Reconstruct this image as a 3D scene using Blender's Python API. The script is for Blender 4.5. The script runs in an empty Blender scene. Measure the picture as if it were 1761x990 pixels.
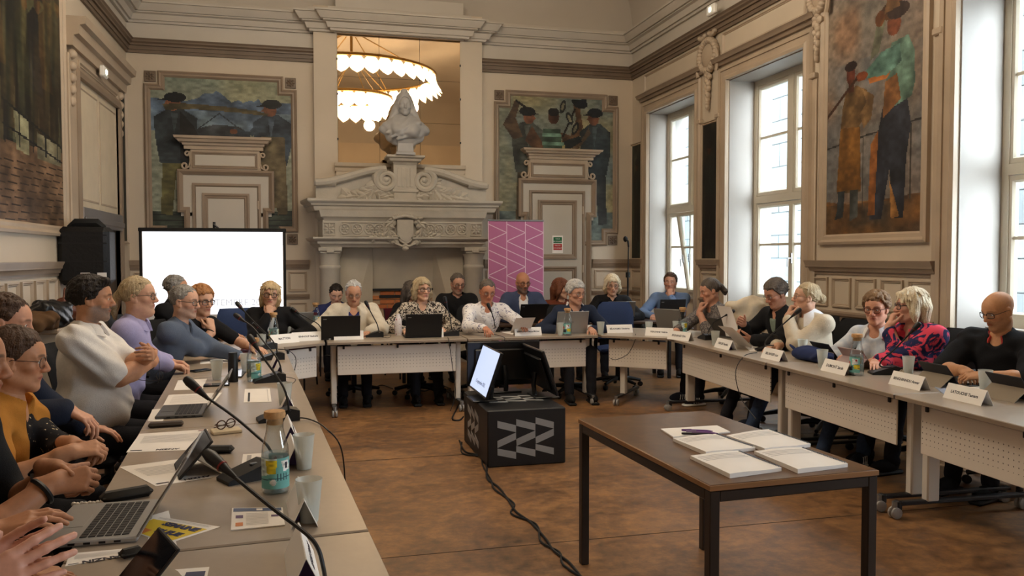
import bpy, bmesh, random
import numpy as np
from math import *
from mathutils import Vector as V, Matrix as Mx, Euler
# ---------------------------------------------------------------- camera, sky, light, exposure
SC = bpy.context.scene
COL = SC.collection
FPX = 1402.0; YAW = radians(14.19); PIT = radians(2.19); ROL = radians(-.086); CH = 1.54
cam = bpy.data.cameras.new('camera'); cam.sensor_width = 36; cam.lens = 36 * FPX / 1761; cam.clip_start = .05; cam.clip_end = 200
co = bpy.data.objects.new('camera', cam); COL.objects.link(co); co.location = (0, 0, CH)
co.rotation_mode = 'XYZ'
co.matrix_world = Mx.Translation((0, 0, CH)) @ Mx.Rotation(-YAW, 4, 'Z') @ Mx.Rotation(pi/2 - PIT, 4, 'X') @ Mx.Rotation(ROL, 4, 'Z')
SC.camera = co
wd = bpy.data.worlds.new('sky'); SC.world = wd; wd.use_nodes = True
bg = wd.node_tree.nodes['Background']; bg.inputs[0].default_value = (.86, .93, 1, 1); bg.inputs[1].default_value = 11
SC.view_settings.view_transform = 'Standard'; SC.view_settings.look = 'None'; SC.view_settings.gamma = 1; SC.view_settings.use_curve_mapping = False
SC.view_settings.exposure = 1.08
XL, XR, YB, YF, ZC = -2.37, 5.108, 12.3, -.5, 6.3
WINS = [(10.082, 11.673, 5.48), (7.62, 9.244, 5.53), (3.92, 5.537, 5.60)]   # y0, y1, pane plane x
for y0, y1, xw in WINS + [(.6, 2.2, 5.6)]:                         # light portals: they steer the sampling of the sky, they give no light of their own
    l = bpy.data.lights.new('portal', 'AREA'); l.shape = 'RECTANGLE'; l.size = 2.75; l.size_y = y1 - y0; l.cycles.is_portal = True
    o = bpy.data.objects.new('window_portal', l); COL.objects.link(o); o.location = (xw + .25, (y0+y1)/2, 2.3); o.rotation_euler = (0, pi/2, 0)
CHAND = (1.0, 6.3, 5.45); CHW = 7.0                                 # the ring chandelier the mirror shows, its lamp power
# ---------------------------------------------------------------- helpers
_f = V((sin(YAW)*cos(PIT), cos(YAW)*cos(PIT), -sin(PIT))); _r = V((cos(YAW), -sin(YAW), 0)); _u = _r.cross(_f)
_r2 = _r*cos(ROL) + _u*sin(ROL); _u2 = _u*cos(ROL) - _r*sin(ROL)
def W(px, py, X=None, Y=None, Z=None, d=None):
    "photo pixel -> point on the plane X=, Y= or Z= (or at depth d)"
    v = _f + _r2*((px-880.5)/FPX) - _u2*((py-495)/FPX)
    t = X/v.x if X is not None else Y/v.y if Y is not None else (Z-CH)/v.z if Z is not None else d
    return V((0, 0, CH)) + v*t
def lin(c):
    return tuple(((x/255+.055)/1.055)**2.4 if x > 10 else x/255/12.92 for x in c)
def setp(o, label=None, cat=None, group=None, kind=None):
    if label: o['label'] = label
    if cat: o['category'] = cat
    if group: o['group'] = group
    if kind: o['kind'] = kind
    return o
def thing(name, label, cat, loc=(0, 0, 0), rz=0, group=None, kind=None):
    o = bpy.data.objects.new(name, None); COL.objects.link(o); o.location = loc; o.rotation_euler = (0, 0, rz); o.empty_display_size = .1
    return setp(o, label, cat, group, kind)
def dup(root, loc=None, rz=None, label=None, group=None):
    r = root.copy(); COL.objects.link(r)
    if loc is not None: r.location = loc
    if rz is not None: r.rotation_euler = (0, 0, rz)
    setp(r, label, None, group)
    for ch in list(root.children):
        c = ch.copy(); COL.objects.link(c); c.parent = r
        for g in ch.children:
            d = g.copy(); COL.objects.link(d); d.parent = c
    return r
MATS = {}
def mat(name, c, rough=.6, metal=0, var=0, vs=6, bump=0, bs=40, spec=.5, emit=None, es=1, alpha=1, trans=0, ior=1.45, c2=None, coat=0, sheen=0, vdist=0, attr=False, lo=.3, hi=.7):
    "principled material; var/c2 = procedural noise colour variation, bump = noise relief"
    if name in MATS: return MATS[name]
    m = bpy.data.materials.new(name); m.use_nodes = True; nt = m.node_tree; N = nt.nodes; L = nt.links
    b = N['Principled BSDF']; col = lin(c) + (1,)
    b.inputs['Base Color'].default_value = col; b.inputs['Roughness'].default_value = rough; b.inputs['Metallic'].default_value = metal
    b.inputs['Specular IOR Level'].default_value = spec; b.inputs['IOR'].default_value = ior
    b.inputs['Transmission Weight'].default_value = trans; b.inputs['Alpha'].default_value = alpha
    b.inputs['Coat Weight'].default_value = coat; b.inputs['Sheen Weight'].default_value = sheen
    if emit: b.inputs['Emission Color'].default_value = lin(emit)+(1,); b.inputs['Emission Strength'].default_value = es
    src = None
    if attr:
        a = N.new('ShaderNodeAttribute'); a.attribute_name = 'Col'; src = a.outputs['Color']
    tc = N.new('ShaderNodeTexCoord')
    if var or c2:
        n = N.new('ShaderNodeTexNoise'); n.inputs['Scale'].default_value = vs; n.inputs['Detail'].default_value = 4; n.inputs['Distortion'].default_value = vdist
        L.new(tc.outputs['Object'], n.inputs['Vector'])
        mx = N.new('ShaderNodeMix'); mx.data_type = 'RGBA'
        rp = N.new('ShaderNodeMapRange'); rp.inputs[1].default_value = lo; rp.inputs[2].default_value = hi
        L.new(n.outputs['Fac'], rp.inputs[0]); L.new(rp.outputs[0], mx.inputs['Factor'])
        if c2: A, B = col, lin(c2)+(1,)
        else: A, B = tuple(x*(1-var) for x in col[:3])+(1,), tuple(min(1, x*(1+var)) for x in col[:3])+(1,)
        if src:
            mx.blend_type = 'MULTIPLY'; mx.inputs['Factor'].default_value = 1; L.remove(mx.inputs['Factor'].links[0])
            m2 = N.new('ShaderNodeMapRange'); m2.inputs[1].default_value = .3; m2.inputs[2].default_value = .7; m2.inputs[3].default_value = 1-var; m2.inputs[4].default_value = 1+var
            L.new(n.outputs['Fac'], m2.inputs[0]); L.new(src, mx.inputs['A']); L.new(m2.outputs[0], mx.inputs['B'])
        else:
            mx.inputs['A'].default_value = A; mx.inputs['B'].default_value = B
        src = mx.outputs['Result']
    if src: L.new(src, b.inputs['Base Color'])
    if bump:
        n2 = N.new('ShaderNodeTexNoise'); n2.inputs['Scale'].default_value = bs; n2.inputs['Detail'].default_value = 5; L.new(tc.outputs['Object'], n2.inputs['Vector'])
        bp = N.new('ShaderNodeBump'); bp.inputs['Strength'].default_value = bump; bp.inputs['Distance'].default_value = .01
        L.new(n2.outputs['Fac'], bp.inputs['Height']); L.new(bp.outputs['Normal'], b.inputs['Normal'])
    MATS[name] = m
    return m
def frame_of(d):
    d = V(d).normalized(); a = V((0, 0, 1)) if abs(d.z) < .95 else V((1, 0, 0))
    x = a.cross(d).normalized(); return x, d.cross(x), d
class MB:
    def __init__(s, M=None): s.v = []; s.f = []; s.mi = []; s.M = M; s.col = None
    def add(s, vs, fs, m=0, M=None):
        n = len(s.v)
        if M is not None: vs = [M @ V(p) for p in vs]
        if s.M is not None: vs = [s.M @ V(p) for p in vs]
        s.v += [tuple(p) for p in vs]; s.f += [tuple(i+n for i in q) for q in fs]; s.mi += [m]*len(fs)
        return s
    def box(s, c, d, b=0, m=0, M=None):
        x, y, z = d[0]/2, d[1]/2, d[2]/2
        T = Mx.Translation(c) if M is None else M @ Mx.Translation(c)
        if b <= 0:
            vs = [(i*x, j*y, k*z) for i in (-1, 1) for j in (-1, 1) for k in (-1, 1)]
            return s.add(vs, [(0, 1, 3, 2), (4, 6, 7, 5), (0, 4, 5, 1), (2, 3, 7, 6), (0, 2, 6, 4), (1, 5, 7, 3)], m, T)
        b = min(b, x*.99, y*.99, z*.99); vs = []; idx = {}
        for i in (-1, 1):
            for j in (-1, 1):
                for k in (-1, 1):
                    for a in range(3):
                        p = [i*x, j*y, k*z]
                        for q in range(3):
                            if q != a: p[q] -= (i, j, k)[q]*b
                        idx[(i, j, k, a)] = len(vs); vs.append(tuple(p))
        fs = []
        for a in range(3):
            o = [q for q in range(3) if q != a]
            for sg in (-1, 1):
                r = []
                for p, q in ((-1, -1), (1, -1), (1, 1), (-1, 1)):
                    t = [0, 0, 0]; t[a] = sg; t[o[0]] = p; t[o[1]] = q; r.append(idx[(t[0], t[1], t[2], a)])
                fs.append(tuple(r) if (sg > 0) == (a != 1) else tuple(r[::-1]))
        for a in range(3):          # edges along axis a
            o = [q for q in range(3) if q != a]
            for p in (-1, 1):
                for q in (-1, 1):
                    t0 = [0, 0, 0]; t1 = [0, 0, 0]; t0[a] = -1; t1[a] = 1
                    for t in (t0, t1): t[o[0]] = p; t[o[1]] = q
                    fs.append((idx[(*t0, o[0])], idx[(*t1, o[0])], idx[(*t1, o[1])], idx[(*t0, o[1])]))
        for i in (-1, 1):
            for j in (-1, 1):
                for k in (-1, 1): fs.append((idx[(i, j, k, 0)], idx[(i, j, k, 1)], idx[(i, j, k, 2)]))
        return s.add(vs, fs, m, T)
    def b2(s, p, q, b=0, m=0):
        return s.box([(p[i]+q[i])/2 for i in range(3)], [abs(p[i]-q[i]) for i in range(3)], b, m)
    def tube(s, pts, r, n=8, m=0, caps=True, closed=False):
        pts = [V(p) for p in pts]; k = len(pts); rs = r if isinstance(r, (list, tuple)) else [r]*k
        vs = []; fs = []; x = None
        for i, p in enumerate(pts):
            if closed: d = pts[(i+1) % k]-pts[i-1]
            else: d = pts[min(i+1, k-1)]-pts[max(i-1, 0)]
            if d.length < 1e-9: d = V((0, 0, 1))
            d.normalize()
            if x is None: x = frame_of(d)[0]
            x = (x-d*x.dot(d))
            x = x.normalized() if x.length > 1e-6 else frame_of(d)[0]
            y = d.cross(x)
            for j in range(n):
                a = 2*pi*j/n; vs.append(p+(x*cos(a)+y*sin(a))*rs[i])
        for i in range(k if closed else k-1):
            i2 = (i+1) % k
            for j in range(n): fs.append((i*n+j, i*n+(j+1) % n, i2*n+(j+1) % n, i2*n+j))
        if caps and not closed: fs += [tuple(range(n))[::-1], tuple((k-1)*n+j for j in range(n))]
        return s.add(vs, fs, m)
    def cyl(s, p, q, r, r2=None, n=16, m=0): return s.tube([p, q], [r, r if r2 is None else r2], n, m)
    def lathe(s, prof, c=(0, 0, 0), n=24, m=0, M=None, sx=1, sy=1):
        vs = []; fs = []; k = len(prof)
        for r, z in prof:
            for j in range(n): a = 2*pi*j/n; vs.append((c[0]+r*cos(a)*sx, c[1]+r*sin(a)*sy, c[2]+z))
        for i in range(k-1):
            for j in range(n): fs.append((i*n+j, i*n+(j+1) % n, (i+1)*n+(j+1) % n, (i+1)*n+j))
        if prof[0][0] > 1e-5: fs.append(tuple(range(n))[::-1])
        if prof[-1][0] > 1e-5: fs.append(tuple((k-1)*n+j for j in range(n)))
        return s.add(vs, fs, m, M)
    def sph(s, c, r, nu=14, nv=9, m=0, M=None):
        r = r if isinstance(r, (tuple, list)) else (r, r, r)
        vs = []; fs = []
        for i in range(nv+1):
            t = pi*i/nv
            for j in range(nu): a = 2*pi*j/nu; vs.append((r[0]*sin(t)*cos(a), r[1]*sin(t)*sin(a), r[2]*cos(t)))
        for i in range(nv):
            for j in range(nu): fs.append((i*nu+j, (i+1)*nu+j, (i+1)*nu+(j+1) % nu, i*nu+(j+1) % nu))
        T = Mx.Translation(c) if M is None else Mx.Translation(c) @ M
        return s.add(vs, fs, m, T)
    def prism(s, poly, h0, h1, m=0, M=None):
        n = len(poly); vs = [(p[0], p[1], h0) for p in poly]+[(p[0], p[1], h1) for p in poly]
        fs = [tuple(range(n))[::-1], tuple(range(n, 2*n))]+[(i, (i+1) % n, n+(i+1) % n, n+i) for i in range(n)]
        return s.add(vs, fs, m, M)
    def grid(s, fn, nu, nv, m=0, wrap=False):
        vs = [fn(i/(nu if wrap else max(nu-1, 1)), j/(nv-1)) for j in range(nv) for i in range(nu)]
        fs = [(j*nu+i, j*nu+(i+1) % nu, (j+1)*nu+(i+1) % nu, (j+1)*nu+i) for j in range(nv-1) for i in range(nu if wrap else nu-1)]
        return s.add(vs, fs, m)
    def sweep(s, path, prof, closed=False, m=0, cap=True):
        "path: (u, v) polyline; prof: (offset to the left of the path, w); result (u, v, w), mitred"
        P = [V((p[0], p[1])) for p in path]; k = len(P); vs = []; fs = []; q = len(prof)
        for i in range(k):
            a = P[i]-P[i-1] if (closed or i > 0) else P[1]-P[0]
            b = P[(i+1) % k]-P[i] if (closed or i < k-1) else P[-1]-P[-2]
            a = a.normalized(); b = b.normalized(); na = V((-a.y, a.x)); nb = V((-b.y, b.x)); n = na+nb
            n = n/max(.2, n.dot(na)) if n.length > 1e-6 else na
            for o, w in prof: vs.append((P[i].x+n.x*o, P[i].y+n.y*o, w))
        for i in range(k if closed else k-1):
            i2 = (i+1) % k
            for j in range(q-1): fs.append((i*q+j, i2*q+j, i2*q+j+1, i*q+j+1))
        if cap and not closed: fs += [tuple(range(q)), tuple((k-1)*q+j for j in range(q))[::-1]]
        return s.add(vs, fs, m)
    def obj(s, name, mats, parent=None, loc=None, smooth=40, label=None, cat=None, group=None, kind=None):
        me = bpy.data.meshes.new(name); me.from_pydata(s.v, [], s.f)
        for mt in (mats if isinstance(mats, (list, tuple)) else [mats]): me.materials.append(mt)
        if any(s.mi): me.polygons.foreach_set('material_index', s.mi)
        if smooth: me.shade_smooth(); me.set_sharp_from_angle(angle=radians(smooth))
        o = bpy.data.objects.new(name, me); COL.objects.link(o)
        if loc is not None: o.location = loc
        if parent is not None: o.parent = parent
        return setp(o, label, cat, group, kind)
    def fixn(s): return s
def meshcopy(o, parent, loc=None, M=None, name=None):
    c = o.copy(); COL.objects.link(c); c.parent = parent
    if name: c.name = name
    if M is not None: c.matrix_local = M
    elif loc is not None: c.location = loc
    return c
def text(s, size, mt, parent, M, name='lettering', align='CENTER', bold=0, ext=.0003):
    cu = bpy.data.curves.new(name, 'FONT'); cu.body = s; cu.size = size; cu.align_x = align; cu.align_y = 'CENTER'; cu.extrude = ext; cu.offset = bold; cu.resolution_u = 2
    tmp = bpy.data.objects.new(name, cu); me = bpy.data.meshes.new_from_object(tmp); bpy.data.objects.remove(tmp); me.materials.clear(); me.materials.append(mt)
    o = bpy.data.objects.new(name, me); COL.objects.link(o); o.parent = parent; o.matrix_local = M
    return o
def axes(o, x, y):
    "matrix whose local x, y run along the given directions, z = x cross y"
    x = V(x).normalized(); z = x.cross(V(y)).normalized(); y = z.cross(x)
    return Mx(((x.x, y.x, z.x, o[0]), (x.y, y.y, z.y, o[1]), (x.z, y.z, z.z, o[2]), (0, 0, 0, 1)))
# wall frames: (u, v, w) -> world; w points into the room
BACK = Mx(((1, 0, 0, 0), (0, 0, -1, YB), (0, 1, 0, 0), (0, 0, 0, 1)))
RIGHT = Mx(((0, 0, -1, XR), (1, 0, 0, 0), (0, 1, 0, 0), (0, 0, 0, 1)))
LEFT = Mx(((0, 0, 1, XL), (1, 0, 0, 0), (0, 1, 0, 0), (0, 0, 0, 1)))
def rect(u0, v0, u1, v1): return [(u0, v0), (u1, v0), (u1, v1), (u0, v1)]
# flat painted pictures: colours per vertex on a grid
class Canvas:
    def __init__(s, w, h, bgc, seed=1):
        s.w, s.h = w, h; s.a = np.zeros((h, w, 3)); s.a[:] = bgc; s.r = np.random.default_rng(seed)
        s.X, s.Y = np.meshgrid((np.arange(w)+.5)/w, (np.arange(h)+.5)/h)
    def noise(s, n, m=None):
        m = m or n
        g = s.r.random((m+2, n+2)); x = s.X*n; y = s.Y*m; i = x.astype(int); j = y.astype(int); fx = x-i; fy = y-j
        fx = fx*fx*(3-2*fx); fy = fy*fy*(3-2*fy)
        return (g[j, i]*(1-fx)+g[j, i+1]*fx)*(1-fy)+(g[j+1, i]*(1-fx)+g[j+1, i+1]*fx)*fy
    def wash(s, c, n=5, amt=.7, m=None, y0=0, y1=1):
        k = np.clip((s.noise(n, m)-.35)*2.2, 0, 1)*amt*((s.Y >= y0) & (s.Y <= y1)); s.a += (np.array(c)-s.a)*k[..., None]
    def grad(s, c, y0, y1, amt=1):
        k = np.clip((s.Y-y0)/(y1-y0), 0, 1)*amt; s.a += (np.array(c)-s.a)*k[..., None]
    def mask(s, pts):
        p = np.array(pts, float); x, y = s.X, s.Y; ins = np.zeros(x.shape, bool); j = len(p)-1
        for i in range(len(p)):
            xi, yi = p[i]; xj, yj = p[j]
            if yi != yj: ins ^= ((yi > y) != (yj > y)) & (x < (xj-xi)*(y-yi)/(yj-yi)+xi)
            j = i
        return ins
    def brush(s, k=.2, g=1.1):
        n = .6*s.noise(30, 70)+.4*s.noise(12, 24); s.a *= g*(1+k*2*(n-.5))[..., None]; m = s.a.mean(-1, keepdims=True); s.a = m+(s.a-m)*.85; s.a = np.clip((s.a-.42)*1.22+.385, .02, 1); return s
    def poly(s, pts, c, amt=1, var=.25, n=14):
        m = s.mask(pts); k = (1+var*(s.noise(n)-.5)*2)[..., None]; s.a = np.where(m[..., None], s.a*(1-amt)+np.array(c)*k*amt, s.a)
    def ell(s, cx, cy, rx, ry, c, amt=1, rot=0, var=.2):
        t = np.linspace(0, 2*pi, 20, endpoint=False); ca, sa = cos(rot), sin(rot)
        s.poly([(cx+rx*cos(q)*ca-ry*sin(q)*sa, cy+rx*cos(q)*sa+ry*sin(q)*ca) for q in t], c, amt, var)
    def line(s, pts, w, c, amt=1, asp=1):
        for (x0, y0), (x1, y1) in zip(pts[:-1], pts[1:]):
            dx, dy = x1-x0, y1-y0; l = hypot(dx, dy)+1e-9; nx, ny = -dy/l*w/2, dx/l*w/2*1
            s.poly([(x0+nx, y0+ny), (x1+nx, y1+ny), (x1-nx, y1-ny), (x0-nx, y0-ny)], c, amt, .1)
    def wrap(s, name, fn, mt, parent=None, **kw):
        "fn on arrays u, v (0..1) -> (..., 3)"
        return s.put(name, None, mt, parent, arr=fn, **kw)
    def put(s, name, fn, mt, parent=None, cut=None, arr=None, **kw):
        "fn(u, v) -> point, v = 0 at the top; cut = polygon kept"
        w, h = s.w, s.h
        u = np.arange(w+1)/w; v = np.arange(h+1)/h
        U, Vv = np.meshgrid(u, v)
        if arr is not None: pts = arr(U, Vv).reshape(-1, 3)
        else:
            p0, pu, pv, puv = [np.array(fn(a, b)) for a, b in ((0, 0), (1, 0), (0, 1), (1, 1))]; U = U[..., None]; Vv = Vv[..., None]
            pts = (p0*(1-U)*(1-Vv)+pu*U*(1-Vv)+pv*(1-U)*Vv+puv*U*Vv).reshape(-1, 3)
        j, i = np.mgrid[0:h, 0:w]; a = j*(w+1)+i
        q = np.stack([a, a+w+1, a+w+2, a+1], -1).reshape(-1, 4); c = np.clip(s.a, 0, 1).reshape(-1, 3)
        if cut is not None:
            k = s.mask(cut).reshape(-1); q = q[k]; c = c[k]
        c = np.where(c > .04045, ((c+.055)/1.055)**2.4, c/12.92)
        return npmesh(name, pts, q, mt, parent, facecol=c, smooth=False, **kw)
def npmesh(name, pts, quads, mt, parent=None, facecol=None, vcol=None, smooth=True, loc=None, label=None, cat=None, group=None, kind=None):
    me = bpy.data.meshes.new(name); nq = len(quads); k = quads.shape[1]
    me.vertices.add(len(pts)); me.vertices.foreach_set('co', np.ascontiguousarray(pts, np.float32).ravel())
    me.loops.add(nq*k); me.loops.foreach_set('vertex_index', np.ascontiguousarray(quads, np.int32).ravel())
    me.polygons.add(nq); me.polygons.foreach_set('loop_start', np.arange(nq, dtype=np.int32)*k)
    me.update(calc_edges=True)
    for x in (mt if isinstance(mt, (list, tuple)) else [mt]): me.materials.append(x)
    if facecol is not None:
        at = me.color_attributes.new('Col', 'FLOAT_COLOR', 'CORNER'); d = np.ones((nq*k, 4), np.float32); d[:, :3] = np.repeat(facecol, k, 0); at.data.foreach_set('color', d.ravel())
    if vcol is not None:
        at = me.color_attributes.new('Col', 'FLOAT_COLOR', 'POINT'); d = np.ones((len(pts), 4), np.float32); d[:, :3] = vcol; at.data.foreach_set('color', d.ravel())
    if smooth: me.shade_smooth()
    o = bpy.data.objects.new(name, me); COL.objects.link(o)
    if loc is not None: o.location = loc
    if parent is not None: o.parent = parent
    return setp(o, label, cat, group, kind)
# ---------------------------------------------------------------- materials of the room
CREAM = mat('cream wall paint', (194, 179, 158), .55, var=.06, vs=1.5, bump=.08, bs=90)
CREAM2 = mat('pale cream paint', (188, 179, 166), .5, var=.04, vs=2)
TAUPE = mat('taupe moulding paint', (142, 123, 104), .45, var=.1, vs=3)
TAUPE2 = mat('light taupe paint', (174, 155, 133), .45, var=.08, vs=3)
BROWN = mat('brown moulding paint', (108, 91, 75), .5, var=.12, vs=3)
STONE = mat('carved cream stone', (182, 173, 158), .65, var=.09, vs=5, bump=.12, bs=70)
MARBLE = mat('white marble', (166, 163, 160), .45, var=.06, vs=8)
WHITE = mat('white paint', (226, 222, 214), .45, var=.03, vs=3)
PVC = mat('window frame paint', (196, 188, 170), .4, var=.03)
BLACK = mat('black plastic', (18, 18, 20), .45, var=.2, vs=20)
BLACK2 = mat('matt black', (12, 12, 13), .7)
CHROME = mat('chrome', (190, 190, 190), .2, metal=1)
SILVER = mat('silver plastic', (150, 152, 154), .35, metal=.7, var=.04)
PAPER = mat('white paper', (238, 232, 226), .7, var=.02, vs=10)
PAINTED = mat('painted surface', (255, 255, 255), .6, attr=True, var=.1, vs=60)
PRINT = mat('printed surface', (255, 255, 255), .5, attr=True)
# ---------------------------------------------------------------- room shell
def floor_mat():
    m = bpy.data.materials.new('worn brown floor'); m.use_nodes = True; N = m.node_tree.nodes; L = m.node_tree.links; b = N['Principled BSDF']
    tc = N.new('ShaderNodeTexCoord'); mp = N.new('ShaderNodeMapping'); mp.inputs['Scale'].default_value = (1, 1.15, 1); L.new(tc.outputs['Object'], mp.inputs[0])
    n1 = N.new('ShaderNodeTexNoise'); n1.inputs['Scale'].default_value = 1.6; n1.inputs['Detail'].default_value = 9; n1.inputs['Roughness'].default_value = .68; n1.inputs['Distortion'].default_value = .6
    n2 = N.new('ShaderNodeTexNoise'); n2.inputs['Scale'].default_value = 11; n2.inputs['Detail'].default_value = 7; n2.inputs['Roughness'].default_value = .7
    for n in (n1, n2): L.new(mp.outputs[0], n.inputs['Vector'])
    r = N.new('ShaderNodeValToRGB'); e = r.color_ramp.elements
    e[0].position = .36; e[0].color = lin((64, 46, 31))+(1,); e[1].position = .66; e[1].color = lin((164, 119, 74))+(1,)
    k = e.new(.5); k.color = lin((117, 83, 53))+(1,)
    ad = N.new('ShaderNodeMath'); ad.operation = 'MULTIPLY_ADD'; ad.inputs[1].default_value = .55; L.new(n2.outputs['Fac'], ad.inputs[0])
    s2 = N.new('ShaderNodeMath'); s2.operation = 'MULTIPLY'; s2.inputs[1].default_value = .5; L.new(n1.outputs['Fac'], s2.inputs[0]); L.new(s2.outputs[0], ad.inputs[2])
    L.new(ad.outputs[0], r.inputs[0]); L.new(r.outputs[0], b.inputs['Base Color'])
    mr = N.new('ShaderNodeMapRange'); mr.inputs[3].default_value = .28; mr.inputs[4].default_value = .55; L.new(n2.outputs['Fac'], mr.inputs[0]); L.new(mr.outputs[0], b.inputs['Roughness'])
    return m
MB().b2((XL-.4, YF, -.1), (XR+.6, YB+.3, 0)).obj('floor', floor_mat(), kind='structure')
sm = MB()                                                             # old joints between the floor strips
for y in (4.15, 6.2): sm.b2((XL, y, .0), (XR, y+.006, .0012))
sm.obj('trim_1', mat('dark floor joint', (52, 36, 24), .7), kind='structure')
# ceiling with a deep cove
def cove():
    mb = MB(); prof = [(0, 4.93), (.02, 5.1)]+[(1.5*(1-cos(a)), 5.1+1.2*sin(a)) for a in np.linspace(.15, pi/2, 9)]
    def ring(d, z): return [(XL+d, YF+d, z), (XR-d, YF+d, z), (XR-d, YB-d, z), (XL+d, YB-d, z)]
    vs = []; fs = []
    for d, z in prof: vs += ring(d, z)
    for i in range(len(prof)-1):
        for j in range(4): fs.append((i*4+j, i*4+(j+1) % 4, i*4+4+(j+1) % 4, i*4+4+j))
    n = len(vs)-4; fs.append((n, n+1, n+2, n+3))
    return mb.add(vs, fs)
cove().obj('ceiling', mat('ceiling plaster', (184, 174, 160), .7, var=.05, vs=1), kind='structure')
MB().b2((XL-.4, YB, -.1), (XR+.6, YB+.3, 5.2)).obj('wall_back', CREAM, kind='structure')
MB().b2((XL-.4, YF-.3, -.1), (XR+.6, YF, 5.2)).obj('wall_front', CREAM, kind='structure')
MB().b2((XL-.4, YF, -.1), (XL, YB, 5.2)).obj('wall_left', CREAM, kind='structure')
mb = MB(); ZS, ZL = .93, 3.73
ys = [YF]
for y0, y1, xw in [(.6, 2.2, 5.6)]+WINS[::-1]: ys += [y0, y1]
ys.append(YB)
for i in range(0, len(ys), 2): mb.b2((XR, ys[i], -.1), (XR+.62, ys[i+1], 5.2))
for i in range(1, len(ys)-1, 2): mb.b2((XR, ys[i], ZL), (XR+.62, ys[i+1], 5.2)); mb.b2((XR+.36, ys[i], -.1), (XR+.62, ys[i+1], ZS))
mb.obj('wall_right', CREAM, kind='structure')
# white plaster reveals of the windows
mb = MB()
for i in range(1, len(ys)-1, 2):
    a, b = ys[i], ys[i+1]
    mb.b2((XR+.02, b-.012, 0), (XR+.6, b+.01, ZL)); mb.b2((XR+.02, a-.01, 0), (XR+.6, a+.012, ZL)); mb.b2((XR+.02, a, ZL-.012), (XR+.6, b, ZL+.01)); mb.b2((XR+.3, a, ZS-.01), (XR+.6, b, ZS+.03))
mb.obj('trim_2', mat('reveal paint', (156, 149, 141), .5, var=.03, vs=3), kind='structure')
# brown picture rail (back, left, right) and cornice
def run(M, u0, u1, prof, mt, name, m=0):
    mb = MB(M); mb.sweep([(u0, 0), (u1, 0)], prof); return mb.obj(name, mt, kind='structure', smooth=30)
RAIL = [(4.36, 0), (4.36, .03), (4.4, .035), (4.4, .05), (4.455, .05), (4.455, .075), (4.48, .075), (4.5, .1), (4.52, .1), (4.54, .115), (4.545, .115), (4.55, 0)]
CORN = [(4.77, 0), (4.77, .05), (4.80, .06), (4.80, .09), (4.87, .12), (4.885, .16), (4.90, .16), (4.90, .19), (4.965, .24), (4.985, .25), (4.99, .27), (5.01, .27), (5.02, .1), (5.1, .08), (5.12, 0)]
n = 3
for M, a, b in ((BACK, XL, .14), (BACK, 2.614, XR), (LEFT, YF, YB), (RIGHT, YF, YB)):
    run(M, a, b, RAIL, BROWN, 'trim_%d' % n); n += 1
for M, a, b in ((BACK, XL, XR), (LEFT, YF, YB), (RIGHT, YF, YB)):
    run(M, a, b, CORN, CREAM2, 'trim_%d' % n); n += 1
# pale frieze between rail and cornice
mb = MB()
mb.b2((XL, YB-.012, 4.55), (XR, YB+.01, 4.78)); mb.b2((XL-.01, YF, 4.55), (XL+.012, YB, 4.78)); mb.b2((XR-.012, YF, 4.55), (XR+.01, YB, 4.78))
mb.obj('trim_10', CREAM2, kind='structure')
# chimney breast with its stepped cornice
mb = MB(); mb.b2((.14, YB-.14, 0), (2.614, YB, 5.15))
mb.obj('trim_11', CREAM, kind='structure')
def ressaut(u0, u1, d):
    mb = MB(BACK)
    def ringp(o): return None
    pts = [(o[1]+d, o[0]) for o in CORN]
    vs = []; fs = []; k = len(pts)
    for w, z in pts:
        e = w-d
        vs += [(u0-e, z, .0), (u0-e, z, w), (u1+e, z, w), (u1+e, z, .0)]
    for i in range(k-1):
        for j in range(3): fs.append((i*4+j, i*4+j+1, i*4+5+j, i*4+4+j))
    return mb.add(vs, fs)
ressaut(.14, 2.614, .14).obj('trim_12', CREAM2, kind='structure', smooth=30)
ressaut(.43, 2.335, .24).obj('trim_13', CREAM2, kind='structure', smooth=30)
MB().b2((.45, YB-.24, 5.0), (2.31, YB, 5.3)).obj('trim_14', CREAM2, kind='structure')
# skirting boards
for nm, M, a, b in (('baseboard_back', BACK, XL, XR), ('baseboard_left', LEFT, YF, YB), ('baseboard_right', RIGHT, YF, YB)):
    run(M, a, b, [(0, 0), (0, .03), (.16, .03), (.19, .015), (.19, 0)], TAUPE, nm)
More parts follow.
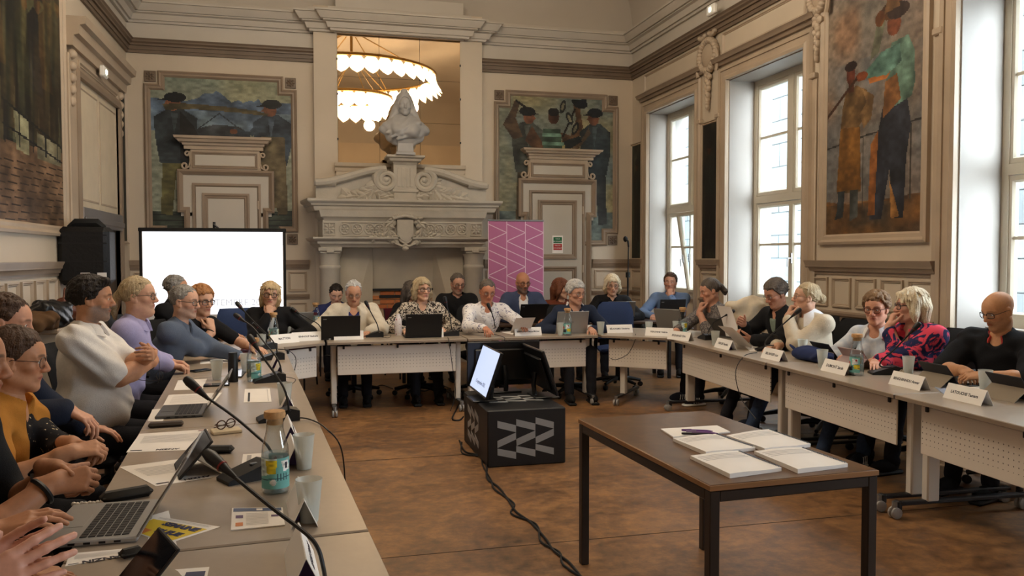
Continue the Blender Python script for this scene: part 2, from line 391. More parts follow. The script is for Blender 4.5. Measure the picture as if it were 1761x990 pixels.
# ---------------------------------------------------------------- wainscot: cap rail, rail and panels
CAP = [(1.36, 0), (1.36, .015), (1.39, .02), (1.39, .035), (1.42, .045), (1.435, .06), (1.45, .06), (1.49, .08), (1.5, .08), (1.5, .0)]
def moulded(M, u0, v0, u1, v1, name, parent, wdt=.035, dep=.022, mt=None, inset=0, field=None):
    mb = MB(M); s = wdt
    mb.sweep(rect(u0, v0, u1, v1), [(0, 0), (0, dep), (s*.35, dep*1.1), (s*.6, dep*.5), (s*.8, dep*.6), (s, .002), (s, -.004)], closed=True)
    mb.add([(u0+s, v0+s, .003), (u1-s, v0+s, .003), (u1-s, v1-s, .003), (u0+s, v1-s, .003)], [(0, 1, 2, 3)], 1)
    return mb.obj(name, [mt or TAUPE2, field or CREAM], parent, smooth=30)
def wainscot(M, u0, u1, nP, name, first=None, extra=0):
    r = thing(name, None, None, kind='structure'); mb = MB(M); mb.sweep([(u0, 0), (u1, 0)], CAP); mb.obj('cap_rail', TAUPE, r, smooth=30)
    mb = MB(M); mb.sweep([(u0, 0), (u1, 0)], [(.93, 0), (.93, .02), (.96, .025), (.96, .04), (.985, .045), (1.0, .02), (1.0, 0)]); mb.obj('dado_rail', TAUPE, r, smooth=30)
    w = (u1-u0)/nP
    for i in range(nP):
        a = u0+i*w+.05*min(1, w*2); b = u0+(i+1)*w-.05*min(1, w*2)
        moulded(M, a, 1.04, b, 1.33, 'panel', r); moulded(M, a, .26, b, .88, 'panel', r)
    return r
wainscot(RIGHT, 5.72, 7.5, 5, 'trim_15')
wainscot(RIGHT, 9.36, 9.95, 1, 'trim_16'); wainscot(RIGHT, 11.8, YB, 1, 'trim_17')
wainscot(RIGHT, 2.35, 3.8, 4, 'trim_18')
wainscot(LEFT, 3.0, 9.2, 17, 'trim_19')
wainscot(BACK, XL, -1.62, 1, 'trim_20'); wainscot(BACK, -.62, .05, 2, 'trim_21'); wainscot(BACK, 2.66, 3.05, 1, 'trim_22'); wainscot(BACK, 4.42, XR, 1, 'trim_23')
# ---------------------------------------------------------------- windows
GLASS = bpy.data.materials.new('window glass'); GLASS.use_nodes = True
nt = GLASS.node_tree; nt.nodes.remove(nt.nodes['Principled BSDF']); a_ = nt.nodes.new('ShaderNodeBsdfTransparent'); b_ = nt.nodes.new('ShaderNodeBsdfGlossy'); b_.inputs['Roughness'].default_value = .02
a_.inputs[0].default_value = (.93, .96, .97, 1); x_ = nt.nodes.new('ShaderNodeMixShader')
x_.inputs[0].default_value = .07
for p, q in ((a_.outputs[0], x_.inputs[1]), (b_.outputs[0], x_.inputs[2]), (x_.outputs[0], nt.nodes['Material Output'].inputs[0])): nt.links.new(p, q)
def casement(M, u0, v0, u1, v1, bar, parent, T=None, fw=.055):
    M = M @ T if T is not None else M
    mb = MB(M); c = [(0, 0), (0, .05), (fw*.7, .05), (fw, .03), (fw, 0)]
    mb.sweep(rect(u0, v0, u1, v1), c, closed=True)
    mb.b2((u0+fw, bar-.014, .01), (u1-fw, bar+.014, .04)); s = mb.obj('sash', PVC, parent, smooth=30)
    for a, b in ((v0+fw, bar-.014), (bar+.014, v1-fw)):
        mb = MB(M); mb.b2((u0+fw, a, .02), (u1-fw, b, .024)); mb.obj('pane', GLASS, s, smooth=0)
    return s
def window(k, y0, y1, xw, tilt=False):
    r = thing('window_%d' % k, None, None, kind='structure')
    M = Mx(((0, 0, -1, xw), (1, 0, 0, 0), (0, 1, 0, 0), (0, 0, 0, 1))); fw = .07; zt = 2.24; mid = (y0+y1)/2
    mb = MB(M); mb.sweep(rect(y0+.01, ZS+.03, y1-.01, ZL-.01), [(0, -.04), (0, .06), (fw, .06), (fw, -.04)], closed=True)
    mb.b2((y0+fw, zt-.045, -.02), (y1-fw, zt+.045, .065)); mb.b2((mid-.05, zt+.045, -.02), (mid+.05, ZL-fw, .065)); mb.obj('window_frame', PVC, r)
    for a, b in ((y0+fw, mid-.05), (mid+.05, y1-fw)): casement(M, a, zt+.05, b, ZL-fw-.01, zt+.05+(ZL-fw-zt)*.5, r)
    for i, (a, b) in enumerate(((y0+fw, mid), (mid, y1-fw))):
        T = None
        if tilt and i == 0: T = Mx.Translation((0, ZS+.1, .05)) @ Mx.Rotation(radians(-9), 4, 'X').inverted() @ Mx.Translation((0, -ZS-.1, 0))
        s = casement(M, a, ZS+.1, b, zt-.05, ZS+.1+(zt-ZS)*.5, r, T)
        if i == 0 or tilt:
            mb = MB(M @ T if T is not None else M); hx = b-.03 if i == 0 else a+.03
            mb.box((hx, 1.52, .058), (.03, .12, .015), .004); mb.tube([(hx, 1.52, .06), (hx, 1.52, .1), (hx, 1.42, .105)], .009, 6); mb.obj('handle', SILVER, s)
for k, (y0, y1, xw) in enumerate(WINS): window(k+1, y0, y1, xw, k == 0)
window(4, .6, 2.2, 5.6)
# mouldings round the window openings and the panels above
WARCH = [(0, .0), (0, .035), (.03, .045), (.055, .03), (.12, .03), (.12, .045), (.155, .055), (.17, .03), (.17, 0)]
for k, (y0, y1, xw) in enumerate(WINS):
    r = thing('trim_%d' % (24+k), None, None, kind='structure')
    mb = MB(RIGHT); mb.sweep([(y0, .0), (y0, ZL), (y1, ZL), (y1, .0)], [(o, w) for o, w in WARCH]); mb.obj('architrave', TAUPE2, r, smooth=30)
    mb = MB(RIGHT); mb.sweep([(y0-.25, 0), (y1+.25, 0)], [(3.93, 0), (3.93, .04), (3.97, .06), (3.97, .09), (4.0, .1), (4.02, .12), (4.03, 0)]); mb.obj('lintel_moulding', TAUPE, r, smooth=30)
    moulded(RIGHT, y0-.12, 4.06, y1+.12, 4.33, 'panel', r, mt=TAUPE2)
# ---------------------------------------------------------------- doors of the back wall
def U(x, y=300): return W(x, y, Y=YB).x
def Z(y, x=680): return W(x, y, Y=YB).z
DOORW = mat('door cream paint', (188, 179, 165), .45, var=.04, vs=2)
def scroll(M, parent, u, v, h, sgn, name='scroll'):
    pts = []
    for t in np.linspace(0, 1, 22):
        a = -pi/2+t*1.9*pi; r = h*.17*(1-.62*t); pts.append((u+sgn*(h*.30+r*cos(a)*1), v+h*.2+r*sin(a), .05))
    p2 = []
    for t in np.linspace(0, 1, 18):
        a = pi/2-t*1.7*pi; r = h*.13*(1-.6*t); p2.append((u+sgn*(h*.16+r*cos(a)), v+h*.83+r*sin(a), .05))
    mb = MB(M); mb.tube(pts[::-1]+[(u+sgn*h*.08, v+h*.16, .05), (u+sgn*.0, v+h*.5, .05), (u+sgn*h*.05, v+h*.9, .05)]+p2, h*.055, 6)
    mb.b2((u-sgn*.02, v, 0), (u+sgn*h*.07, v+h, .05))
    return mb.obj(name, TAUPE2, parent)
def back_door(k, x):
    cx = x['cx']; r = thing('door_%d' % k, None, None, kind='structure'); z = lambda y: Z(y, cx); M = BACK
    o0, o1 = U(x['sur'][0]), U(x['sur'][1]); zt = z(x['sur'][2]); ear = z(x['ear']); st = .085
    prof = [(0, 0), (0, .07), (.03, .085), (.055, .06), (.075, .045), (.075, 0)]
    path = [(o0+st, 0), (o0+st, ear), (o0, ear), (o0, zt), (o1, zt), (o1, ear), (o1-st, ear), (o1-st, 0)]
    mb = MB(M); mb.sweep(path, [(-a, w) for a, w in prof]); mb.obj('surround', TAUPE, r, smooth=30)
    MB(M).b2((o0+.04, ear-.05, 0), (o1-.04, zt-.03, .03)).b2((o0+st+.03, 0, 0), (o1-st-.03, ear, .03)).obj('casing', DOORW, r)
    i0, i1 = U(x['leaf'][0]), U(x['leaf'][1]); zi = z(x['leaf'][2])
    mb = MB(M); mb.sweep([(i0-.05, 0), (i0-.05, zi+.05), (i1+.05, zi+.05), (i1+.05, 0)], [(0, .028), (0, .05), (-.03, .055), (-.045, .04), (-.05, .028)]); mb.obj('door_frame', TAUPE, r, smooth=30)
    lf = MB(M).b2((i0, .02, .02), (i1, zi, .045)).obj('door_leaf', DOORW, r)
    p0, p1 = U(x['pan'][0]), U(x['pan'][1])
    T = Mx.Translation((0, 0, .043))
    for a, b in ((z(x['pan'][3]), z(x['pan'][2])), (.35, z(x['pan'][4]))): moulded(M @ T, p0, a, p1, b, 'panel', lf, .075, .025, TAUPE, field=DOORW)
    for zz in (zi-.25, 1.35, .35): MB(M).cyl((i1+.012, zz-.06, .052), (i1+.012, zz+.06, .052), .014, n=8).obj('hinge', TAUPE2, r)
    mb = MB(M); mb.cyl((i0+.05, 1.05, .045), (i0+.05, 1.05, .1), .012, n=8); mb.tube([(i0+.05, 1.05, .1), (i0+.16, 1.05, .1)], .01, 8); mb.obj('handle', SILVER, lf)
    # overdoor: box, panel, cornice, side scrolls
    b0, b1 = U(x['box'][0]), U(x['box'][1]); c0, c1 = U(x['cor'][0]), U(x['cor'][1]); zc0, zc1 = z(x['cor'][2]), z(x['cor'][3])
    MB(M).b2((b0, zt, 0), (b1, zc0+.02, .07)).obj('overdoor', TAUPE2, r)
    q0, q1, q2, q3 = U(x['inn'][0]), U(x['inn'][1]), z(x['inn'][2]), z(x['inn'][3])
    moulded(M @ Mx.Translation((0, 0, .07)), q0-.04, q3-.04, q1+.04, q2+.04, 'overdoor_panel', r, .04, .02, TAUPE, field=DOORW)
    h = zc1-zc0; pr = [(0, 0), (.0, .09), (.3*h, .09), (.32*h, .12), (.5*h, .13), (.55*h, .17), (.75*h, .19), (.8*h, .215), (h, .225), (h, 0)]
    mb = MB(M); vs = []; n = len(pr)
    for dz, w in pr:
        e = .225-w; e = min(e, .12); vs += [(c0+e, zc0+dz, 0), (c0+e, zc0+dz, w), (c1-e, zc0+dz, w), (c1-e, zc0+dz, 0)]
    mb.add(vs, [(i*4+j, i*4+j+1, i*4+5+j, i*4+4+j) for i in range(n-1) for j in range(3)]); mb.obj('cornice', TAUPE2, r, smooth=30)
    scroll(M, r, b0, zt, zc0-zt-.02, -1); scroll(M, r, b1, zt, zc0-zt-.02, 1)
    return r
back_door(1, dict(cx=388, sur=(305.5, 471.5, 293), ear=366, leaf=(337, 442, 322), pan=(348, 429, 333, 445, 458), box=(329, 447), cor=(302.7, 468.5, 259, 238), inn=(337, 439, 268, 286)))
back_door(2, dict(cx=960, sur=(890.5, 1023.6, 308), ear=373, leaf=(914.5, 999.5, 333.6), pan=(923.6, 990, 344.5, 445, 458), box=(909, 1008), cor=(894.5, 1029.5, 275, 258.5), inn=(915.5, 999, 286, 301)))
# safety notice on the right door
t = thing('door_notice', 'white notice with a green and a red block taped on the cream door', 'notice', W(959, 420, Y=YB-.05))
c = t.location; MB().box((0, 0, 0), (.175, .002, .275)).obj('sheet', PAPER, t)
for dz, cc, tx in ((.065, (28, 105, 62), ('VOUS', 'NE POUVEZ')), (-.04, (178, 44, 36), ('PAS OU', 'DOCUMENTS'))):
    MB().box((0, -.002, dz), (.14, .002, .095)).obj('colour_block', mat('notice %d' % cc[0], cc, .6), t)
    for i, s in enumerate(tx): text(s, .028, PAPER, t, Mx.Translation((0, -.0035, dz+.02-.04*i)) @ Mx.Rotation(pi/2, 4, 'X'))
# ---------------------------------------------------------------- murals
def stepped(u0, z0, u1, z1, s, b):
    "frame outline with a square bite at each corner; b = bottom corners bitten too"
    return [(u0+s, z0), (u1-s, z0), (u1-s, z0+s), (u1, z0+s), (u1, z1-s), (u1-s, z1-s), (u1-s, z1), (u0+s, z1), (u0+s, z1-s), (u0, z1-s), (u0, z0+s), (u0+s, z0+s)]
def rosette(M, u, v, s, parent):
    mb = MB(M); mb.box((u, v, .012), (s, s, .024), .004)
    for k in range(8):
        a = k*pi/4; mb.sph((u+cos(a)*s*.27, v+sin(a)*s*.27, .026), (s*.15, s*.1, .014), 8, 5, 0, Mx.Rotation(a, 4, 'Z'))
    mb.sph((u, v, .03), (s*.1, s*.1, .015), 8, 5); return mb.obj('rosette', BROWN, parent)
def worker(c, x, y, h, face, coat, legs, cap, skin=(.42, .28, .2), arm=None, w=1.0, asp=1.0):
    "painted figure: x centre, y top of cap, h height, face -1 left / 1 right"
    hw = h*.075*asp*w
    c.poly([(x-hw*.9, y+h*.5), (x+hw*1.0, y+h*.5), (x+hw*1.15, y+h*.97), (x+hw*.35, y+h*.98), (x, y+h*.62), (x-hw*.3, y+h*.98), (x-hw*1.1, y+h*.97)], legs)
    c.poly([(x-hw*.5, y+h*.13), (x+hw*.5, y+h*.13), (x+hw*1.5, y+h*.2), (x+hw*1.45, y+h*.4), (x+hw*1.1, y+h*.56), (x-hw*1.1, y+h*.56), (x-hw*1.35, y+h*.4), (x-hw*1.5, y+h*.2)], coat)
    c.poly([(x-hw*.3, y+h*.16), (x+hw*.2, y+h*.16), (x+hw*.1*face, y+h*.35)], np.array(coat)*1.4, .6)
    c.ell(x+face*hw*.15, y+h*.085, hw*.52, h*.062, skin)
    c.poly([(x+face*hw*.55, y+h*.07), (x+face*hw*.85, y+h*.1), (x+face*hw*.5, y+h*.11)], skin)
    c.ell(x, y+h*.04, hw*.75, h*.04, cap); c.poly([(x, y+h*.03), (x+face*hw*1.2, y+h*.062), (x+face*hw*.3, y+h*.07)], cap)
    if arm:
        for a in arm:
            c.line(a, h*.05, np.array(coat)*1.12); c.ell(a[-1][0], a[-1][1], hw*.3, h*.022, skin)
def back_mural(name, label, px, canvas):
    u0, u1 = U(px[0]), U(px[1]); cx = (px[0]+px[1])/2; z1, z0 = Z(px[2], cx), Z(px[3], cx); s = .185; fr = .085
    canvas.brush(); t = thing(name, label, 'mural', (0, 0, 0)); out = stepped(u0, z0, u1, z1, s, 1)
    mb = MB(BACK); mb.sweep(out, [(0, 0), (0, .03), (.02, .045), (.04, .03), (.06, .035), (.075, .02), (fr, .006), (fr, 0)], closed=True); mb.obj('frame', TAUPE, t, smooth=30)
    for a, b in ((u0+.085, z0+.085), (u1-.085, z0+.085), (u0+.085, z1-.085), (u1-.085, z1-.085)): rosette(BACK, a, b, .15, t)
    a0, a1, b0, b1 = u0+fr, u1-fr, z0+fr, z1-fr; w, h = a1-a0, b1-b0
    inner = stepped(0, 0, 1, 1, .18, 1)
    cut = [(u if abs(u-.5) > .49 else (s/w if u < .5 else 1-s/w), v if abs(v-.5) > .49 else (s/h if v < .5 else 1-s/h)) for u, v in inner]
    canvas.put('canvas', lambda u, v: (a0+u*w, YB-.006, b1-v*h), PAINTED, t, cut=cut)
    return t
c = Canvas(150, 170, (.42, .45, .40), 3)                              # left: two porters with a pole
c.grad((.47, .48, .42), 0, .12); c.wash((.55, .52, .38), 3, .5, 2, 0, .2)
c.poly([(0, .13), (.25, .14), (.33, .12), (.38, .085), (.43, .09), (.46, .07), (.5, .09), (.57, .14), (.62, .12), (.65, .14), (.7, .12), (.73, .13), (.76, .11), (.79, .14), (.9, .13), (1, .13), (1, .33), (0, .33)], (.30, .35, .41))
c.poly([(.1, .2), (.9, .2), (.9, .34), (.1, .34)], (.33, .38, .43), .8); c.wash((.45, .5, .5), 8, .5, 14, .2, .33)
c.line([(.3, .33), (.48, .21), (.66, .33)], .008, (.2, .22, .24))
c.poly([(.3, .4), (.32, .31), (.45, .28), (.62, .29), (.7, .34), (.72, .5), (.3, .5)], (.23, .24, .25))
c.poly([(0, .83), (1, .82), (1, 1), (0, 1)], (.27, .29, .25))
for k in range(5): c.line([(0, .85+.035*k), (1, .845+.035*k)], .006, (.17, .18, .16))
worker(c, .17, .09, .78, -1, (.20, .22, .23), (.36, .34, .22), (.10, .11, .13), w=1.75); c.poly([(.2, .2), (.3, .3), (.42, .5), (.3, .55), (.2, .5)], (.16, .15, .15)); c.poly([(.2, .5), (.33, .52), (.33, .85), (.24, .85)], (.12, .13, .15))
worker(c, .86, .11, .75, -1, (.21, .24, .27), (.33, .29, .21), (.15, .15, .15), w=1.7, arm=[[(.78, .25), (.7, .34), (.58, .32)]]); c.poly([(.78, .35), (.95, .35), (.97, .8), (.76, .8)], (.36, .32, .24))
c.poly([(.08, .165), (.22, .155), (.5, .165), (.75, .185), (.84, .205), (.8, .215), (.6, .2), (.3, .19), (.1, .2)], (.31, .28, .20))
back_mural('mural', 'framed mural of two porters carrying a pole, above the screen', (250, 512, 127, 421), c)
c = Canvas(130, 165, (.42, .43, .38), 5)                              # right: three smiths with a chain
c.wash((.52, .47, .33), 4, .7, 4); c.wash((.33, .38, .40), 5, .6, 4, 0, .6); c.poly([(0, .8), (1, .8), (1, 1), (0, 1)], (.33, .36, .34))
c.poly([(.3, .3), (.7, .3), (.7, .48), (.3, .48)], (.5, .43, .26), .7)
worker(c, .24, .07, .82, 1, (.25, .26, .24), (.30, .27, .22), (.12, .12, .13), w=1.5); c.poly([(.03, .2), (.1, .1), (.13, .03), (.18, .04), (.14, .15), (.2, .28), (.12, .3)], (.31, .25, .19)); c.line([(.14, .03), (.27, .1), (.3, .12)], .016, (.14, .12, .1))
c.poly([(.28, .2), (.36, .3), (.4, .38), (.33, .4), (.22, .3)], (.34, .25, .18))
c.poly([(.38, .22), (.53, .22), (.56, .48), (.37, .48)], (.25, .31, .26))
for k in range(4): c.poly([(.37, .25+.06*k), (.56, .25+.06*k), (.56, .275+.06*k), (.37, .275+.06*k)], (.36, .46, .40))
c.ell(.47, .13, .05, .055, (.3, .2, .14)); c.ell(.47, .1, .05, .03, (.14, .13, .13)); c.poly([(.53, .24), (.62, .26), (.67, .14), (.64, .04), (.7, .05), (.73, .2), (.68, .3), (.55, .31)], (.33, .25, .18))
c.line([(.55, .27), (.66, .07)], .016, (.14, .12, .1)); c.poly([(.62, .01), (.76, .0), (.77, .05), (.73, .07), (.66, .06)], (.13, .14, .16))
for (x, y, r_) in ((.55, .06, .4), (.61, .14, -.5), (.66, .21, .5)): c.ell(x, y, .026, .05, (.16, .17, .17), 1, r_); c.ell(x, y, .012, .03, (.44, .42, .34), 1, r_)
worker(c, .84, .06, .85, -1, (.19, .21, .21), (.20, .20, .19), (.12, .13, .14), w=1.45); c.poly([(.8, .24), (.68, .36), (.6, .34), (.6, .31), (.7, .31), (.78, .2)], (.34, .28, .22)); c.poly([(.56, .3), (.7, .26), (.72, .3), (.62, .35), (.57, .35)], (.16, .18, .18))
back_mural('mural', 'framed mural of three smiths with hammer and chain, above the pink banner', (849.5, 1062, 159, 422), c)
def wall_mural(name, label, M, u0, z0, u1, z1, canvas, fr=.1, flip=False, dep=.05):
    canvas.brush(); t = thing(name, label, 'mural'); mb = MB(M)
    if fr: mb.sweep(rect(u0-fr, z0-fr, u1+fr, z1+fr), [(0, 0), (0, dep*.8), (fr*.25, dep), (fr*.5, dep*.55), (fr*.8, dep*.6), (fr, .012), (fr, 0)], closed=True); mb.obj('frame', TAUPE2, t, smooth=30)
    a, b = (u1, u0) if flip else (u0, u1)
    canvas.put('canvas', lambda u, v: tuple(M @ V((a+(b-a)*u, z1-(z1-z0)*v, .008))), PAINTED, t); return t
c = Canvas(130, 230, (.42, .39, .36), 8)                              # right wall: two dockers before smoke
c.wash((.30, .31, .31), 3, .8, 5, 0, .6); c.wash((.56, .40, .28), 4, .55, 6); c.wash((.36, .37, .38), 6, .6, 5, .3, .9); c.wash((.5, .46, .4), 7, .5, 6, .0, .5)
c.poly([(0, .86), (.3, .88), (.6, .87), (1, .86), (1, 1), (0, 1)], (.36, .27, .18)); c.wash((.22, .22, .22), 6, .8, 12, .88, 1); c.wash((.52, .36, .18), 8, .6, 14, .87, 1)
c.line([(0, .635), (.45, .61), (1, .59)], .007, (.22, .21, .2)); c.line([(.42, .61), (.42, .9)], .012, (.22, .21, .2)); c.line([(.9, .6), (.9, .88)], .012, (.24, .22, .2))
c.poly([(.22, .41), (.34, .4), (.45, .43), (.5, .5), (.38, .56), (.4, .83), (.13, .83), (.15, .6), (.18, .48)], (.37, .29, .19))
c.poly([(.16, .56), (.38, .57), (.4, .82), (.12, .82)], (.41, .29, .14)); c.poly([(.14, .82), (.22, .82), (.2, .93), (.1, .94), (.13, .9)], (.2, .22, .23)); c.poly([(.28, .82), (.37, .82), (.37, .93), (.28, .95)], (.25, .26, .25))
c.poly([(.4, .42), (.53, .46), (.5, .55), (.42, .58), (.38, .52), (.45, .48)], (.42, .33, .22)); c.ell(.27, .35, .05, .042, (.36, .2, .14)); c.ell(.27, .315, .07, .02, (.2, .14, .13)); c.poly([(.24, .37), (.31, .37), (.31, .42), (.25, .42)], (.34, .2, .13))
c.poly([(.62, .52), (.86, .5), (.9, .6), (.86, .72), (.84, .95), (.72, .95), (.7, .75), (.62, .95), (.5, .95), (.52, .72), (.58, .6)], (.19, .20, .23)); c.poly([(.5, .65), (.58, .6), (.55, .93), (.48, .93)], (.45, .29, .15)); c.poly([(.7, .8), (.76, .88), (.8, .94), (.72, .95)], (.5, .36, .2))
c.poly([(.64, .36), (.7, .28), (.86, .27), (.92, .33), (.93, .45), (.9, .5), (.62, .54), (.66, .45)], (.33, .42, .37)); c.poly([(.64, .42), (.76, .4), (.8, .5), (.62, .56)], (.46, .32, .19))
c.poly([(.42, .36), (.6, .3), (.78, .29), (.8, .36), (.64, .4), (.46, .39)], (.31, .42, .38)); c.poly([(.46, .385), (.66, .395), (.7, .38), (.66, .41), (.48, .41)], (.56, .35, .18)); c.ell(.39, .37, .07, .018, (.45, .25, .14))
c.poly([(.48, .32), (.55, .18), (.63, .15), (.63, .2), (.57, .3)], (.36, .36, .3)); c.line([(.0, .5), (.34, .37)], .016, (.27, .18, .12))
c.ell(.72, .21, .07, .045, (.4, .24, .16)); c.ell(.7, .155, .12, .035, (.34, .24, .15)); c.ell(.76, .165, .11, .03, (.22, .17, .15)); c.poly([(.62, .16), (.66, .09), (.74, .08), (.78, .15)], (.36, .27, .18)); c.ell(.58, .17, .05, .03, (.42, .27, .15))
mz = W(1500, 404, X=XR).z
wall_mural('mural', 'tall framed mural of two dockers between the two nearest windows', RIGHT, 5.92, mz+.02, 7.22, 4.1, c, flip=True)
c = Canvas(110, 190, (.27, .25, .19), 11)                             # left wall: crowd of dark figures at a rail
c.wash((.30, .26, .18), 5, .6, 4); c.wash((.23, .27, .23), 6, .7, 3); c.wash((.35, .33, .22), 7, .5, 5, 0, .35)
for k in range(9): worker(c, .05+.115*k, .05+.03*((k*7) % 4), .72, (-1)**k, [(.13, .14, .14), (.2, .2, .15), (.11, .12, .15), (.22, .17, .12)][k % 4], (.14, .13, .12), (.1, .1, .1), (.30, .2, .13), w=1.2)
c.wash((.42, .38, .25), 34, .55, 4, 0, .72); c.wash((.12, .15, .13), 26, .5, 3, .05, .75); c.wash((.36, .28, .18), 18, .4, 5, 0, .7); c.poly([(0, .76), (1, .70), (1, 1), (0, 1)], (.38, .30, .23))
for k in range(9): c.line([(0, .82+.025*k), (1, .77+.025*k)], .004, (.24, .19, .15))
c.poly([(.5, .62), (.64, .63), (.64, .76), (.52, .75)], (.44, .43, .34)); c.poly([(.72, .66), (.98, .68), (.98, .76), (.72, .76)], (.42, .4, .32))
c.line([(.4, .6), (1, .68)], .01, (.12, .13, .14)); c.line([(.4, .68), (1, .74)], .008, (.12, .13, .14))
for k in range(5): c.line([(.42+.13*k, .6+.017*k), (.42+.13*k, .74)], .012, (.12, .13, .14))
wall_mural('mural', 'large dark mural of a crowd at a rail on the left wall', LEFT, 6.3, W(105, 398, X=XL).z+.05, 9.1, 4.3, c)
def strip(seed, tone):
    c = Canvas(24, 110, tone, seed); c.wash((.12, .13, .12), 3, .8, 6); c.wash((.3, .27, .2), 3, .4, 8); worker(c, .5, .12, .75, 1, (.12, .14, .13), (.1, .1, .1), (.08, .08, .09), (.25, .17, .12), w=4); return c
def strip_mural(label, M, u0, u1, z0, z1, seed, tone): return wall_mural('mural', label, M, u0, z0, u1, z1, strip(seed, tone), .035, dep=.04)
strip_mural('narrow dark mural beside the left corner, past the wall speaker', LEFT, 11.66, 12.1, Z(415, 218), 4.0, 2, (.18, .2, .2))
strip_mural('narrow green mural in the right corner, before the far window', RIGHT, 11.9, 12.28, W(1095, 447, X=XR).z+.03, W(1095, 250, X=XR).z, 4, (.2, .24, .2))
strip_mural('narrow dark mural on the pier between the two far windows', RIGHT, 9.47, 9.9, W(1220, 447, X=XR).z+.02, W(1222, 213, X=XR).z, 6, (.13, .13, .13))
# carved cartouches on the window piers (right wall)
def cartouche(u, z, w, h, name, label):
    t = thing(name, label, 'wall ornament', (XR, u, z)); M = Mx.Translation((-XR, -u, -z)) @ RIGHT
    mb = MB(M)
    for k in range(24):
        a = k*2*pi/24; mb.sph((u+cos(a)*w*.42, z+sin(a)*h*.2+h*.25, .05), (.05, .05, .05), 7, 5)
    for s in (-1, 1):
        mb.tube([(u+s*(w*.42+.05*sin(q*2)*0)+s*.06*cos(q), z+h*.25+.07*s*0+.25*h*(q/3-.5)+.05*sin(q), .06) for q in np.linspace(-1, 4, 14)], .025, 6)
        for q in range(5): mb.sph((u+s*(.06+.035*q), z+h*.5+.02*(2-q)**2*.3, .06), (.04, .035, .035), 7, 5)
    mb.obj('scrollwork', TAUPE2, t)
    MB(M).sph((u, z+h*.25, .04), (w*.33, h*.17, .05), 18, 10).obj('medallion', TAUPE2, t)
    mb = MB(M)
    for k in range(16):
        f = k/16; mb.sph((u+.05*sin(k*2.4)*(1-f), z+h*.02-h*.5*f, .05), (.05*(1-f*.7), .045, .035), 7, 5)
    mb.obj('drop', TAUPE2, t); return t
cartouche(9.68, W(1222, 112, X=XR).z-.12, .5, .95, 'cartouche', 'carved cartouche on the pier between the two far windows')
cartouche(7.35, W(1390, 20, X=XR).z-.12, .3, .95, 'cartouche', 'carved cartouche beside the top of the docker mural')
for k, (y, zt) in enumerate(((9.93, 3.35), (9.43, 3.35), (7.44, 3.42), (5.72, 3.42))):
    mb = MB(RIGHT); mb.b2((y-.05, .2 if k > 1 else 1.5, 0), (y+.05, zt, .03), .008); mb.b2((y-.055, zt-.06, 0), (y+.055, zt, .06), .01); mb.obj('trim_%d' % (27+k), TAUPE2, kind='structure')
# emergency lights
def exit_lamp(M, u, z, label):
    t = thing('emergency_light', label, 'emergency light', tuple(M @ V((u, z, 0)))); T = Mx.Translation(-t.location) @ M
    MB(T).box((u, z, .03), (.2, .13, .06), .015).obj('housing', WHITE, t); MB(T).box((u, z, .062), (.05, .05, .01), .004).obj('lens', mat('lamp lens', (250, 255, 240), .4, emit=(240, 255, 235), es=6), t)
p = W(157, 123, X=XL); exit_lamp(LEFT @ Mx.Translation((0, 0, .1)), p.y, p.z, 'small white emergency light above the left wall door')
p = W(1227, 17, X=XR-.15); exit_lamp(RIGHT @ Mx.Translation((0, 0, .14)), p.y, p.z, 'small white emergency light on the right wall cornice')
# ---------------------------------------------------------------- door in the left wall with shutter box
r = thing('door_3', None, None, kind='structure'); M = LEFT; d0, d1 = 9.52, 11.42
zb = W(150, 360, X=XL).z; zt = W(160, 160, X=XL).z
mb = MB(M); mb.b2((9.17, 0, 0), (d0, 3.62, .07), .01); mb.b2((d1, 0, 0), (11.58, 3.62, .07), .01); mb.obj('pilaster', TAUPE2, r)
z0 = W(113, 82, X=XL).z; zc = W(113, 33, X=XL).z
MB(M).b2((9.3, zt+.02, 0), (11.5, z0+.1, .06)).obj('overdoor', TAUPE2, r)
h = zc-z0; mb = MB(M); mb.sweep([(9.2, 0), (11.75, 0)], [(z0, .0), (z0, .1), (z0+.35*h, .11), (z0+.4*h, .16), (z0+.7*h, .17), (z0+.75*h, .22), (zc, .23), (zc, 0)]); mb.obj('cornice', TAUPE2, r, smooth=30)
for uu, sg in ((9.26, 1), (11.5, -1)):
    mb = MB(M)
    for q in range(5): mb.sph((uu, z0-.08-.12*q, .075), (.05, .055, .05-.004*q), 8, 6)
    mb.obj('console', TAUPE2, r)
moulded(M @ Mx.Translation((0, 0, .055)), 9.5, W(128, 120, X=XL).z-.06, 11.35, z0-.08, 'overdoor_panel', r, .06, .03)
mb = MB(M); mb.sweep([(d0, 0), (d0, zt), (d1, zt), (d1, 0)], [(0, 0), (0, .09), (.05, .1), (.1, .08), (.1, 0)]); mb.obj('door_frame', TAUPE, r, smooth=30)
for k in range(2):
    a = d0+(d1-d0)*k/2; b = d0+(d1-d0)*(k+1)/2
    lf = MB(M).b2((a+.006, zb, .01), (b-.006, zt, .04)).obj('shutter_leaf', mat('warm shutter paint', (206, 190, 164), .5, var=.05), r)
    moulded(M @ Mx.Translation((0, 0, .04)), a+.05, zb+.08, b-.05, zt-.08, 'panel', lf, .02, .008, TAUPE2, field=MATS['warm shutter paint'])
mb = MB(M); mb.b2((d0, zb-.2, .0), (d1, zb, .1), .01); mb.b2((d0, zb-.16, .1), (d1, zb-.1, .12), .006); mb.obj('shutter_box', mat('grey metal', (150, 148, 150), .35, metal=.6), r)
MB(M).b2((d0, 0, .004), (d1, zb-.2, .01)).obj('doorway', mat('dark doorway', (70, 58, 48), .6, var=.2), r)
